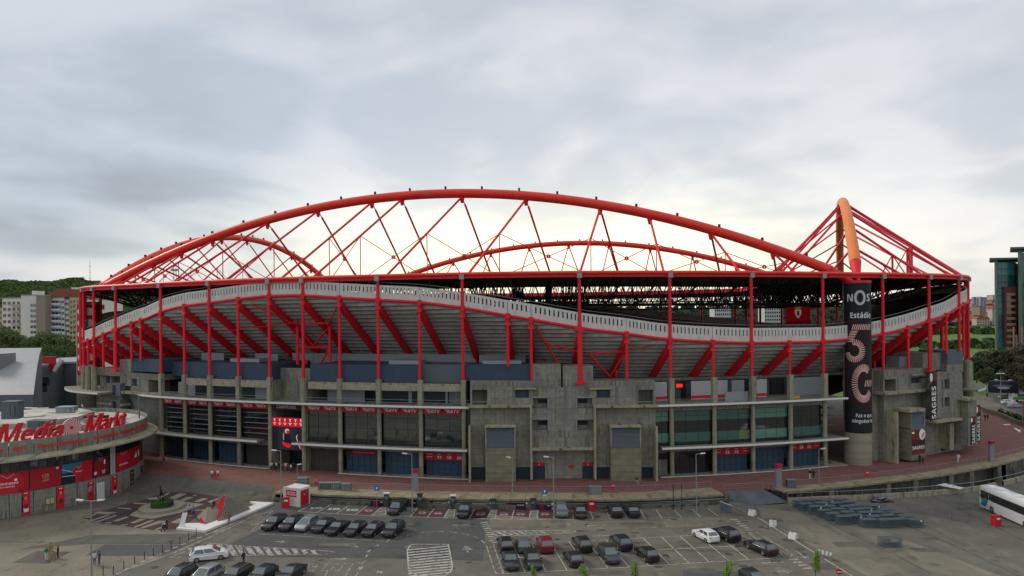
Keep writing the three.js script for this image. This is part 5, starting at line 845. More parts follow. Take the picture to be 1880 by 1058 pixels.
const gA = 'cars in the front left row of bays', gB = 'cars backed against the retaining wall', gC = 'cars in the double row of bays on the right', gD = 'cars cut off at the lower left edge';
const q7 = (k, c, x, y, e, d, l, g, r) => car(k, c, ...z7(x, y), e, d, l, g, r), q8 = (k, c, x, y, e, d, l, g, r) => car(k, c, ...z8(x, y), e, d, l, g, r);
q7('suv', 'black', 188, 442, 1, -15, 'black car at the left end of the row beside the white plinth', gA); q7('suv', 'black', 312, 448, 1, -15, 'black car with chrome grille immediately left of the silver car', gA); q7('mpv', 'silver', 428, 449, 1, -15, 'silver hatchback, the only pale car in the eight-car row', gA); q7('hatch', 'ink', 548, 458, 1, -15, 'dark blue-black car immediately right of the silver car', gA);
q7('sedan', 'black', 645, 478, 1, -15, 'black saloon, fifth car from the left in the eight-car row', gA); q7('hatch', 'ink', 782, 484, 1, -15, 'black car with large pale headlights, third from the right in its row', gA); q7('hatch', 'black', 912, 488, 1, -15, 'small black hatchback, second from the right end of the eight-car row', gA, M.galv); q7('suv', 'black', 1058, 492, 1, -15, 'black off-roader with silver roof rails at the right end of its row', gA, M.rimM);
q7('van', 'black', 1098, 330, 1, -13, 'black van parked in front of the white-topped charging post', gB); q7('suv', 'black', 1600, 352, 1, -6, 'black car between the second charging post and the red bays', gB);
const z5 = (x, y) => [940 + x / 5.875, 880 + y / 5.875];
car('suv', 'teal', ...z5(548, 405), 1, 1, 'dark grey off-roader with pale front bar parked left of the red bin', gB, M.rimM); car('hatch', 'black', ...z5(750, 418), 1, -2, 'black hatchback parked immediately left of the red bin', gB); car('suv', 'black', ...z5(1140, 405), -1, 183, 'black car with pale rear window, right of the red bin', gB); car('sedan', 'ink', ...z5(1330, 405), -1, 183, 'dark saloon at the right end of the cars along the mossy wall', gB);
q8('suv', 'black', 282, 608, -1, 188, 'black car with silver roof rails at the left end of the far right-hand row', gC, M.rimM); q8('hatch', 'teal', 405, 603, -1, 187, 'grey-green car with black mirrors left of the dark red car', gC); q8('suv', 'red', 572, 606, -1, 187, 'dark red car, the only red one in the car park', gC); q8('sedan', 'ink', 318, 732, 1, 7, 'dark saloon facing the camera at the left end of the near row', gC); q8('estate', 'black', 485, 730, 1, 7, 'black car with bright headlamps facing the camera beside a thin tree', gC);
q8('suv', 'black', 850, 603, -1, 190, 'black off-roader parked behind the small black hatchback and the grey people carrier', gC); q8('hatch', 'black', 785, 708, -1, 190, 'small black hatchback with red tail lamps behind a thin green tree', gC); q8('mpv', 'grey', 1048, 685, 1, 10, 'dark grey people carrier facing the camera in the near row', gC); q8('suv', 'ink', 1140, 590, -1, 192, 'large dark off-roader parked directly behind the grey people carrier', gC); q8('hatch', 'black', 1335, 672, -1, 194, 'black hatchback standing alone to the right of the grey people carrier', gC);
q8('hatch', 'white', 1772, 530, -1, 198, 'white hatchback beside a black estate in the far right bays', gC); car('suv', 'black', ...z4(655, 672), -1, 199, 'black car parked immediately right of the white hatchback', gC); car('estate', 'black', ...z4(1060, 822), -1, 200, 'black estate with silver roof rail at the right end of the lot', gC, M.rimM); car('hatch', 'black', 1405, 1083, 1, 12, 'black car cut off by the bottom edge right of the middle tree', null);
{ const t = car('mpv', 'white', 382, 1030, 1, 110.5, 'white hatchback driving past the black cars at the lower left', null); t.position.copy(G(383, 1031, 0)); t.position.y = 0.015; t.position.addScaledVector(V(-0.35, 0, -0.94), 0.8); }
car('suv', 'black', 302, 1077, 1, -15, 'black car at the left end of the cut-off lower row', gD, M.rimM); car('mpv', 'silver', 354, 1076, 1, -15, 'silver car between two black cars in the cut-off lower row', gD); car('estate', 'black', 408, 1075, 1, -15, 'black car just right of the silver one in the lower row', gD, M.rimM); car('hatch', 'ink', 461, 1073, 1, -15, 'dark car fourth from the left in the cut-off lower row', gD); car('sedan', 'ink', 512, 1072, 1, -15, 'dark car at the right end of the cut-off lower row', gD);

{ // white coach leaving the frame on the right
  const A = G(1800, 932, 0), B = G(1880, 968, 0), dir = B.clone().sub(A).normalize(), turn = Math.atan2(dir.x, dir.z), L = 13, W = 2.5, t = thing('coach', 'white touring coach with a blue and green star-shaped graphic at its tail', 'coach', A.clone().addScaledVector(dir, L / 2).add(V(dir.z, 0, -dir.x).multiplyScalar(1.25)), turn);
  const s = new THREE.Shape(); const w = W / 2; s.moveTo(-w, 0.35); s.lineTo(w, 0.35); s.lineTo(w, 2.9); s.quadraticCurveTo(w - 0.02, 3.4, w - 0.4, 3.45); s.lineTo(-w + 0.4, 3.45); s.quadraticCurveTo(-w + 0.02, 3.4, -w, 2.9); s.lineTo(-w, 0.35);
  const g = new THREE.ExtrudeGeometry(s, { depth: L - 0.6, bevelEnabled: true, bevelThickness: 0.3, bevelSize: 0.12, bevelSegments: 3 }); g.translate(0, 0, -(L - 0.6) / 2);
  part('body', clean(toCreasedNormals(g, 0.5)), paintM('white'), t);
  const sx = -w - 0.135;                                              // the side towards the camera
  const q = (z0, z1, y0, y1, m, n, keep, o = 0) => new MB().quad(V(sx - o, y0, z0), V(sx - o, y0, z1), V(sx - o, y1, z1), V(sx - o, y1, z0), keep).build(n, m, t);
  q(-L / 2 + 0.3, L / 2 - 0.6, 1.7, 2.85, M.black, 'window_strip', false, -0.006); for (let i = 0; i < 6; i++) q(-L / 2 + 0.35 + i * 2.0, -L / 2 + 0.35 + (i + 0.97) * 2.0, 1.75, 2.8, M.glassDark, 'side_window');
  q(-L / 2 + 0.05, -L / 2 + 3.0, 0.5, 2.6, print(cv2(256, 256, (x) => { x.fillStyle = '#1d62b5'; x.beginPath(); x.moveTo(0, 70); x.lineTo(60, 30); x.lineTo(120, 120); x.lineTo(200, 60); x.lineTo(180, 140); x.lineTo(150, 215); x.lineTo(120, 256); x.lineTo(20, 245); x.lineTo(50, 160); x.fill(); x.fillStyle = '#2fa32c'; x.beginPath(); x.moveTo(40, 130); x.lineTo(105, 120); x.lineTo(160, 140); x.lineTo(90, 185); x.lineTo(50, 190); x.fill(); }, '#d5d4cf')), 'side_graphic', true, -0.004);
  q(3.2, 4.9, 1.2, 1.55, print(cv2(128, 32, (x) => { x.fillStyle = '#3f8f86'; x.font = 'italic bold 22px sans-serif'; x.fillText('Barraq', 6, 24); }, '#d5d4cf')), 'lettering', true, 0.006);
  new MB().box(0, 2.3, -L / 2 - 0.02, 2.0, 1.0, 0.06).build('rear_window', M.carGlass, t);
  for (const z of [-L / 2 + 3.0, L / 2 - 2.6]) for (const x of [-1, 1]) { const wh = part('wheel', clean(new THREE.CylinderGeometry(0.5, 0.5, 0.34, 22).rotateZ(Math.PI / 2)), M.rubber, t); wh.position.set(x * (w - 0.02), 0.5, z); part('rim', clean(new THREE.CylinderGeometry(0.3, 0.27, 0.37, 12).rotateZ(Math.PI / 2)), M.rimM, wh); }
  for (const x of [-0.95, 0.95]) new MB().box(x, 1.1, -L / 2 - 0.03, 0.25, 0.6, 0.06).build('tail_light', M.tail, t);
  for (const z of [-3.5, 0.5, 3.8]) new MB().box(0, 3.62, z, 1.3, 0.16, 1.5).build('roof_hatch', M.whitePaint, t);
}

// ================= people =================
const skinC = [0.36, 0.20, 0.13];
function bodyGeo(bones) {                                            // one continuous surface from tapered capsules, about 2.6 cm cells
  const N = 76, mc = new MarchingCubes(N, M.dark, false, false, 60000), half = N / 2; mc.isolation = 0;
  const sd = (x, y, z) => { let d = 9; for (const b of bones) { const [ax, ay, az, bx, by, bz, ra, rb] = b, ux = bx - ax, uy = by - ay, uz = bz - az, l = ux * ux + uy * uy + uz * uz || 1e-6, t = clamp(((x - ax) * ux + (y - ay) * uy + (z - az) * uz) / l), e = Math.hypot(x - ax - ux * t, y - ay - uy * t, z - az - uz * t) - mix(ra, rb, t), k = 0.035, h = clamp(0.5 + 0.5 * (d - e) / k); d = mix(d, e, h) - k * h * (1 - h); } return d; };
  for (let z = 0; z < N; z++) for (let y = 0; y < N; y++) for (let x = 0; x < N; x++) mc.field[x + y * N + z * N * N] = -sd((x - half) / half, (y - half) / half + 0.92, (z - half) / half);
  mc.update(); const n = mc.count, g = new THREE.BufferGeometry(), pos = mc.positionArray.slice(0, n * 3); for (let i = 0; i < n; i++) pos[i * 3 + 1] += 0.92;
  g.setAttribute('position', new THREE.BufferAttribute(pos, 3)); g.setAttribute('normal', new THREE.BufferAttribute(mc.normalArray.slice(0, n * 3), 3));
  const reg = new Uint8Array(n); for (let i = 0; i < n; i++) { let m = 9; for (const b of bones) { const [ax, ay, az, bx, by, bz, ra, rb, c] = b, x = pos[i * 3], y = pos[i * 3 + 1], z = pos[i * 3 + 2], ux = bx - ax, uy = by - ay, uz = bz - az, l = ux * ux + uy * uy + uz * uz || 1e-6, t = clamp(((x - ax) * ux + (y - ay) * uy + (z - az) * uz) / l), e = Math.hypot(x - ax - ux * t, y - ay - uy * t, z - az - uz * t) - mix(ra, rb, t); if (e < m) { m = e; reg[i] = c; } } }
  g.userData.reg = reg; return g;
}
const leg = (x, hz, kz, ky, fz, fy = 0.08) => [[x * 0.9, 0.90, 0, x, ky, kz, 0.095, 0.065, 2], [x, ky, kz, x, fy, fz, 0.06, 0.045, 2], [x, fy - 0.02, fz, x * 1.15, fy - 0.035, fz + 0.15, 0.045, 0.035, 3]];
const arm = (x, ez, ey, hz, hy, hx = x * 1.05) => [[x * 0.85, 1.40, 0, x * 1.08, ey, ez, 0.058, 0.046, 1], [x * 1.08, ey, ez, hx, hy, hz, 0.042, 0.032, 0], [hx, hy, hz, hx, hy - 0.08, hz + 0.03, 0.034, 0.022, 0]];
const trunk = [[0, 0.93, 0, 0, 1.15, 0.01, 0.125, 0.12, 1], [-0.1, 1.15, 0, -0.12, 1.36, 0, 0.1, 0.1, 1], [0.1, 1.15, 0, 0.12, 1.36, 0, 0.1, 0.1, 1], [-0.15, 1.4, 0, 0.15, 1.4, 0, 0.075, 0.075, 1], [0, 1.42, 0, 0, 1.55, 0.02, 0.055, 0.05, 0], [0, 1.60, 0.02, 0, 1.66, 0.015, 0.085, 0.092, 0], [0, 1.61, 0.09, 0, 1.595, 0.12, 0.02, 0.014, 0], [-0.08, 0.9, 0, 0.08, 0.9, 0, 0.115, 0.115, 2]];
const pose = {
  stand: bodyGeo([...trunk, ...leg(-0.1, 0, 0.01, 0.48, 0), ...leg(0.1, 0, 0.02, 0.48, 0.03), ...arm(-0.24, -0.02, 1.13, 0.05, 0.90), ...arm(0.24, -0.02, 1.13, 0.06, 0.90)]),
  walk: bodyGeo([...trunk, ...leg(-0.09, 0, 0.16, 0.50, 0.30), ...leg(0.09, 0, -0.02, 0.49, -0.34, 0.13), ...arm(-0.23, -0.12, 1.14, -0.10, 0.93), ...arm(0.23, 0.10, 1.14, 0.26, 0.95)]),
  hold: bodyGeo([...trunk, ...leg(-0.11, 0, 0.02, 0.48, 0.0), ...leg(0.11, 0, 0.0, 0.48, -0.03), ...arm(-0.24, 0.02, 1.13, 0.26, 1.25, -0.08), ...arm(0.24, 0.0, 1.13, 0.24, 1.28, 0.08)]),
  sit: bodyGeo([...trunk.map((b) => [b[0], b[1] - 0.42, b[2], b[3], b[4] - 0.42, b[5], b[6], b[7], b[8]]), ...[-0.11, 0.11].flatMap((x) => [[x, 0.48, 0, x * 1.3, 0.50, 0.42, 0.095, 0.065, 2], [x * 1.3, 0.50, 0.42, x * 1.3, 0.08, 0.36, 0.06, 0.045, 2], [x * 1.3, 0.06, 0.36, x * 1.4, 0.045, 0.5, 0.045, 0.035, 3]]), ...[-0.24, 0.24].flatMap((x) => [[x * 0.85, 0.98, 0, x, 0.74, 0.08, 0.058, 0.046, 1], [x, 0.74, 0.08, x * 0.6, 0.62, 0.3, 0.042, 0.034, 0]])]),
};
const hairG = clean(new THREE.SphereGeometry(0.108, 12, 8, 0, Math.PI * 2, 0, Math.PI * 0.56)), bagG = clean(new THREE.BoxGeometry(0.3, 0.42, 0.16, 1, 1, 1)), personM = std(1, 1, 1, 0.85, { vertexColors: true });
function person(po, x, y, deg, shirt, trousers, hair, label, o = {}) {
  const src = pose[po], g = src.clone(), n = src.attributes.position.count, col = new Float32Array(n * 3), pal = [skinC, shirt, trousers, o.shoes ?? [0.5, 0.5, 0.5]];
  for (let i = 0; i < n; i++) col.set(pal[src.userData.reg[i]], i * 3);
  g.setAttribute('color', new THREE.BufferAttribute(col, 3));
  const h = o.h ?? 0, p = G(x, y, h + (o.up ?? 0)); if (o.up) p.y = h + o.up; const t = thing('person', label, 'person', p, deg * Math.PI / 180, o.group); t.scale.setScalar(o.s ?? 1);
  part('body', g, personM, t); const hr = part('hair', hairG, std(...hair, 0.8), t); hr.position.set(0, po === 'sit' ? 1.235 : 1.655, 0.0); hr.rotation.x = -0.35;
  if (o.bag) { const b = part('backpack', bagG, std(...o.bag, 0.8), t); b.position.set(0, 1.2, -0.2); }
  return t;
}
const BK = [0.015, 0.015, 0.018], NV = [0.02, 0.03, 0.06], WH = [0.62, 0.62, 0.6], RD = [0.4, 0.02, 0.035], GY = [0.16, 0.16, 0.17], BG = [0.3, 0.22, 0.13], JN = [0.05, 0.08, 0.14], GN = [0.02, 0.19, 0.07], HB = [0.02, 0.014, 0.01], HL = [0.16, 0.09, 0.04];
person('walk', 447, 1037.5, 70, BK, BK, HB, 'person in a black suit and white shirt walking behind the lower row of cars', { shoes: BK });
person('hold', 92, 1024, 20, BG, [0.42, 0.32, 0.2], HL, 'tallest person of the group on the dark patch, in brown, holding something up', { s: 1.12 }); person('stand', 84.5, 1028, 60, GN, WH, HB, 'person in a green shirt at the left of the group on the dark patch', { s: 0.92 }); person('stand', 96, 1031, 0, BG, BG, HL, 'person in beige standing in the middle of the group on the dark patch', { s: 0.96 }); person('stand', 100.5, 1026.5, -30, [0.5, 0.45, 0.38], BG, HL, 'small person in pale clothes between the beige and the black-clad figures', { s: 0.8 }); person('stand', 106, 1025, -70, BK, BK, HB, 'person in black at the right of the group on the dark patch', { s: 0.94 });
person('stand', 173, 1038.5, 60, WH, GY, HB, 'person in a white shirt beside the tall lamp post at lower left', {}); person('stand', 182, 1038, -80, NV, JN, HB, 'person in dark blue facing the white-shirted one near the tall lamp post', { shoes: WH });
person('walk', 347.5, 948, 200, [0.45, 0.45, 0.52], NV, HB, 'person in a pale top walking left of the white sculpture, far one of two', { bag: [0.3, 0.3, 0.36] }); person('walk', 355, 950, 170, [0.12, 0.14, 0.2], NV, HB, 'person in dark clothes walking between statue and sculpture, near one of two', {});
person('sit', 392.5, 934, 0, BK, BK, HB, 'person in black sitting on the grey sculpture left of its red spike', { up: 1.5, shoes: BK }); person('stand', 420, 962, 200, [0.2, 0.1, 0.08], [0.2, 0.13, 0.1], HB, 'person in brown standing on the white plinth in front of the sculpture', { h: 0.3, shoes: BK });
person('stand', 306, 974, 90, BK, NV, HB, 'person in black standing behind the pushchair on the patterned paving', {});
person('walk', 389, 880, 190, WH, NV, HB, 'person in white at the left of three walking on the brick plaza', { h: 1.5 }); person('walk', 394, 880, 180, RD, RD, HB, 'person in red in the middle of three on the brick plaza', { h: 1.5, s: 0.95 }); person('walk', 399.5, 879.5, 170, WH, RD, HB, 'person in white and red at the right of three on the plaza', { h: 1.5 });
person('stand', 300.5, 851, 30, RD, NV, HB, 'person in red standing alone by the dark gates at the far left', { h: 1.5 });
const crowd = [[498, 864.5, WH, BK, 'in white at the left end'], [503, 865.5, BK, BK, 'all in black, second from the left'], [507, 864.5, WH, NV, 'in white and navy, third from the left'], [513, 865, BK, JN, 'in black with jeans, left of the middle'], [519, 866.5, GY, BK, 'in grey near the middle'], [524, 865.5, WH, GY, 'in white and grey right of the middle'], [528, 867.5, RD, BK, 'in red, nearest the lamp post'], [534, 868.5, WH, BK, 'in white, nearest the right end'], [538, 866, BK, BK, 'in black at the right end']];
crowd.forEach(([x, y, s, t, l], i) => person(i % 2 ? 'stand' : 'hold', x, y, i * 71, s, t, i % 3 ? HB : HL, `person ${l} of the group outside the screen entrance`, { h: 1.5, group: 'people waiting outside the entrance' }));
person('sit', 1169, 888, 20, BK, [0.3, 0.32, 0.36], HB, 'person in black and grey crouching beside the right louvred tower', { h: 1.5, shoes: WH, s: 0.95 });
person('walk', 1487.5, 880, 200, BK, WH, [0.6, 0.6, 0.58], 'person in black with a white cap walking on the plaza right of the totem', { h: 1.5, shoes: WH }); person('walk', 1494, 881, 190, BK, BK, HB, 'person in black walking beside the white-capped one on the plaza', { h: 1.5 });
person('walk', 1689, 851, 160, BK, BK, HB, 'taller person in black walking under the brown beer banner', { h: 1.5, shoes: BK }); person('walk', 1695, 851.5, 160, BK, BK, HB, 'smaller person in black following under the brown beer banner', { h: 1.5, s: 0.8, shoes: BK });
person('stand', 1751.5, 853, 150, GY, GY, HB, 'person in grey by the plaza railing right of the beer banner', { h: 1.5 }); person('walk', 1760, 849.5, 150, WH, WH, HB, 'person in white by the plaza railing right of the beer banner', { h: 1.5 });
person('walk', 1809, 773, 170, BK, BK, HB, 'left one of two people in black far along the brick path', { h: 1.5, shoes: BK }); person('walk', 1814, 772.5, 170, BK, BK, HB, 'right one of two people in black far along the brick path', { h: 1.5, shoes: BK });
person('stand', 1456, 723, 0, GY, BK, HB, 'person standing on the open concourse beside the yellow bin', { h: DK });

// ================= street furniture =================
const pole = (m, h, r0 = 0.09, r1 = 0.05, x = 0, z = 0) => m.cyl(x, 0, h, z, r0, 8, r1);
function lampPost(px, py, base, topY, arm, dir, label, twin) {
  const p = G(px, py, base), [, w] = ray(px, topY), h = CAM + w * -p.z - base, t = thing('street_lamp', label, 'street lamp', p, 0, null);
  pole(new MB(), h, 0.10, 0.055).box(0, 0.25, 0, 0.3, 0.5, 0.3).build('post', M.post, t); const a = new MB().tube(V(0, h - 0.05, 0), V(arm * dir, h + 0.1, 0.1), 0.05, 6); if (twin) a.tube(V(0, h - 0.05, 0), V(-arm * dir, h + 0.1, 0.1), 0.05, 6); a.build('arm', M.post, t);
  for (const s of twin ? [1, -1] : [1]) new MB().box((arm + 0.3) * dir * s, h + 0.12, 0.1, 0.75, 0.14, 0.34, 0, 0, 0.12 * dir * s).build('lamp_head', M.lampWhite, t);
  return t;
}
lampPost(168, 1076, 0, 920, 0.9, 1, 'tall grey mast with two white floodlights at the lower left', true);
lampPost(757, 941, 0, 834, 0.8, -1, 'grey lamp post with single arm between the charging bays, left of the totem'); lampPost(1017, 950, 0, 840, 0.8, -1, 'grey lamp post with its arm pointing left in front of the central core'); lampPost(941, 906, PZ, 841, 0.3, -1, 'short-armed pale lamp post in front of the left louvred tower'); lampPost(1279, 942, 0, 834, 0.7, 1, 'grey lamp post with its arm pointing right by the empty bays'); lampPost(1504, 889, PZ, 825, 0.4, 1, 'thin lamp post on the plaza in front of the board with 23'); lampPost(516, 931, 0, 828, 0.7, -1, 'thin lamp post behind the red bin at the white kiosk'); lampPost(546, 886, PZ, 854, 0.1, 1, 'short grey post on the plaza just above the white kiosk');
function totem(px, py, topY, label) { const p = G(px, py, PZ), [, w] = ray(px, topY), h = CAM + w * -p.z - PZ, t = thing('totem', label, 'totem', p, 0.15); new MB().box(0, h * 0.42, 0, 0.95, h * 0.84, 0.5).build('shaft', std(0.235, 0.225, 0.27, 0.5), t); new MB().box(0.04, h * 0.91, 0.02, 1.05, h * 0.17, 0.6, 0.2).build('head', std(0.36, 0.012, 0.05, 0.5), t); new MB().box(-0.2, h * 0.93, 0.33, 0.45, h * 0.06, 0.04, 0.2).build('sign_face', M.whitePaint, t); }
totem(763, 902, 861, 'grey and dark red totem on the plaza between two lamp posts'); totem(1429.5, 896, 852, 'grey totem with a red head beside the grey ramp'); totem(1820.5, 848, 809, 'grey-blue totem with a red head at the far right of the plaza');
const pMat = print(cv2(128, 128, (x) => { x.fillStyle = '#f4f4f2'; x.font = 'bold 108px sans-serif'; x.textAlign = 'center'; x.fillText('P', 64, 103); }, '#1557ad'));
function pSign(px, py, footY, base, label) { const p = G(px, footY, base), [, w] = ray(px, py), y = CAM + w * -p.z, h = y - base, t = thing('parking_sign', label, 'sign', p); pole(new MB(), h + 0.3, 0.035, 0.035).build('post', M.galv, t); new MB().quad(V(-0.38, h - 0.38, 0.05), V(0.38, h - 0.38, 0.05), V(0.38, h + 0.38, 0.05), V(-0.38, h + 0.38, 0.05), true).build('sign_plate', pMat, t); new MB().box(0, h, 0.03, 0.8, 0.8, 0.03).build('plate_back', M.galv, t); new MB().box(0, h - 0.56, 0.04, 0.5, 0.2, 0.03).build('small_plate', M.whitePaint, t); }
pSign(692, 897, 935, 0, 'blue P parking sign left of the black van'); pSign(1000.5, 903, 937, 0, 'blue P parking sign in front of the central stair core');
{ const p = G(1541, 1085, 0), [, w] = ray(1541, 1050), h = CAM + w * -p.z, t = thing('no_entry_sign', 'round red no-entry sign with a white bar at the bottom edge', 'sign', p); pole(new MB(), h, 0.035, 0.035).build('post', M.galv, t); part('disc', clean(new THREE.CylinderGeometry(0.33, 0.33, 0.03, 24).rotateX(Math.PI / 2).translate(0, h, 0.05)), M.signRed, t); new MB().box(0, h, 0.075, 0.46, 0.11, 0.02).build('bar', M.whitePaint, t); }
function bin(px, py, label, turn = 0, s = 1) { const t = thing('red_bin', label, 'bin', G(px, py, 0), turn); t.scale.setScalar(s); new MB().box(0, 0.75, 0, 1.05, 1.5, 0.85).build('body', M.signRed, t); new MB().box(0, 1.56, -0.02, 1.15, 0.14, 0.95, 0, -0.12).build('lid', M.signRed, t); new MB().box(0, 1.18, 0.44, 0.6, 0.28, 0.03).build('label_plate', M.whitePaint, t); new MB().box(0, 1.5, 0.44, 0.7, 0.08, 0.04).build('slot', M.black, t); }
bin(525, 932, 'red bin standing against the left side of the white kiosk', 0.3); bin(1086, 938, 'red bin standing between the parked cars along the mossy wall'); bin(1829, 966, 'red bin standing alone beside the white coach', 0.2, 0.95);
{ // white kiosk container
  const t = thing('kiosk', 'white container kiosk with red sign and red door at the plaza edge', 'kiosk', G(545, 926, 0), -0.42), W = 3.2, H = 2.9, D = 2.4;
  new MB().box(0, H / 2, 0, W, H, D).build('body', M.whitePaint, t);
  for (const x of [-1, 1]) for (const z of [-1, 1]) new MB().box(x * W / 2, H / 2, z * D / 2, 0.16, H + 0.1, 0.16).build('corner_post', M.white, t);
  for (const z of [-1, 1]) new MB().box(0, H, z * D / 2, W + 0.1, 0.16, 0.17).build('roof_beam', M.white, t); new MB().box(0, 0.08, D / 2, W, 0.14, 0.15).build('base_beam', M.white, t);
  new MB().quad(V(-1.2, 1.5, D / 2 + 0.03), V(1.0, 1.5, D / 2 + 0.03), V(1.0, 2.55, D / 2 + 0.03), V(-1.2, 2.55, D / 2 + 0.03), true).build('sign', print(cv2(256, 128, (x) => { x.fillStyle = '#f3e9e6'; x.font = 'bold 38px sans-serif'; x.textAlign = 'center'; x.fillText('BALCÃO DE', 128, 56); x.fillText('ATENDIMENTO', 128, 100, 236); }, '#b80f24')), t);
  const d = new MB().box(W / 2 + 0.03, 1.3, 0, 0.06, 2.45, 1.9).build('door_panel', M.signRed, t); new MB().box(W / 2 + 0.07, 1.1, 0.1, 0.04, 2.0, 0.9).build('door', std(0.42, 0.012, 0.03, 0.5), d); new MB().box(W / 2 + 0.085, 1.8, 0.1, 0.03, 0.12, 0.3).build('plate', M.whitePaint, d);
}
// grey boxes and fence stubs on the plaza behind the kiosk
function crate(px, py, w, h, d, label, m, turn = 0, name = 'steel_crate') { const t = thing(name, label, 'crate', G(px, py, PZ), turn); new MB().box(0, h / 2 + 0.06, 0, w, h, d).build('body', m, t); new MB().box(0, h + 0.08, 0, w + 0.08, 0.08, d + 0.08).build('lid', M.galv, t); for (const x of [-1, 1]) new MB().box(x * w * 0.4, 0.03, 0, 0.12, 0.08, d).build('foot', M.dark, t); for (let i = 0; i < 5; i++) new MB().box(mix(-w / 2, w / 2, (i + 0.5) / 5), h / 2, d / 2 + 0.02, 0.05, h * 0.9, 0.05).build('rib', M.galv, t); return t; }
const ggrey = std(0.13, 0.16, 0.165, 0.6);
crate(556, 890, 1.8, 1.1, 1.0, 'grey crate right behind the roof of the white kiosk', ggrey); crate(597, 898, 2.1, 1.0, 0.9, 'dark grey crate, left one of three in a row on the plaza', std(0.07, 0.10, 0.10, 0.6)); crate(617, 899, 1.5, 1.1, 0.8, 'grey crate, middle one of three in a row on the plaza', ggrey); crate(635.5, 901, 1.6, 1.1, 0.8, 'grey crate, right one of three in a row on the plaza', ggrey); crate(1093, 907.5, 1.9, 1.2, 0.8, 'flat grey box on the stone strip above the red bin', std(0.17, 0.2, 0.21, 0.6)); crate(1452.5, 895.5, 1.5, 1.25, 0.9, 'dark green-grey box on the stone strip right of the ramp totem', std(0.07, 0.10, 0.10, 0.6));
for (const [x, y, l] of [[581.5, 889, 'small red cone-like barrier on the plaza above the crates'], [1125.5, 899, 'small red plastic barrier on the plaza right of the red bin'], [1592, 875, 'small red plastic barrier behind the plaza railing on the right']]) { const t = thing('plastic_barrier', l, 'barrier', G(x, y, PZ)); new MB().prism([[-0.4, -0.25], [0.4, -0.25], [0.4, 0.25], [-0.4, 0.25]], 0, 0.25).box(0, 0.55, 0, 0.6, 0.7, 0.3).build('body', M.signRed, t); new MB().box(0, 0.72, 0.16, 0.5, 0.1, 0.02).build('stripe', M.whitePaint, t); }
// charging posts
function charger(px, py, topY, label, m = M.whitePaint) { const p = G(px, py, 0), [, w] = ray(px, topY), h = Math.min(3.2, CAM + w * -p.z), t = thing('charging_post', label, 'charger', p); new MB().box(0, h * 0.5, 0, 0.75, h, 0.5).build('body', std(0.05, 0.055, 0.06, 0.4), t); new MB().box(0, h + 0.06, 0, 0.95, 0.16, 0.7).build('top', m, t); new MB().box(0, h * 0.72, 0.26, 0.5, h * 0.2, 0.03).build('screen', std(0.14, 0.2, 0.28, 0.3), t); new MB().tube(V(0.42, h * 0.7, 0.1), V(0.45, h * 0.25, 0.25), 0.03, 5).build('cable', M.rubber, t); }
charger(709.5, 931, 906.5, 'white-topped charging post behind the black van'); charger(832, 934, 910.5, 'white-topped charging post left of the dark car in the red bays'); charger(771, 934, 908, 'dark charging post behind the lamp between red bays', M.dark); charger(906, 935.5, 918, 'small dark charging post by the striped strip between red bays', M.dark); charger(979, 936, 917, 'small dark charging post at the right-hand striped strip', M.dark);
for (const [x, y, l] of [[824, 933, 'small white bollard beside the second charging post'], [900.5, 934.5, 'small white bollard at the middle of the red bays'], [967, 935, 'small white bollard left of the right-hand charging post'], [1014, 936, 'white bollard at the foot of the central lamp post']]) { const t = thing('white_bollard', l, 'bollard', G(x, y, 0)); new MB().cyl(0, 0, 1.0, 0, 0.13, 8).build('shaft', M.whitePaint, t); new MB().cyl(0, 0.45, 0.65, 0, 0.14, 8).build('band', M.dark, t); }
{ const st = print(cv2(256, 64, (x) => { x.fillStyle = '#74202a'; x.beginPath(); x.moveTo(60, 0); x.lineTo(120, 0); x.lineTo(150, 64); x.lineTo(60, 64); x.fill(); x.fillStyle = '#d8c4c4'; x.fillRect(180, 14, 62, 8); }, '#2a1116')); let i = 0; for (const [a, b] of [[680, 705], [735, 765], [790, 822], [838, 895], [912, 965], [985, 1012]]) { const A = G(a, 929 + (a - 680) * 0.022 + 1, 0), B = G(b, 929 + (b - 680) * 0.022 + 1, 0); A.y = B.y = 0.1; const A2 = A.clone(), B2 = B.clone(); A2.y = B2.y = 0.98; const o = new MB().quad(A, B, B2, A2, true).build('wall_banner', st); for (const q of [o]) q.position.z += 0.12; tag(o, `dark red banner on the mossy wall behind the charging bays, ${nth(i++)} from the left`, 'banner', 'banners behind the charging bays'); } }

// crowd barriers: one frame, stacked in bundles
const barG = (() => { const m = new MB(); for (const y of [0.18, 1.08]) m.tube(V(-1.12, y, 0), V(1.12, y, 0), 0.022, 4); for (const x of [-1.12, 1.12]) m.tube(V(x, 0.05, 0), V(x, 1.08, 0), 0.022, 4); for (let i = 1; i < 14; i++) m.tube(V(-1.12 + i * 0.16, 0.18, 0), V(-1.12 + i * 0.16, 1.08, 0), 0.012, 3); for (const x of [-0.75, 0.75]) m.box(x, 0.03, 0, 0.06, 0.05, 0.5); return m.geo(); })();
const barM = std(0.13, 0.17, 0.185, 0.5, { metal: 0.2 }), tagM = M.whitePaint;
function stackProto(n) { const t = thing('barrier_stack', '', 'barriers'); for (let i = 0; i < n; i++) { const b = part('barrier', barG, barM, t); b.position.set(0.02 * Math.sin(i * 7), 0.02, (i - (n - 1) / 2) * 0.125); b.rotation.x = 0.03 * Math.sin(i * 3); } for (const z of [-0.55, 0, 0.55]) new MB().box(0, 0.02, z, 2.2, 0.05, 0.08).build('pallet_bar', barM, t); return t; }
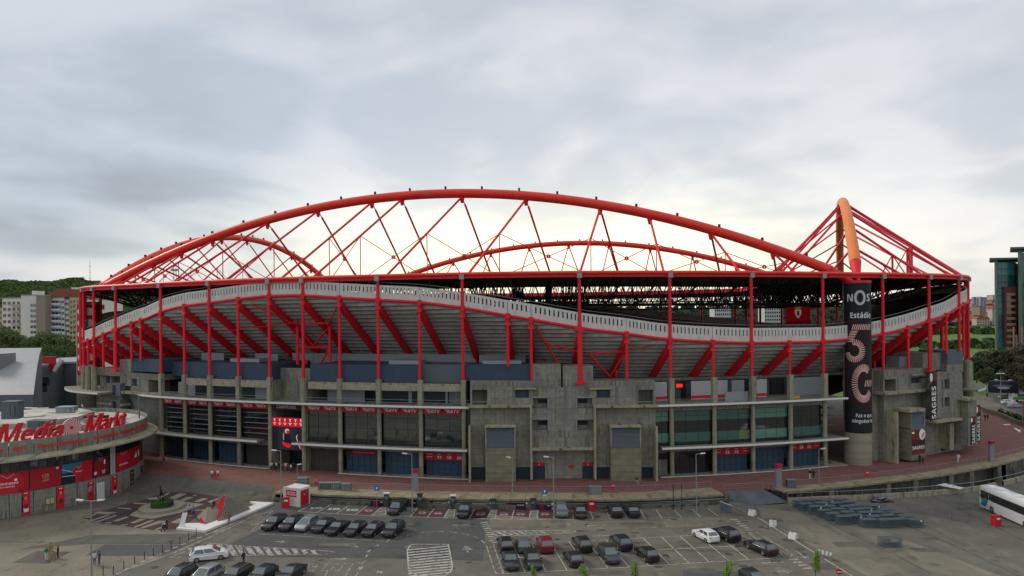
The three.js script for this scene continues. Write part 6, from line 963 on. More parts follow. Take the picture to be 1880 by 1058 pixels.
{
  const proto = stackProto(9), rows = 7, names = ['front', 'second', 'third', 'fourth', 'fifth', 'sixth', 'rearmost'], cols = ['leftmost', 'second-left', 'third', 'fourth', 'rightmost']; let first = true;
  for (let j = 0; j < rows; j++) for (let i = 0; i < 5; i++) {
    if (j === 0 && i === 0) continue; if (j >= 5 && i === 4) continue;
    const d = 96.3 + j * 1.75 + (i % 2) * 0.35 + rr(-0.15, 0.15), x = 47.9 + i * 2.25 - (d - 96) * 0.30 + rr(-0.2, 0.2), pos = V(x, 0.01, -d), turn = 0.12 + rr(-0.12, 0.12), label = `bundle of grey crowd barriers, ${cols[i]} in the ${names[j]} row of the block`;
    if (first) { first = false; proto.position.copy(pos); proto.rotation.y = turn; proto.userData.label = label; proto.userData.group = 'bundles of crowd barriers'; } else { const c = copy(proto, label, pos, turn); c.scale.set(0.9, rr(0.95, 1.06), 1); }
    if ((i * 3 + j * 5) % 4 === 0) { const c = scene.children[scene.children.length - 1]; new MB().box(0.5, 0.95, 0.6, 0.28, 0.22, 0.02).build('white_tag', tagM, first ? proto : c); }
  }
  const solo = copy(proto, 'single bundle of grey crowd barriers standing apart on the open asphalt', G(1634, 1003, 0.01), 0.05); new MB().box(0.2, 0.92, 0.62, 0.9, 0.24, 0.02).build('name_board', M.greyPanel, solo); solo.scale.set(1.15, 1.05, 1.2); delete solo.userData.group;
  const one = (x, y, turn, label, n = 1, h = 0) => { const t = thing('crowd_barrier', label, 'barrier', G(x, y, h), turn); for (let i = 0; i < n; i++) { const b = part('frame', barG, barM, t); b.position.x = i * 2.3; } return t; };
  one(1732, 951, -1.0, 'pair of grey crowd barriers alone on the asphalt left of the coach', 2); one(1680, 940, -0.9, 'grey crowd barrier behind the block of bundles, towards the coach'); one(1478, 936, 0.25, 'grey barrier leaning upright at the left rear of the bundles', 1).rotation.x = -0.25; one(737.5, 933, 0, 'grey crowd barrier in front of the charging-bay banners', 1).scale.set(1.3, 1.3, 1);
  one(1434, 971, -0.85, 'thin barrier between the first two white concrete blocks', 1); one(1486, 996, -0.85, 'thin barrier between the white concrete blocks and the thin tree', 1);
  for (const [x, y, l] of [[1750, 925, 'left part of the low fence leading to the coach'], [1775, 936, 'right part of the low fence leading to the coach']]) one(x, y, -0.42, l, 2);
}
{ // heap of dark scrap by the low wall
  const t = thing('scrap_heap', 'heap of dark tubes and frames lying by the low concrete wall', 'scrap', G(1618, 922, 0)); for (let i = 0; i < 26; i++) { const a = V(rr(-2, 2), rr(0.05, 0.7), rr(-0.6, 0.6)), b = V(rr(-2, 2), rr(0.05, 0.8), rr(-0.6, 0.6)); new MB().tube(a, b, rr(0.04, 0.1), 5).build('tube', i % 3 ? M.dark : M.steel, t); }
  const w = thing('white_sheet_roof', 'white flat board resting across the trench beside the coach', 'canopy', G(1745, 889, 0.9), 0); const q = [[1720, 891], [1762, 898.5], [1771, 896], [1735, 887.5]].map((p) => G(p[0], p[1], 1.15).sub(w.position)); new MB().quad(...q).build('board', M.whitePaint, w); for (const p of q) new MB().tube(p, V(p.x, p.y - 1.2, p.z), 0.05, 5).build('leg', M.galv, w);
}
// white concrete blocks along the edge line
const blk = (() => { const s = new THREE.Shape([[-0.5, 0], [0.5, 0], [0.42, 0.2], [0.2, 0.75], [-0.2, 0.75], [-0.42, 0.2]].map((p) => new THREE.Vector2(...p))); const g = new THREE.ExtrudeGeometry(s, { depth: 0.9, bevelEnabled: true, bevelSize: 0.03, bevelThickness: 0.03, bevelSegments: 1 }); g.translate(0, 0, -0.45); return clean(g); })();
for (const [x, y, r, l] of [[1381, 946, 0.8, 'white concrete block at the corner of the empty bays'], [1419.5, 966, 1.2, 'white concrete block second along the white edge line'], [1456, 989, 0.8, 'white concrete block third along the white edge line, left of the bundles']]) { const t = thing('concrete_block', l, 'concrete block', G(x, y, 0), r); part('block', blk, M.white, t); for (const q of [-0.2, 0.2]) new MB().box(q, 0.78, 0, 0.08, 0.08, 0.3).build('lifting_lug', M.galv, t); }
{ const t = thing('road_barrier', 'white and blue road barrier on the edge line beside the thin tree', 'barrier', G(1515, 1026, 0), 0.75); t.rotation.y = -0.85; new MB().box(0, 0.7, 0, 1.9, 0.5, 0.08).build('board', M.greyPanel, t); for (let i = 0; i < 4; i++) new MB().box(-0.7 + i * 0.47, 0.7, 0.05, 0.22, 0.48, 0.03).build('stripe', M.whitePaint, t); for (const x of [-0.8, 0.8]) new MB().box(x, 0.3, 0, 0.08, 0.6, 0.6).build('leg', M.galv, t);
  const b = thing('blue_panel', 'slate-blue hoarding panel standing across an empty bay by the wall', 'hoarding', G(1333, 942, 0), -1.15); new MB().box(0, 0.75, 0, 2.4, 1.3, 0.08).build('panel', M.slate, b); new MB().box(0, 1.42, 0, 2.45, 0.06, 0.1).build('rail', M.white, b); for (const x of [-1, 1]) new MB().box(x, 0.05, 0, 0.1, 0.1, 0.8).build('foot', M.galv, b); }
{ let i = 0; for (const [x, y, h] of [[189, 1057, 1.2], [208, 1056, 1.1], [227, 1046, 1.1], [247, 1037, 1.1], [265, 1028, 1.1], [281, 1021, 1.1], [298, 1015, 1.1], [314, 1009, 1.1], [330, 1000, 1.1], [346, 993, 1.1], [360, 984, 1.0]]) { const t = thing('steel_bollard', `thin dark steel bollard, ${nth(i++)} from the left along the chevron line`, 'bollard', G(x, y, 0), 0, 'bollards along the chevron line'); new MB().cyl(0, 0, h, 0, 0.05, 8).build('shaft', M.dark, t); part('cap', clean(new THREE.SphereGeometry(0.055, 8, 6)), M.steel, t).position.y = h; } }
for (const [x, y, l] of [[1237, 936, 'left one of two tall dark frame posts in front of the stone strip'], [1252, 936, 'right one of two tall dark frame posts in front of the stone strip']]) { const p = G(x === 1237 ? 1236.5 : 1252, 935, 0), t = thing('frame_post', l, 'post', p); new MB().cyl(0, 0, 3.9, 0, 0.07, 6).build('shaft', M.dark, t); new MB().box(0, 0.04, 0, 0.4, 0.08, 0.4).build('base', M.dark, t); }
// ================= left forecourt: patterned paving, statue, sculpture =================
const zc = (x, y) => [150 + x / 5.222, 880 + y / 5.222];
{
  const redP = mapped(tex(256, 3, (u, v) => { const a = Math.floor(v * 30), b = Math.floor(u * 30), k = 0.85 + 0.3 * (hash(a, b, 3) - 0.5) + 0.25 * (pf(u, v, 5, 401) - 0.5); return [0.072 * k, 0.036 * k, 0.034 * k]; }), 0.95), palP = mapped(tex(256, 3, (u, v) => { const k = 0.85 + 0.3 * (hash(Math.floor(v * 30), Math.floor(u * 30), 5) - 0.5) + 0.3 * (pf(u, v, 5, 411) - 0.5); return [0.29 * k, 0.265 * k, 0.21 * k]; }), 0.95), blkP = std(0.028, 0.028, 0.032, 0.95);
  const q = (m, pts, y, n = 'paving_pattern') => sheet(n, m, pts.map((p) => zc(...p)), y);
  q(redP, [[0, 372], [330, 265], [620, 190], [800, 120], [1020, 125], [1310, 168], [1260, 260], [1100, 360], [960, 470], [690, 490], [230, 425]], 0.030);
  q(blkP, [[345, 345], [450, 352], [520, 300], [500, 275]], 0.036); q(blkP, [[690, 385], [830, 385], [960, 335], [900, 330]], 0.036); q(blkP, [[910, 205], [1010, 215], [1300, 235], [1295, 248]], 0.036);
  q(palP, [[440, 345], [660, 240], [760, 205], [920, 210], [1170, 240], [950, 320], [670, 380], [560, 372]], 0.036, 'stone_paving');
  for (const b of [[[150, 310, 340, 318, 250, 338, 110, 328]], [[500, 225, 630, 232, 620, 243, 495, 238]], [[345, 270, 475, 280, 460, 290, 340, 280]], [[620, 183, 760, 165, 830, 128, 850, 128, 790, 170, 720, 198, 640, 196]], [[830, 185, 930, 135, 1010, 140, 900, 192]], [[935, 203, 1010, 170, 1068, 172, 1062, 180, 985, 208]], [[1075, 215, 1150, 182, 1208, 185, 1200, 193, 1120, 222]], [[1060, 155, 1105, 148, 1110, 154, 1070, 162]], [[20, 370, 140, 330, 150, 335, 60, 372]], [[60, 403, 250, 340, 270, 344, 90, 406]], [[120, 412, 315, 345, 342, 350, 140, 416]], [[290, 402, 420, 358, 455, 364, 345, 406]], [[460, 418, 560, 378, 612, 382, 600, 390, 500, 424]], [[490, 460, 660, 392, 700, 396, 515, 465]], [[560, 465, 740, 398, 820, 402, 590, 472]], [[220, 418, 280, 412, 285, 420, 225, 427]], [[375, 440, 435, 430, 440, 438, 385, 448]], [[850, 418, 930, 376, 970, 382, 920, 424]], [[690, 485, 810, 440, 825, 444, 710, 490]], [[940, 345, 1075, 350, 1060, 358, 945, 352]], [[1085, 295, 1180, 290, 1170, 300, 1090, 302]], [[1205, 215, 1300, 182, 1318, 186, 1240, 232]]]) { const a = b[0], p = []; for (let i = 0; i < a.length; i += 2) p.push([a[i], a[i + 1]]); q(palP, p, 0.042); }
  const C = G(...zc(770, 282), 0), ring = thing('round_bench', 'round pale stone platform under the bronze statue', 'platform', V(C.x, 0.03, C.z)); ring.scale.set(1, 1, 1.12);
  part('platform', clean(new THREE.CylinderGeometry(3.25, 3.3, 0.34, 48).translate(0, 0.17, 0)), palP, ring); part('rim', clean(new THREE.TorusGeometry(3.2, 0.09, 6, 48).rotateX(Math.PI / 2).translate(0, 0.33, 0)), M.edgeStone, ring);
  const leafM = std(0.035, 0.085, 0.016, 0.95), hb = thing('hedge', 'clipped round green hedge on the stone platform', 'hedge', V(C.x, 0.37, C.z)); const hm = new MB(); hm.add(new THREE.CylinderGeometry(1.55, 1.6, 0.8, 14).translate(0, 0.4, 0)); const rg = rng(77); for (let i = 0; i < 900; i++) { const a = rg() * 6.283, top = rg() < 0.5, r = top ? 1.6 * Math.sqrt(rg()) : 1.6, y = top ? 0.82 : rg() * 0.85; hm.box(r * Math.cos(a), y, r * Math.sin(a), 0.12, 0.02, 0.1, rg() * 6, rg() * 2, rg() * 2); } hm.build('foliage', leafM, hb); new MB().box(1.25, 0.42, 0.3, 0.7, 0.86, 0.9, 0.3).build('plaque_stone', M.dark, hb);
  const st = thing('statue', 'dark bronze statue of a running footballer above the round hedge', 'statue', V(C.x + 0.1, 1.15, C.z)), bz = std(0.022, 0.022, 0.02, 0.4, { metal: 0.6 }); new MB().cyl(0, 0, 0.7, 0, 0.12, 8).build('stem', bz, st); const bd = part('figure', clean(pose.walk), bz, st); bd.position.y = 0.55; bd.scale.setScalar(1.15); bd.rotation.set(0.35, -0.9, 0.12); const bl = part('ball', clean(new THREE.SphereGeometry(0.14, 12, 8)), bz, st); bl.position.set(-0.5, 0.75, 0.4);
}
{ // angular red, grey and white sculpture
  const H = 0.32, t = thing('sculpture', 'angular grey ridged sculpture with red spikes on a white arrow-shaped plinth', 'sculpture', [0, 0, 0]);
  const ribT = mapped(tex(128, 1.2, (u, v) => { const k = 0.9 + 0.3 * (pf(u, v, 6, 421) - 0.5); return (u * 4) % 1 < 0.42 ? [0.10 * k, 0.095 * k, 0.07 * k] : [0.25 * k, 0.235 * k, 0.18 * k]; }), 0.8), spike = std(0.72, 0.012, 0.03, 0.5);
  const P = (p, h = 0) => G(...zc(...p), h), up = (foot, top) => { const g = P(foot), [, w] = ray(...zc(...top)), [x] = ray(...zc(...top)), d = -g.z; return V(x * d, CAM + w * d, g.z); };
  new MB().prism([[905, 490], [1180, 516], [1840, 243], [1612, 230], [1668, 258], [1400, 372], [1190, 440], [1000, 442]].map((p) => { const g = P(p); return [g.x, g.z]; }), 0.01, H).build('plinth', M.whitePaint, t);
  const hull = (pts, m, n) => part(n, clean(new ConvexGeometry(pts)), m, t), h0 = (p) => { const g = P(p, H); return g; };
  hull([h0([1100, 360]), h0([1180, 436]), h0([1305, 392]), h0([1230, 330]), up([1190, 345], [1208, 266]), up([1290, 352], [1312, 290])], ribT, 'ridge'); hull([h0([1300, 405]), h0([1360, 395]), h0([1620, 285]), h0([1520, 262]), h0([1380, 330]), up([1345, 360], [1385, 162]), up([1440, 320], [1490, 200])], ribT, 'ridge');
  const blade = (pts, th = 0.35) => { const a = pts.map((p) => p.clone()), m = new MB(), n = V(0.3, 0, 0.95).multiplyScalar(th), tri = THREE.ShapeUtils.triangulateShape(a.map((p) => new THREE.Vector2(p.x, p.y)), []); const f = a.map((p) => p.clone().add(n)); for (const [i, j, k] of tri) { m.quad(f[i], f[j], f[k], f[k]); m.quad(a[i], a[k], a[j], a[j]); } for (let i = 0; i < a.length; i++) { const j = (i + 1) % a.length; m.quad(a[i], a[j], f[j], f[i]); } return m.build('red_spike', spike, t); };
  const B = (x, y) => up([1320, 405], [x, y]); blade([B(1282, 410), B(1308, 412), B(1380, 155), B(1355, 155), B(1285, 260), B(1322, 285)]);
  const B2 = (x, y) => up([1160, 440], [x, y]); blade([B2(1148, 438), B2(1190, 440), B2(1140, 362), B2(1132, 366)], 0.4);
  const B3 = (x, y) => up([1560, 300], [x, y]); blade([B3(1462, 284), B3(1500, 320), B3(1530, 308)], 0.3); blade([B3(1498, 232), B3(1560, 290), B3(1605, 272)], 0.3);
  const s = thing('info_stand', 'white slanted info board at the left tip of the white plinth', 'sign', P([965, 455], H)); new MB().quad(V(-0.55, 0, 0.1), V(0.25, 0, 0.1), V(0.55, 1.9, -0.3), V(-0.1, 1.9, -0.3)).build('board', M.whitePaint, s); new MB().quad(V(0.25, 0, 0), V(-0.55, 0, 0), V(-0.1, 1.9, -0.4), V(0.55, 1.9, -0.4)).build('back', M.whitePaint, s);
  const pc = thing('pushchair', 'dark pushchair in front of the person in black on the patterned paving', 'pushchair', P([790, 495])); new MB().box(0, 0.65, 0, 0.45, 0.35, 0.6, 0, 0.3).build('seat', M.dark, pc); new MB().box(0, 0.95, -0.1, 0.46, 0.3, 0.45, 0, -0.5).build('hood', M.galv, pc); for (const x of [-0.25, 0.25]) for (const z of [-0.35, 0.35]) part('wheel', clean(new THREE.CylinderGeometry(0.14, 0.14, 0.05, 12).rotateZ(Math.PI / 2).translate(x, 0.14, z)), M.rubber, pc); new MB().tube(V(-0.2, 0.3, 0.35), V(-0.2, 1.05, -0.5), 0.025, 5).tube(V(0.2, 0.3, 0.35), V(0.2, 1.05, -0.5), 0.025, 5).tube(V(-0.2, 1.05, -0.5), V(0.2, 1.05, -0.5), 0.025, 5).build('handle', M.steel, pc);
}

// ================= round electronics shop on the left =================
const font = await new FontLoader().loadAsync('fonts/droid/droid_sans_bold.typeface.json');
{
  const cx = -91, cd = 122, pol = (a, r, y) => V(cx + r * Math.cos(a), y, -(cd + r * Math.sin(a))), A0 = -2.6, A1 = 2.2;      // angle -pi/2 faces the camera
  const shop = thing('round_shop', 'round concrete shop building with a wide canopy ring and pale cluttered roof', 'building', [cx, 0, -cd]);
  const loc = (m) => { for (const g of m.g) g.translate(-cx, 0, cd); return m; };
  const band = (a0, a1, r0, r1, y0, y1, n = 60) => { const m = new MB(); for (let i = 0; i < n; i++) { const a = mix(a0, a1, i / n), b = mix(a0, a1, (i + 1) / n); m.quad(pol(a, r0, y0), pol(b, r0, y0), pol(b, r1, y1), pol(a, r1, y1)); } return m; };
  for (let i = 0; i < 34; i++) { const a = mix(A0, A1, i / 34) + 0.002, b = mix(A0, A1, (i + 1) / 34) - 0.002; loc(band(a, b, 22, 22, -0.3, 3.62, 3)).build('wall_panel', M.concrete, shop); const m = band(a, b, 22.6, 22.6, 9.5, 11.75, 3); m.g.push(...band(a, b, 22.6, 22.3, 11.75, 11.75, 3).g, ...band(a, b, 22.3, 22.3, 11.75, 11.0, 3).g); loc(m).build('parapet_panel', M.concrete, shop); }
  { const m = band(A0, A1, 22.6, 24.4, 9.5, 9.1); m.g.push(...band(A0, A1, 24.4, 24.4, 9.1, 8.85).g, ...band(A0, A1, 24.4, 21.6, 8.85, 8.5).g); loc(m).build('canopy', M.concreteTan, shop); }
  loc(band(A0, A1, 21.7, 21.7, 3.5, 8.6)).build('shop_front', M.dark, shop); loc(band(A0, A1, 22.05, 21.6, 3.62, 3.7)).build('ledge', M.concrete, shop);
  for (let i = 0; i < 40; i++) { const a = -1.5 + i * 0.055; loc(band(a, a + 0.05, 21.75, 21.75, 7.0, 8.4, 1)).build('pane', M.glassDark, shop); }
  const roofM = mapped(tex(256, 16, (u, v) => { const k = (0.86 + 0.5 * (pf(u, v, 5, 431) - 0.5)) * ((u * 5) % 1 < 0.04 || (v * 3) % 1 < 0.03 ? 0.7 : 1), s = smooth(0.6, 0.75, pf(u, v, 6, 439)); return [mix(0.60, 0.27, s) * k, mix(0.57, 0.25, s) * k, mix(0.50, 0.21, s) * k]; }), 0.9);
  part('roof', clean(new THREE.CircleGeometry(22.3, 60).rotateX(-Math.PI / 2).translate(0, 11.0, 0)), roofM, shop); part('upper_drum', clean(new THREE.CylinderGeometry(12, 12, 0.9, 9).translate(-4, 11.4, -10)), roofM, shop);
  { const rg = rng(91), e = (x, z, w, h, d, y = 11, m = M.galv, n = 'roof_unit') => { const g = new MB().box(x, y + h / 2, z, w, h, d, rg() * 0.5); g.box(x, y + h + 0.05, z, w * 1.06, 0.1, d * 1.06, 0); for (let i = 0; i < 3; i++) g.box(x + w * (i - 1) * 0.3, y + h * 0.5, z + d / 2 + 0.04, w * 0.22, h * 0.6, 0.06); g.build(n, m, shop); }; 
    e(9.5, 4, 3.6, 2.0, 2.4, 11, M.slate); e(14, -3, 2.4, 1.2, 1.6); e(12.4, 6.5, 4, 1.0, 1.2, 11, M.dark); e(4, 9, 3, 1.5, 2, 11, M.slate); e(3, 2, 2.6, 3.0, 2.0, 13.1, M.slate); e(15.5, 2, 2, 0.9, 1.4); e(8, -5, 3, 1.1, 2, 13.1); e(-2, 6, 3, 1.0, 1.6, 13.1, M.galv); e(11, -9, 4, 0.9, 1.4, 11, M.dark); e(16, -7, 3, 0.7, 1.1); e(2, 14, 3, 1.1, 1.5, 11, M.galv);
    for (let i = 0; i < 18; i++) { const x = rr(-4, 15), z = rr(-12, 12), y = Math.hypot(x + 3, z + 8) < 15 ? 13.1 : 11; new MB().tube(V(x, y + 0.3, z), V(x + rr(-5, 5), y + 0.3, z + rr(-3, 3)), rr(0.06, 0.18), 5).build('duct', i % 3 ? M.galv : M.white, shop); }
    for (const [x, z] of [[17, -13], [18.2, -11]]) new MB().tube(V(x, 11, z), V(x, 15.5, z), 0.1, 5).build('mast', M.slate, shop); }
  // posters round the wall
  const redBg = '#a80d22', jersey = (x, cxx, y, s, c = '#c01026') => { x.fillStyle = c; x.beginPath(); x.moveTo(cxx - s, y + s * 0.5); x.lineTo(cxx - s * 0.55, y); x.lineTo(cxx + s * 0.55, y); x.lineTo(cxx + s, y + s * 0.5); x.lineTo(cxx + s * 0.95, y + s * 1.2); x.lineTo(cxx + s * 0.62, y + s * 1.1); x.lineTo(cxx + s * 0.6, y + s * 2.2); x.lineTo(cxx - s * 0.6, y + s * 2.2); x.lineTo(cxx - s * 0.62, y + s * 1.1); x.lineTo(cxx - s * 0.95, y + s * 1.2); x.fill(); x.strokeStyle = '#ecdcd8'; x.lineWidth = 4; x.beginPath(); x.moveTo(cxx - s * 0.4, y + 2); x.lineTo(cxx, y + s * 0.36); x.lineTo(cxx + s * 0.4, y + 2); x.stroke(); };
  const cPost = [
    [-1.12, -0.79, 'wide red poster of two jerseys at the left edge of the shop wall', cv2(512, 256, (x) => { x.fillStyle = '#5b7f9b'; x.fillRect(0, 0, 130, 256); x.fillStyle = '#b9958a'; x.fillRect(150, 60, 30, 150); jersey(x, 80, 40, 100, '#a30b1e'); jersey(x, 320, 20, 150, '#c9142b'); x.fillStyle = '#f5ebe8'; x.font = 'italic bold 44px sans-serif'; x.textAlign = 'center'; x.fillText('Emirates', 320, 150, 190); x.font = 'bold 24px sans-serif'; x.fillText('FLY BETTER', 320, 186, 130); x.fillRect(380, 84, 26, 30); }, redBg)],
    [-0.785, -0.59, 'plain red poster with a gold emblem in its middle on the shop wall', cv2(512, 256, (x) => { x.fillStyle = '#c79a6a'; x.save(); x.translate(250, 130); x.rotate(-0.12); x.font = 'bold 70px sans-serif'; x.textAlign = 'center'; x.fillText('120', 0, 0); x.font = 'bold 40px sans-serif'; x.fillText('ANOS', 10, 44); x.restore(); x.fillStyle = '#ead9d5'; x.fillRect(430, 14, 40, 26); }, redBg)],
    [-0.585, -0.36, 'poster of a red jersey on a blue stadium background on the shop wall', cv2(512, 256, (x) => { x.fillStyle = '#2f7298'; x.fillRect(0, 0, 330, 120); x.fillStyle = '#0f1c28'; x.fillRect(0, 120, 330, 136); x.strokeStyle = '#d5e4ea'; x.lineWidth = 8; x.beginPath(); x.moveTo(0, 60); x.lineTo(240, 140); x.moveTo(0, 150); x.lineTo(260, 170); x.stroke(); jersey(x, 270, 50, 95, '#c31229'); x.fillStyle = '#f1e4e1'; x.font = 'italic bold 26px sans-serif'; x.textAlign = 'center'; x.fillText('Emirates', 270, 130, 110); x.fillStyle = '#bd0f25'; x.fillRect(360, 0, 152, 256); }, redBg)],
    [-0.355, -0.205, 'dark red poster of a player’s torso beside the white drainpipes on the shop wall', cv2(512, 256, (x) => { x.fillStyle = '#4a0a14'; x.fillRect(0, 0, 512, 256); jersey(x, 230, -20, 190, '#8d0f20'); x.fillStyle = '#efe2de'; x.fillRect(40, 180, 70, 40); x.font = 'bold 60px sans-serif'; x.fillText('SLB', 270, 220, 120); x.fillRect(330, 40, 50, 60); }, '#4a0a14')],
    [-0.14, 0.27, 'red poster with a jersey and white triangle emblem, rightmost on the shop wall', cv2(512, 256, (x) => { jersey(x, 120, 10, 110, '#c9142b'); x.fillStyle = '#f5ebe8'; x.font = 'italic bold 34px sans-serif'; x.fillText('Emirates', 50, 190, 150); x.beginPath(); x.moveTo(330, 150); x.lineTo(390, 70); x.lineTo(410, 150); x.fill(); x.fillRect(445, 70, 34, 80); }, redBg)],
  ];
  const strip = (a0, a1, r, y0, y1, n = 8) => { const pos = [], uv = [], ix = []; for (let i = 0; i <= n; i++) { const a = mix(a0, a1, i / n), p = pol(a, r, y0), q = pol(a, r, y1); pos.push(p.x, p.y, p.z, q.x, q.y, q.z); uv.push(i / n, 0, i / n, 1); if (i) ix.push(2 * i - 2, 2 * i, 2 * i + 1, 2 * i - 2, 2 * i + 1, 2 * i - 1); } const g = new THREE.BufferGeometry(); g.setAttribute('position', new THREE.Float32BufferAttribute(pos, 3)); g.setAttribute('uv', new THREE.Float32BufferAttribute(uv, 2)); g.setIndex(ix); g.computeVertexNormals(); return clean(g, true); };
  for (const [a, b, l, t] of cPost) tag(part('wall_poster', strip(a, b, 21.85, 3.75, 6.95), print(t)), l, 'poster');
  for (const a of [-0.19, -0.172, -0.155]) new MB().tube(pol(a, 21.9, 3.6), pol(a, 21.9, 8.4), 0.13, 6).build('drainpipe', M.whitePanel, shop).position.set(-cx, 0, cd);
  const small = (l, x0, x1, y0, y1, t, r = 22.06) => { const aOf = (px) => { let b = 0, m = 1e9; for (let i = 0; i < 2000; i++) { const a = -1.6 + i * 0.0011, p = pol(a, r, 0), e = Math.abs(pxOf(p) - px); if (e < m && Math.cos(a) * p.x + Math.sin(a) * -p.z < 0) { m = e; b = a; } } return b; }; const a0 = aOf(x0), a1 = aOf(x1), p = pol((a0 + a1) / 2, r, 0), hh = (py) => { const [, w] = ray((x0 + x1) / 2, py); return CAM + w * -p.z; }; tag(part('wall_poster', strip(a0, a1, r, hh(y1), hh(y0), 3), print(t)), l, 'poster'); };
  const fig = (v) => cv2(96, 288, (x) => { x.fillStyle = '#f0e3df'; x.fillRect(30, 14, 14, 14); x.fillRect(54, 12, 12, 18); if (v === 1) { x.fillStyle = '#14161a'; x.fillRect(0, 60, 20, 190); } x.fillStyle = v === 2 ? '#8aa0b8' : '#c69078'; x.fillRect(36, 62, 26, 32); x.fillStyle = '#df1b34'; x.fillRect(18, 94, 62, 80); x.fillStyle = '#e8d5cf'; if (v === 1 || v === 3) x.fillRect(22, 200, 56, 50); x.fillStyle = '#7f1020'; x.fillRect(30, 150, 42, 60); if (v === 2) { x.fillStyle = '#6f93b8'; x.fillRect(10, 80, 40, 56); } }, '#bb1128');
  small('tall red poster of a kneeling player, leftmost of the four low posters', 36, 52, 903, 946, fig(1)); small('tall red poster of a player with folded arms beside the pale wall plate', 101, 115, 894, 936, fig(0)); small('tall red poster next to the white notice board, third low poster', 157.5, 169.5, 884.5, 921, fig(2)); small('narrow tall red poster, rightmost of the four low posters', 203, 213, 873, 911, fig(3));
  small('pale yellow double wall plate between the two left low posters', 80, 97.5, 914, 926, cv2(64, 48, (x) => { x.strokeStyle = '#5a5a48'; x.lineWidth = 4; x.strokeRect(2, 2, 60, 44); x.beginPath(); x.moveTo(32, 0); x.lineTo(32, 48); x.stroke(); }, '#b3ab84')); small('white notice board with lines of grey text on the shop wall', 174.5, 188.5, 886, 922, cv2(96, 256, (x) => { x.fillStyle = '#8f9296'; for (let i = 0; i < 12; i++) for (let k = 0; k < 3; k++) x.fillRect(8 + k * 28, 20 + i * 18, 20, 6); }, '#d6d8da'));
  for (const [a, b, y0, y1, l] of [[236.5, 243.5, 863, 899, 'dark narrow poster left one of two near the shop corner'], [256, 259.5, 855, 888, 'dark narrow poster right one of two near the shop corner']]) small(l, a, b, y0, y1, cv2(48, 200, (x) => { x.fillStyle = '#8b8372'; for (let i = 0; i < 4; i++) { x.fillRect(8, 20 + i * 46, 30, 18); } x.fillStyle = '#5d4a1c'; x.fillRect(16, 60, 16, 60); }, '#15140f'));
  // letters standing on the roof edge
  const sign = thing('rooftop_sign', 'big red slanted letters with a white and red spiral standing on the shop roof', 'sign', [cx, 0, -cd]), letM = std(0.62, 0.008, 0.016, 0.4), R = 21.4, base = 11.45;
  const shear = new THREE.Matrix4().set(1, 0.28, 0, 0, 0, 1, 0, 0, 0, 0, 1, 0, 0, 0, 0, 1);
  const geoL = (c, s, d) => { const g = new TextGeometry(c, { font, size: s, depth: d, curveSegments: 5, bevelEnabled: true, bevelSize: 0.06, bevelThickness: 0.05, bevelSegments: 1 }); g.computeBoundingBox(); return g; };
  const place = (g, a, y) => { const o = part('letter', clean(g), letM, sign), p = pol(a, R, y); o.position.set(p.x - cx, y, p.z + cd); o.rotation.y = Math.PI / 2 + a; new MB().tube(V(0.4, -1, -0.3), V(0.4, 0.2, -0.05), 0.04, 4).tube(V(0.9, -1, -0.3), V(0.9, 0.2, -0.05), 0.04, 4).build('letter_leg', M.white, o); return o; };
  const word = (w, a, end, y = base) => { const gs = [...w].map((c, i) => { const g = geoL(c, i ? 2.5 : 2.95, 0.28); return g; }), ws = gs.map((g) => g.boundingBox.max.x + 0.10), tot = ws.reduce((s, v) => s + v, 0), k = (end - a) * R / tot; gs.forEach((g, i) => { g.scale(k, 1, 1); g.applyMatrix4(shear); place(g, a, y); a += ws[i] * k / R; }); };
  word('Media', -0.99, -0.575); word('Markt', -0.43, 0.0);
  { const a = -0.505, o = new THREE.Group(); o.name = 'spiral'; const p = pol(a, R, base + 1.25); o.position.set(p.x - cx, p.y, p.z + cd); o.rotation.y = Math.PI / 2 + a; sign.add(o); part('disc', clean(new THREE.CylinderGeometry(1.5, 1.5, 0.15, 40).rotateX(Math.PI / 2)), M.whitePaint, o); const m = new MB(); for (let k = 0; k < 20; k++) for (let i = 0; i < 6; i++) { const f = (j, w) => { const r = mix(0.2, 1.5, j / 6), t = k / 20 * 6.283 + r * 0.75 + w; return V(r * Math.cos(t), r * Math.sin(t), 0.09); }; m.quad(f(i, 0), f(i, 0.15), f(i + 1, 0.15), f(i + 1, 0)); } m.build('spiral_ray', letM, o); part('hub', clean(new THREE.CylinderGeometry(0.26, 0.26, 0.3, 16).rotateX(Math.PI / 2)), letM, o); }
  // raised words round the parapet
  const bend = (t, s, a, y) => { const g = new TextGeometry(t, { font, size: s, depth: 0.06, curveSegments: 3, bevelEnabled: false }), p = g.attributes.position; g.computeBoundingBox(); for (let i = 0; i < p.count; i++) { const q = pol(a + p.getX(i) / 22.6, 22.62 + p.getZ(i), y + p.getY(i)); p.setXYZ(i, q.x - cx, q.y, q.z + cd); } g.computeVertexNormals(); const o = part('lettering', clean(g), M.redDark, sign2); return g.boundingBox.max.x / 22.6; };
  const sign2 = thing('parapet_lettering', 'dark red raised product words running round the shop parapet', 'sign', [cx, 0, -cd]); for (const [w, a] of [['Vídeo', -1.04], ['·', -0.92], ['HiFi', -0.885], ['·', -0.79], ['Electrodomésticos', -0.745], ['·', -0.405], ['Informática', -0.375], ['·', -0.165], ['Fotografia', -0.135], ['·', 0.055], ['CD', 0.08], ['·', 0.13], ['Cinema', 0.16]]) bend(w, w.length > 12 ? 0.60 : 0.64, a, 10.3);
}
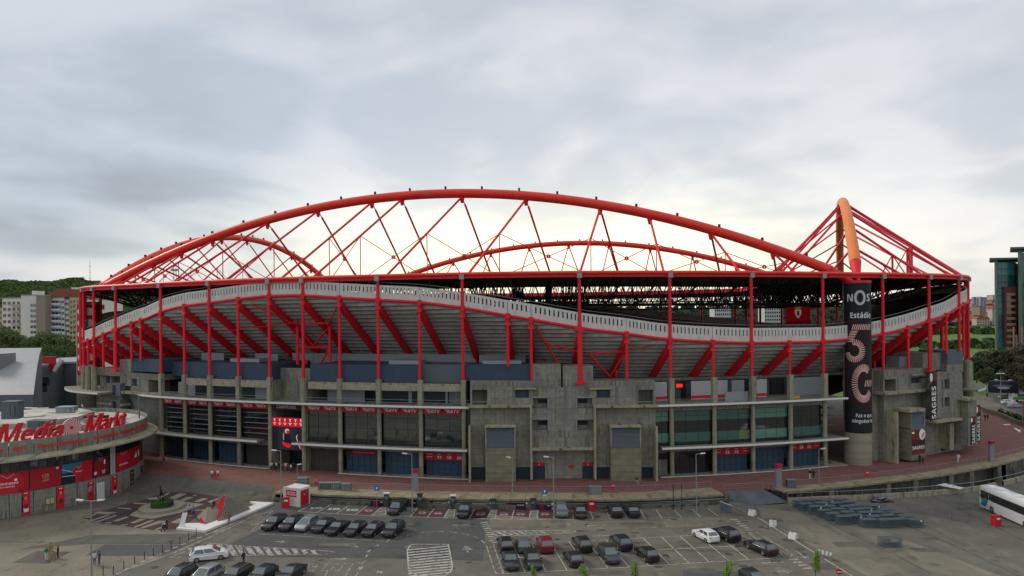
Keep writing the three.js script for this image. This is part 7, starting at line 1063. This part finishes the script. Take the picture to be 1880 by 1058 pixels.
// ---- grey halls behind the shop ----
{
  const t = thing('grey_hall', 'grey hall with a curved ribbed metal roof and a box dormer at the left edge', 'building', [0, 0, 0]), d = 170, X = (px) => (px - CX) / F * d, Z = (py) => 30 + (592 - py) * d / F;
  const prof = []; for (let i = 0; i <= 10; i++) { const u = i / 10; prof.push([mix(-d + 16, -d - 14, u), mix(Z(716) + 0.5, Z(643), Math.sin(u * 1.35) / Math.sin(1.35))]); }
  const roofM = mapped(tex(128, 3, (u, v) => { const k = ((u * 8) % 1 < 0.25 ? 0.8 : 1) * (0.92 + 0.2 * (pf(u, v, 5, 441) - 0.5)); return [0.33 * k, 0.34 * k, 0.35 * k]; }), 0.5);
  const m = new MB(), x0 = X(-120), xe = (i) => (mix(60, 76, i / 10) - CX) / F * -prof[i][0]; for (let i = 0; i < 10; i++) m.quad(V(x0, prof[i][1], prof[i][0]), V(xe(i), prof[i][1], prof[i][0]), V(xe(i + 1), prof[i + 1][1], prof[i + 1][0]), V(x0, prof[i + 1][1], prof[i + 1][0])); m.build('roof', roofM, t);
  const e = new MB(); for (let i = 0; i < 10; i++) e.quad(V(xe(i), -1, prof[i][0]), V(xe(i + 1), -1, prof[i + 1][0]), V(xe(i + 1), prof[i + 1][1], prof[i + 1][0]), V(xe(i), prof[i][1], prof[i][0])); e.build('gable', M.slate, t); new MB().quad(V(x0, -1, prof[0][0]), V(xe(0), -1, prof[0][0]), V(xe(0), prof[0][1], prof[0][0]), V(x0, prof[0][1], prof[0][0])).build('wall', M.slate, t);
  new MB().box(X(8), Z(672), -d + 2, 4.0, 6.5, 6).build('dormer', M.galv, t); new MB().box(X(7), Z(665), -d + 5.05, 2.9, 2.4, 0.1).build('dormer_window', M.black, t);
  const h = thing('dark_hall', 'low dark grey building with a flat roof between hall and stadium', 'building', [0, 0, 0]), P2 = [at(76, 690, 190), at(118, 672, 205), at(152, 670, 205), at(152, 670, 240), at(70, 680, 240)], y = 17.5; new MB().prism(P2.map((p) => [p.x, p.z]), -1, y).build('wall', M.slate, h); new MB().prism(P2.map((p) => [p.x + 0.0, p.z + 0.5]), y + 0.004, y + 0.6).build('roof', M.greyPanel, h); for (const [px, py] of [[80, 712], [84, 700]]) { const p = at(px, py, 189); new MB().box(p.x, p.y, p.z, 1.6, 2.4, 0.4).build('window', M.black, h); } { const p = at(85, 668, 196); new MB().box(p.x, p.y, p.z, 5, 4, 1).build('red_sign', M.signRed, h); new MB().box(p.x + 4, p.y - 0.4, p.z + 1, 1.0, 4.2, 0.5, 0, 0, -0.6).build('roof_fin', M.whitePaint, h); }
}

// ================= foliage =================
const leafTones = [[0.042, 0.080, 0.018], [0.066, 0.118, 0.022], [0.085, 0.135, 0.028]], barkM = std(0.055, 0.045, 0.035, 0.95);
function crownGeo(seed, n, rx, ry, leaf, clumps) {
  const g = rng(seed), pos = [], nor = [], C = []; for (let i = 0; i < clumps; i++) { const a = g() * 6.283, u = g() * 2 - 1, r = 0.35 + 0.55 * g(), s = Math.sqrt(1 - u * u); C.push([rx * r * s * Math.cos(a), ry * r * u, rx * r * s * Math.sin(a), 0.22 + 0.24 * g()]); }
  const va = V(0, 0, 0), vb = V(0, 0, 0), vn2 = V(0, 0, 0);
  for (let i = 0; i < n; i++) { const c = C[Math.floor(g() * clumps)], a = g() * 6.283, u = g() * 2 - 1, s = Math.sqrt(1 - u * u), r = c[3] * (0.55 + 0.5 * g()), x = c[0] + rx * r * s * Math.cos(a), y = c[1] + ry * r * u, z = c[2] + rx * r * s * Math.sin(a); va.set(g() - 0.5, g() - 0.5, g() - 0.5).normalize(); vb.set(g() - 0.5, g() - 0.5, g() - 0.5).cross(va).normalize(); const l = leaf * (0.6 + 0.8 * g()); va.multiplyScalar(l); vb.multiplyScalar(l * 0.6); vn2.crossVectors(va, vb).normalize(); for (const [p, q] of [[-1, -0.4], [0.2, -1], [1, 0.2], [-1, -0.4], [1, 0.2], [-0.1, 1]]) { pos.push(x + va.x * p + vb.x * q, y + va.y * p + vb.y * q, z + va.z * p + vb.z * q); nor.push(vn2.x, vn2.y, vn2.z); } }
  const o = new THREE.BufferGeometry(); o.setAttribute('position', new THREE.Float32BufferAttribute(pos, 3)); o.setAttribute('normal', new THREE.Float32BufferAttribute(nor, 3)); o.setAttribute('uv', new THREE.Float32BufferAttribute(new Float32Array(pos.length / 3 * 2), 2)); return o;
}
const leafM = leafTones.map((c) => { const m = new THREE.MeshPhysicalMaterial({ roughness: 0.9, transmission: 0.25, side: THREE.DoubleSide }); m.color.setRGB(...c); return m; });
const crowns = [crownGeo(1, 5200, 5, 4.2, 0.30, 26), crownGeo(2, 5200, 5.4, 3.8, 0.30, 30), crownGeo(3, 4600, 4.6, 4.6, 0.30, 22)], darkCrown = crownGeo(8, 3600, 5, 3.6, 0.28, 24);
const trunkG = (() => { const m = new MB().tube(V(0, -4, 0), V(0.1, 4.5, 0), 0.34, 7, 0.2); for (let i = 0; i < 6; i++) { const a = i * 1.05; m.tube(V(0.08, 3 + i * 0.25, 0), V(2.4 * Math.cos(a), 6 + i * 0.4, 2.4 * Math.sin(a)), 0.14, 5, 0.05); } return m.geo(); })();
function tree(p, s, k, tone, label, group, sy = 1) { const t = thing('tree', label, 'tree', p, k * 2.1, group); t.scale.set(s, s * sy, s); part('trunk', trunkG, barkM, t); const c = part('crown', crowns[k % 3], leafM[tone], t); c.position.y = 6.4; return t; }
[[-12, 668, 245, 1.3], [18, 634, 260, 1.5], [45, 655, 230, 1.2], [62, 645, 250, 1.35], [92, 640, 255, 1.55], [110, 652, 235, 1.35], [128, 650, 250, 1.15], [5, 625, 285, 1.6], [78, 660, 225, 1.0]].forEach(([px, py, d, s], i) => { const p = at(px, py, d); p.y -= 6.4 * s; tree(p, s, i, 1 + i % 2, `bushy green tree below the apartment blocks, ${nth(i)} of the clump by the grey hall`, 'trees between the hall and the apartment blocks'); });
{ // slender young trees at the bottom edge
  const thin = [crownGeo(21, 900, 0.55, 1.5, 0.085, 16), crownGeo(22, 1000, 0.8, 1.5, 0.09, 18)], young = new THREE.MeshPhysicalMaterial({ roughness: 0.8, transmission: 0.35, side: THREE.DoubleSide }); young.color.setRGB(0.22, 0.34, 0.04);
  for (const [px, top, sx, k, l] of [[980, 1036, 0.75, 0, 'leftmost of the young green trees along the bottom edge'], [1074, 1028, 1.0, 1, 'young green tree in front of the small black hatchback with red lamps'], [1166, 1031, 0.9, 0, 'young green tree below the grey people carrier'], [1334, 1020, 1.05, 1, 'broadest young green tree, at the bottom between right bays'], [1497, 1007, 1.0, 0, 'young green tree beside the white and blue road barrier']]) { const d = 75, a = at(px, top, d), t = thing('young_tree', l, 'tree', V(a.x, 0, -d)); const h = a.y; new MB().cyl(0, 0, h - 0.4, 0, 0.05, 6, 0.02).build('trunk', barkM, t); const c = part('crown', thin[k], young, t); c.position.y = h - 1.55; c.scale.set(sx, 1, sx); c.rotation.y = px; }
}
// ================= apartment blocks on the left =================
function block(name, label, pxa, pxb, top, d, fl, cols, wall, o = {}) {   // straight-on slab with real window recesses per floor
  const X = (px) => (px - CX) / F * d, h = 30 + (592 - top) * d / F, x0 = X(pxa), x1 = X(pxb), dep = o.dep ?? 14, t = thing(name, label, 'building', [(x0 + x1) / 2, 0, -d]), w = x1 - x0;
  new MB().box(0, h / 2 - 3, -dep / 2, w, h + 6, dep).build('wall', wall, t); new MB().box(0, h + 0.3, -dep / 2, w + 0.3, 0.6, dep + 0.3).build('roof_edge', o.roof ?? M.greyPanel, t);
  const fh = (h - (o.low ?? 8)) / fl, cw = w / cols;
  for (let f = 0; f < fl; f++) { const y = h - 0.9 - (f + 0.5) * fh; for (let c = 0; c < cols; c++) { if (o.skip?.(f, c)) continue; const x = -w / 2 + (c + 0.5) * cw, win = new MB().box(x, y, 0.03, cw * (o.ww ?? 0.6), fh * 0.46, 0.14).build('window', o.glassM?.(f, c) ?? M.glassDark, t); new MB().box(x, y - fh * 0.25, 0.12, cw * (o.ww ?? 0.6) + 0.1, 0.12, 0.3).build('sill', wall, win); } if (o.balc) new MB().box(o.balc[0] * w, y - fh * 0.36, 0.55, o.balc[1] * w, fh * 0.34, 1.1).build('balcony', o.balcM ?? wall, t); }
  if (o.hut) new MB().box(o.hut * w, h + 1.6, -dep / 2, w * 0.3, 2.6, dep * 0.5).build('roof_hut', wall, t);
  return t;
}
const cream = std(0.70, 0.685, 0.62, 0.9), beige = std(0.48, 0.43, 0.36, 0.9), brown = std(0.29, 0.24, 0.20, 0.9), blueW = std(0.64, 0.70, 0.74, 0.8), green = std(0.40, 0.44, 0.22, 0.9), tile = std(0.25, 0.085, 0.052, 0.9), maroon = std(0.12, 0.03, 0.035, 0.8), yel = std(0.45, 0.40, 0.24, 0.9);
block('apartment_block', 'narrow yellow apartment block at the very left edge', -14, 3, 566, 430, 9, 3, yel);
block('apartment_block', 'beige apartment block with dark loggias, left of the white slab', 4, 38, 548, 400, 10, 4, cream, { balc: [0.26, 0.42], balcM: beige, ww: 0.62 });
block('apartment_block', 'plain cream tower slab with one dark glass strip', 38.5, 66, 543, 396, 12, 5, cream, { skip: (f, c) => c < 3 || f === 0, glassM: () => M.carGlass, ww: 0.8, hut: 0.1 });
block('apartment_block', 'windowless brown wall slab beside the cream tower', 66.5, 83, 544, 392, 1, 1, brown, { skip: () => true });
block('apartment_block', 'pale blue and white apartment block with long window bands', 83.5, 118, 547, 398, 11, 6, blueW, { ww: 0.86, balc: [-0.05, 0.8], balcM: blueW });
block('apartment_block', 'narrow block with dark red spandrels beside the blue one', 118.5, 127, 551, 399, 11, 2, cream, { glassM: (f, c) => (c ? M.glassDark : maroon), ww: 0.8 });
{ const t = block('apartment_block', 'green and yellow apartment block under a red tiled roof', 127.5, 150, 547, 396, 12, 4, green, { balc: [0.1, 0.5], balcM: yel }); t.children[1].material = tile; const s = new THREE.Shape([[-18, 0], [9, 0], [6, 4.2], [-8, 5.2]].map((p) => new THREE.Vector2(...p))), g = new THREE.ExtrudeGeometry(s, { depth: 12, bevelEnabled: false }); const r = part('roof', clean(g), tile, t); r.position.set(-2.5, 45 - 0.5, -13); new MB().box(-2, 4.6, 6, 3, 2.4, 3).box(5, 4, 6, 6, 2.4, 3).build('chimney', cream, r); }
block('apartment_block', 'red and white banded block seen through the left end of the stadium', 158, 192, 552, 300, 7, 5, cream, { glassM: (f, c) => ((c + 1) % 3 ? maroon : M.glassDark), ww: 0.92 });
block('apartment_block', 'white apartment block seen through the right end of the stadium', 1404, 1438, 574, 520, 7, 8, M.whitePanel, { low: 18 }); block('apartment_block', 'white apartment block seen under the roof beside the right-hand column', 1312, 1342, 576, 560, 6, 8, M.whitePanel, { low: 18 });

// ================= wooded hill on the left =================
const lumps = [0, 1, 2].map((k) => { const g = new THREE.IcosahedronGeometry(1, 3), p = g.attributes.position; for (let i = 0; i < p.count; i++) { const v = V(p.getX(i), p.getY(i), p.getZ(i)), n = 1 + 0.55 * noise3(v.x * 2.2 + k * 9, v.y * 2.2, v.z * 2.2) + 0.35 * noise3(v.x * 6, v.y * 6 + k, v.z * 6); v.multiplyScalar(n); p.setXYZ(i, v.x, v.y * 0.75, v.z); } g.computeVertexNormals(); return g; });
{
  const ridge = (px) => { const T = [[-400, 530], [-150, 516], [0, 517], [20, 514], [40, 519], [70, 516], [100, 518], [128, 514], [145, 511], [175, 518], [205, 521], [240, 528], [330, 545], [500, 570], [620, 580]]; let i = 1; while (i < T.length - 1 && T[i][0] < px) i++; const [a, b] = [T[i - 1], T[i]]; return mix(a[1], b[1], clamp((px - a[0]) / (b[0] - a[0]))); };
  const D = 1150, m = new MB(), H = (px, t) => { const [, w] = ray(px, ridge(px) + 6); return Math.max(0, (CAM + w * D) * smooth(0, 1, t)); };
  const P = (px, t) => { const d = mix(700, D, t); return V((px - CX) / F * D * mix(0.75, 1, t), H(px, t), -d); };
  for (let i = 0; i < 50; i++) for (let j = 0; j < 12; j++) { const a = -400 + i * 20.4, b = a + 20.4; m.quad(P(a, j / 12), P(b, j / 12), P(b, (j + 1) / 12), P(a, (j + 1) / 12)); }
  S(m.build('hill', std(0.02, 0.032, 0.012, 1)));
  const mats = leafTones.map(([r, g, b]) => std(r * 0.8, g * 0.8, b * 0.8, 1)); lumps.forEach((g, k) => { const n = 3200, o = new THREE.InstancedMesh(g, mats[k], n); o.name = numbered('forest'); const rg = rng(500 + k); for (let i = 0; i < n; i++) { const p = P(-400 + rg() * 1000, 0.15 + 0.87 * rg() ** 0.7), s = 2.5 + 4 * rg(); M4.compose(V(p.x, p.y + s * 0.1, p.z), new THREE.Quaternion().setFromEuler(new THREE.Euler(0, rg() * 6, 0)), V(s, s * (0.7 + 0.5 * rg()), s)); o.setMatrixAt(i, M4); } tag(o, 'dense dark green wood covering the hill on the left horizon', 'wood', null, 'stuff'); o.castShadow = o.receiveShadow = true; scene.add(o); });
  for (const [px, py, s, l] of [[142, 514, 14, 'tallest umbrella pine on the ridge above the red roof'], [175, 519, 11, 'umbrella pine on the ridge just left of the arch foot'], [22, 517, 10, 'umbrella pine on the ridge near the left edge']]) { const p = at(px, py, D - 10), t = thing('umbrella_pine', l, 'tree', p); const c = part('crown', darkCrown, std(0.02, 0.032, 0.012, 1), t); c.scale.set(s / 5, s / 10, s / 5); new MB().cyl(0, -s, 0, 0, 0.6, 6).build('trunk', barkM, t); }
  { const p = at(165, 478, D), f = at(165, 522, D), t = thing('radio_mast', 'thin radio mast on the wooded hill', 'mast', f); new MB().cyl(0, -10, p.y - f.y, 0, 0.55, 6, 0.25).build('shaft', M.galv, t); for (let i = 1; i < 4; i++) new MB().box(0, (p.y - f.y) * i / 4, 0, 2, 0.6, 2).build('platform', M.galv, t); }
  { const d = 420, p = at(321, 484, d), f = at(321, 560, d), t = thing('lattice_tower', 'pale lattice tower seen through the left arches', 'tower', V(f.x, 20, f.z)); for (const x of [-1.3, 1.3]) new MB().tube(V(x, 0, 0), V(x * 0.6, p.y - 20, 0), 0.2, 5).build('leg', M.whitePanel, t); for (let i = 0; i < 14; i++) new MB().tube(V(-1.2, i * 3, 0), V(1.2, i * 3 + 3, 0), 0.12, 4).build('brace', M.whitePanel, t); new MB().box(0, p.y - 24, 0, 3.6, 1.2, 2).build('platform', M.greyPanel, t); }
}

// ================= right: office tower, slope, city, road =================
{
  const d = 330, X = (px) => (px - CX) / F * d, Z = (py) => 30 + (576 - py) * d / F, t = thing('office_tower', 'green glass office tower with blade roofs and a red-brown gridded bay', 'tower', [0, 0, 0]);
  const teal = [glass(0.016, 0.11, 0.115, 0.12, 1.6), glass(0.028, 0.15, 0.15, 0.12, 1.6), glass(0.010, 0.07, 0.08, 0.12, 1.6)], brick = std(0.125, 0.035, 0.028, 0.85), tan = std(0.36, 0.17, 0.085, 0.85), ol = std(0.10, 0.15, 0.11, 0.4);
  const vol = (pa, pb, top, off, m = M.mull) => { const x0 = X(pa), x1 = X(pb), h = Z(top); const f = d + off, bk = (f + 18) / f; new MB().prism([[x0, -f], [x1, -f], [x1 * bk + 3, -f - 18], [x0 * bk + 0.6, -f - 18]], 0, h).build('core', m, t); const n = Math.round(h / 3.3), c = Math.max(2, Math.round((x1 - x0) / 2.4)); for (let i = 2; i < n; i++) for (let k = 0; k < c; k++) new MB().box(mix(x0, x1, (k + 0.5) / c), (i + 0.5) * h / n, -d - off + 0.05, (x1 - x0) / c - 0.14, h / n - (i % 2 ? 0.5 : 0.2), 0.16).build('pane', teal[(i * 7 + k * 3 + (i % 2)) % 3], t); };
  vol(1831, 1864, 482, 0); vol(1863, 1925, 466, -4);
  for (const [px, w, top, off] of [[1831, 0.7, 476, -0.2], [1864, 0.9, 462, -4.2]]) new MB().cyl(X(px), 0, Z(top), -d - off - 0.6, w, 14).build('corner_shaft', ol, t);
  const bl = (pa, pb, y, off) => { const f = d + off, bk = (f + 18) / f; new MB().prism([[X(pa), -f + 1.5], [X(pb), -f + 2.5], [X(pb) * bk + 3, -f - 18], [X(pa) * bk + 1, -f - 18]], Z(y) - 0.9, Z(y)).build('roof_blade', std(0.05, 0.12, 0.10, 0.5), t); }; bl(1814, 1862, 474, 0); bl(1841, 1925, 456, -4);
  const x0 = X(1842), x1 = X(1863.5); new MB().box((x0 + x1) / 2, (Z(527) + Z(650)) / 2, -d + 0.6, x1 - x0, Z(527) - Z(650), 1.2).build('brick_bay', brick, t);
  for (let i = 0; i < 10; i++) for (let k = 0; k < 2; k++) { const y = Z(541 + i * 11), x = mix(x0 + 0.8, x1 - 0.5, (k + 0.5) / 2); new MB().box(x, y, -d + 1.24, 2.1, 1.2, 0.12).build('spandrel', tan, t); new MB().box(x, y - 1.5, -d + 1.23, 2.1, 1.5, 0.08).build('window', M.glassDark, t); }
  new MB().box(X(1872), Z(663), -d + 5, X(1918) - X(1832), Z(650) - Z(684), 9).build('podium', brick, t); for (let i = 0; i < 7; i++) new MB().cyl(X(1834 + i * 5), 0, Z(600 + (i % 3) * 14), -d + 9.8, 0.35, 6).build('front_column', std(0.25, 0.14, 0.11, 0.8), t); for (let i = 0; i < 8; i++) new MB().box(X(1838 + i * 6), Z(666), -d + 9.55, 1.1, 3.2, 0.1).build('window', i % 3 ? M.glassTeal : M.whitePanel, t); new MB().box(X(1895), Z(605), -d + 4.5, X(1925) - X(1878), Z(520) - Z(690), 1.4).build('brick_bay', brick, t);
}
{ // green slope and the city on the far hillside
  const z = (d) => (d < 260 ? 0 : d < 800 ? mix(0, 15, (d - 260) / 540) : 15 + 38 * smooth(0, 1, (d - 800) / 1100)), m = new MB(), m2 = new MB();
  for (let i = 0; i < 14; i++) for (let j = 0; j < 10; j++) { const d0 = 250 + j * 55, d1 = d0 + 55, x = (d, k) => d * (0.42 + 0.055 * k); m.quad(V(x(d0, i), z(d0), -d0), V(x(d0, i + 1), z(d0), -d0), V(x(d1, i + 1), z(d1), -d1), V(x(d1, i), z(d1), -d1)); }
  S(m.build('grass_slope', M.grass)); for (let i = 0; i < 14; i++) for (let j = 0; j < 12; j++) { const d0 = 800 + j * 100, d1 = d0 + 100, x = (d, k) => d * (-0.1 + 0.095 * k); m2.quad(V(x(d0, i), z(d0), -d0), V(x(d0, i + 1), z(d0), -d0), V(x(d1, i + 1), z(d1), -d1), V(x(d1, i), z(d1), -d1)); } { const hm = new THREE.MeshLambertMaterial({ side: THREE.DoubleSide }); hm.color.setRGB(0.035, 0.045, 0.025); S(m2.build('far_hillside', hm)); }
  const walls = [[0.42, 0.40, 0.36], [0.46, 0.38, 0.28], [0.36, 0.36, 0.37], [0.50, 0.47, 0.42], [0.32, 0.24, 0.18]].map((c) => std(...c, 0.9)), rg = rng(640);
  const proto = [0, 1, 2].map((k) => { const g = new THREE.Group(), fl = [3, 5, 8][k], w = [16, 20, 16][k], h = fl * 3; new MB().box(0, h / 2 - 3, 0, w, h + 6, 12).build('wall', walls[k], g); const cols = 5; for (let f = 0; f < fl; f++) { const wm = new MB(); for (let c = 0; c < cols; c++) wm.box(-w / 2 + (c + 0.5) * w / cols, f * 3 + 1.6, 6.02, w / cols * 0.5, 1.3, 0.12); tag(wm.build('window_row', M.dark, g), null, null, null, 'stuff'); } if (k < 2) { const s = new THREE.Shape([[-w / 2 - 0.4, 0], [w / 2 + 0.4, 0], [w / 2 - 3, 2.6], [-w / 2 + 3, 2.6]].map((p) => new THREE.Vector2(...p))), e = new THREE.ExtrudeGeometry(s, { depth: 12.6, bevelEnabled: false }); e.translate(0, h, -6.3); part('roof', clean(e), tile, g); } else new MB().box(0, h + 0.3, 0, w + 0.3, 0.6, 12.3).build('roof', M.greyPanel, g); return g; });
  const rowN = ['nearest', 'second', 'third', 'fourth', 'farthest'], colN = ['cream', 'sandy', 'grey', 'off-white', 'brown'];
  for (let r = 0; r < 5; r++) for (let i = 0; i < 21; i++) { const d = 850 + r * 190 + 120 * rg(), left = i < 8, px = left ? 1598 + i * 21 + 9 * rg() : 1778 + (i - 8) * 5.2 + 4 * rg(), k = rg() < 0.5 ? 0 : rg() < 0.6 ? 1 : 2, cI = Math.floor(rg() * 5), c = proto[k].clone(); c.name = numbered('city_house'); c.position.set((px - CX) / F * d, z(d), -d); c.rotation.y = (rg() - 0.5) * 1.2; c.children[0].material = walls[cI]; c.scale.setScalar(0.7 + 0.5 * rg());
    tag(c, `${colN[cI]} ${k < 2 ? 'red-roofed' : 'flat-roofed'} distant building, ${nth(left ? i : i - 8)} in the ${rowN[r]} row ${left ? 'behind the right stand' : 'right of the stadium'}`, 'building', 'buildings of the distant city'); scene.add(c); }
  const bt = std(0.25, 0.29, 0.33, 0.7); [[1786, 1791.5, 545, 1150], [1792.5, 1798, 547, 1180], [1799, 1804, 545.5, 1160], [1805, 1809, 551, 1200]].forEach(([a, b, y, d], i) => { const w = (b - a) * d / F, h = 30 + (576 - y) * d / F, t = thing('tower_block', `blue-grey tower block on the right skyline, ${nth(i)} of four from the left`, 'building', [((a + b) / 2 - CX) / F * d, 0, -d]); new MB().box(0, h / 2, 0, w, h, w).build('wall', bt, t); for (let f = 0; f < 14; f++) for (const x of [-0.25, 0.25]) new MB().box(x * w, h - 2 - f * 3, w / 2 + 0.02, w * 0.34, 1.5, 0.1).build('window', M.glassDark, t); });
  const bush = leafTones.map(([r, g, b]) => std(r * 0.7, g * 0.72, b * 0.7, 1)); { const o = new THREE.InstancedMesh(lumps[1], bush[0], 240); o.name = 'shrub_belt'; const r = rng(700); for (let i = 0; i < 240; i++) { const row = r(), d = row < 0.5 ? 640 + 60 * r() : row < 0.75 ? 470 + 50 * r() : 300 + 40 * r(), px = 1640 + 260 * r(), s = 2 + 2.6 * r(); M4.compose(V((px - CX) / F * d, z(d) + s * 0.2, -d), Q.identity(), V(s, s, s)); o.setMatrixAt(i, M4); } tag(o, 'dark belts of shrubs across the green slope on the right', 'shrubs', null, 'stuff'); scene.add(o); const w = new THREE.InstancedMesh(lumps[2], std(0.02, 0.028, 0.014, 1), 900); w.name = 'distant_wood'; for (let i = 0; i < 900; i++) { const d = 850 + 1000 * r(), x = d * (-0.1 + 1.0 * r()), s = 4 + 5 * r(); M4.compose(V(x, z(d), -d), Q.identity(), V(s, s, s)); w.setMatrixAt(i, M4); } tag(w, 'scattered dark trees over the far hillside behind the stadium', 'trees', null, 'stuff'); scene.add(w); }
}
{ // road, trees and traffic beyond the brick path
  const gp = (x, y, h = 0.01) => G(x, y, h), rd = mapped(asphaltT(0.09, 0.095, 0.1, 801), 0.95);
  sheet('road', rd, [[1796, 715], [1830, 706], [1960, 704], [2010, 760], [1905, 770], [1840, 745]], 0.02); sheet('road', rd, [[1780, 690], [1960, 680], [1960, 696], [1790, 700]], 0.02); for (let i = 0; i < 6; i++) stripe([1822 + i * 14, 722 + i * 3], [1830 + i * 14, 723.5 + i * 3], 0.3, M.line, 0.03);
  [[1793, 672, 262, 0.95], [1806, 664, 270, 1.0], [1822, 668, 255, 1.1], [1840, 664, 280, 1.25], [1858, 668, 250, 1.2], [1876, 664, 262, 1.3], [1812, 690, 235, 0.7], [1872, 690, 236, 1.0], [1886, 700, 228, 1.1], [1850, 692, 244, 0.8], [1880, 680, 240, 1.1]].forEach(([px, py, d, s], i) => { const p = at(px, py, d); p.y -= 6.4 * s; const t = tree(p, s, i, 0, `dark tree beyond the right end of the stadium, ${nth(i)} of the clump around the billboard`, 'dark trees beyond the right end'); t.children[1].material = i % 3 ? std(0.052, 0.052, 0.024, 1) : leafM[0]; });
  [[1850, 752, 190, 0.42], [1868, 757, 186, 0.45], [1835, 746, 195, 0.38], [1882, 764, 182, 0.45]].forEach(([px, py, d, s], i) => { const p = at(px, py, d); p.y = -1.2; const t = thing('shrub', `dark shrub behind the pale wall of the brick path, ${nth(i)} from the camera side`, 'shrub', p, i, 'shrubs behind the pale wall'); const c = part('foliage', crowns[i % 3], leafM[0], t); c.scale.setScalar(s); c.position.y = 2.2; new MB().cyl(0, 0, 2, 0, 0.15, 6).build('stem', barkM, t); });
  { const p = at(1842, 711, 232), t = thing('billboard', 'large dark billboard showing a car, beside the road at right', 'billboard', p, -0.45); new MB().box(0, 0, 0, 9, 4.4, 0.5).build('frame', M.steel, t); new MB().quad(V(-4.3, -2, 0.27), V(4.3, -2, 0.27), V(4.3, 2, 0.27), V(-4.3, 2, 0.27), true).build('poster', print(cv2(256, 128, (x) => { x.fillStyle = '#27333f'; x.fillRect(0, 0, 256, 70); x.fillStyle = '#5e7080'; x.beginPath(); x.ellipse(120, 50, 80, 14, 0, 0, 7); x.fill(); x.fillStyle = '#a6b3bb'; x.beginPath(); x.ellipse(130, 72, 52, 14, 0, 0, 7); x.fill(); }, '#10161d')), t); for (const x of [-3, 3]) new MB().cyl(x, -p.y, -2, -0.2, 0.18, 6).build('leg', M.steel, t); for (const x of [-2, 2]) new MB().box(x, 2.5, 0.4, 0.9, 0.3, 0.5).build('lamp', M.lampWhite, t); }
  { const p = gp(1838, 748), t = thing('street_lamp', 'tall street lamp with a flat white head by the far road', 'street lamp', p), h = CAM + ray(1838, 686)[1] * -p.z; new MB().cyl(0, 0, h, 0, 0.12, 6, 0.07).build('post', M.post, t); new MB().box(0, h, 0, 2.4, 0.2, 0.6).build('lamp_head', M.lampWhite, t); }
  const tc = (k, c, x, y, deg, l) => { const t = car(k, c, x, y, 1, deg, l, null); t.position.copy(gp(x, y, 0.03)); }; tc('sedan', 'silver', 1848, 732, 80, 'silver car on the far road below the billboard'); tc('hatch', 'silver', 1864, 749, 85, 'silver car on the far road right of the street lamp'); tc('hatch', 'white', 1852, 742, 80, 'white car on the far road between two silver cars');
  { const t = thing('van', 'white and green van on the far road at the right edge', 'van', gp(1876, 738, 0.02), 1.5); new MB().box(0, 1.7, 0, 2.2, 2.7, 7).build('body', M.whitePaint, t); new MB().box(-1.12, 1.3, 0, 0.06, 0.9, 6.8).box(1.12, 1.3, 0, 0.06, 0.9, 6.8).build('green_band', std(0.12, 0.32, 0.03, 0.6), t); new MB().box(1.13, 2.3, 0.6, 0.06, 0.8, 5).box(-1.13, 2.3, 0.6, 0.06, 0.8, 5).build('side_window', M.carGlass, t); for (const z of [-2.2, 2.2]) for (const x of [-1, 1]) part('wheel', clean(new THREE.CylinderGeometry(0.42, 0.42, 0.3, 14).rotateZ(Math.PI / 2).translate(x, 0.42, z)), M.rubber, t); }
  { const t = thing('red_banner_post', 'red vertical banner at the right edge beyond the pale wall', 'banner', G(1878, 782, PZ)); new MB().cyl(0, 0, 6, 0, 0.07, 6).build('post', M.post, t); new MB().box(0.75, 4.0, 0, 1.4, 3.8, 0.06).build('banner', M.signRed, t); }
  // pale wall along the outer edge of the brick path, panel by panel
  const w = thing('garden_wall', 'pale low wall of separate slabs curving along the outer side of the brick path', 'wall', [0, 0, 0]), pts = subdiv([[1990, 806], [1880, 783], [1840, 766.5], [1806, 755], [1797, 749]].map((p) => G(p[0], p[1], PZ)), 34); for (let i = 0; i < 34; i++) { const a = pts[i].clone().lerp(pts[i + 1], 0.03), b = pts[i + 1].clone().lerp(pts[i], 0.03); a.y = b.y = PZ + 0.55; new MB().beam(a, b, 0.25, 1.1).build('panel', M.edgeStone, w); }
  for (const [x, y, r, l] of [[1848, 781, 0.4, 'white arrow-shaped slab lying on the brick path, left one'], [1868, 791, 1.1, 'long white slab lying on the brick path at the right edge']]) { const t = thing('white_slab', l, 'slab', G(x, y, PZ), r); new MB().box(0, 0.12, 0, x > 1860 ? 5.5 : 2.2, 0.2, 0.5).build('slab', M.whitePaint, t); new MB().box(0.4, 0.1, 0.3, 0.5, 0.18, 0.9).build('foot', M.whitePaint, t); }
}
renderer.render(scene, camera);
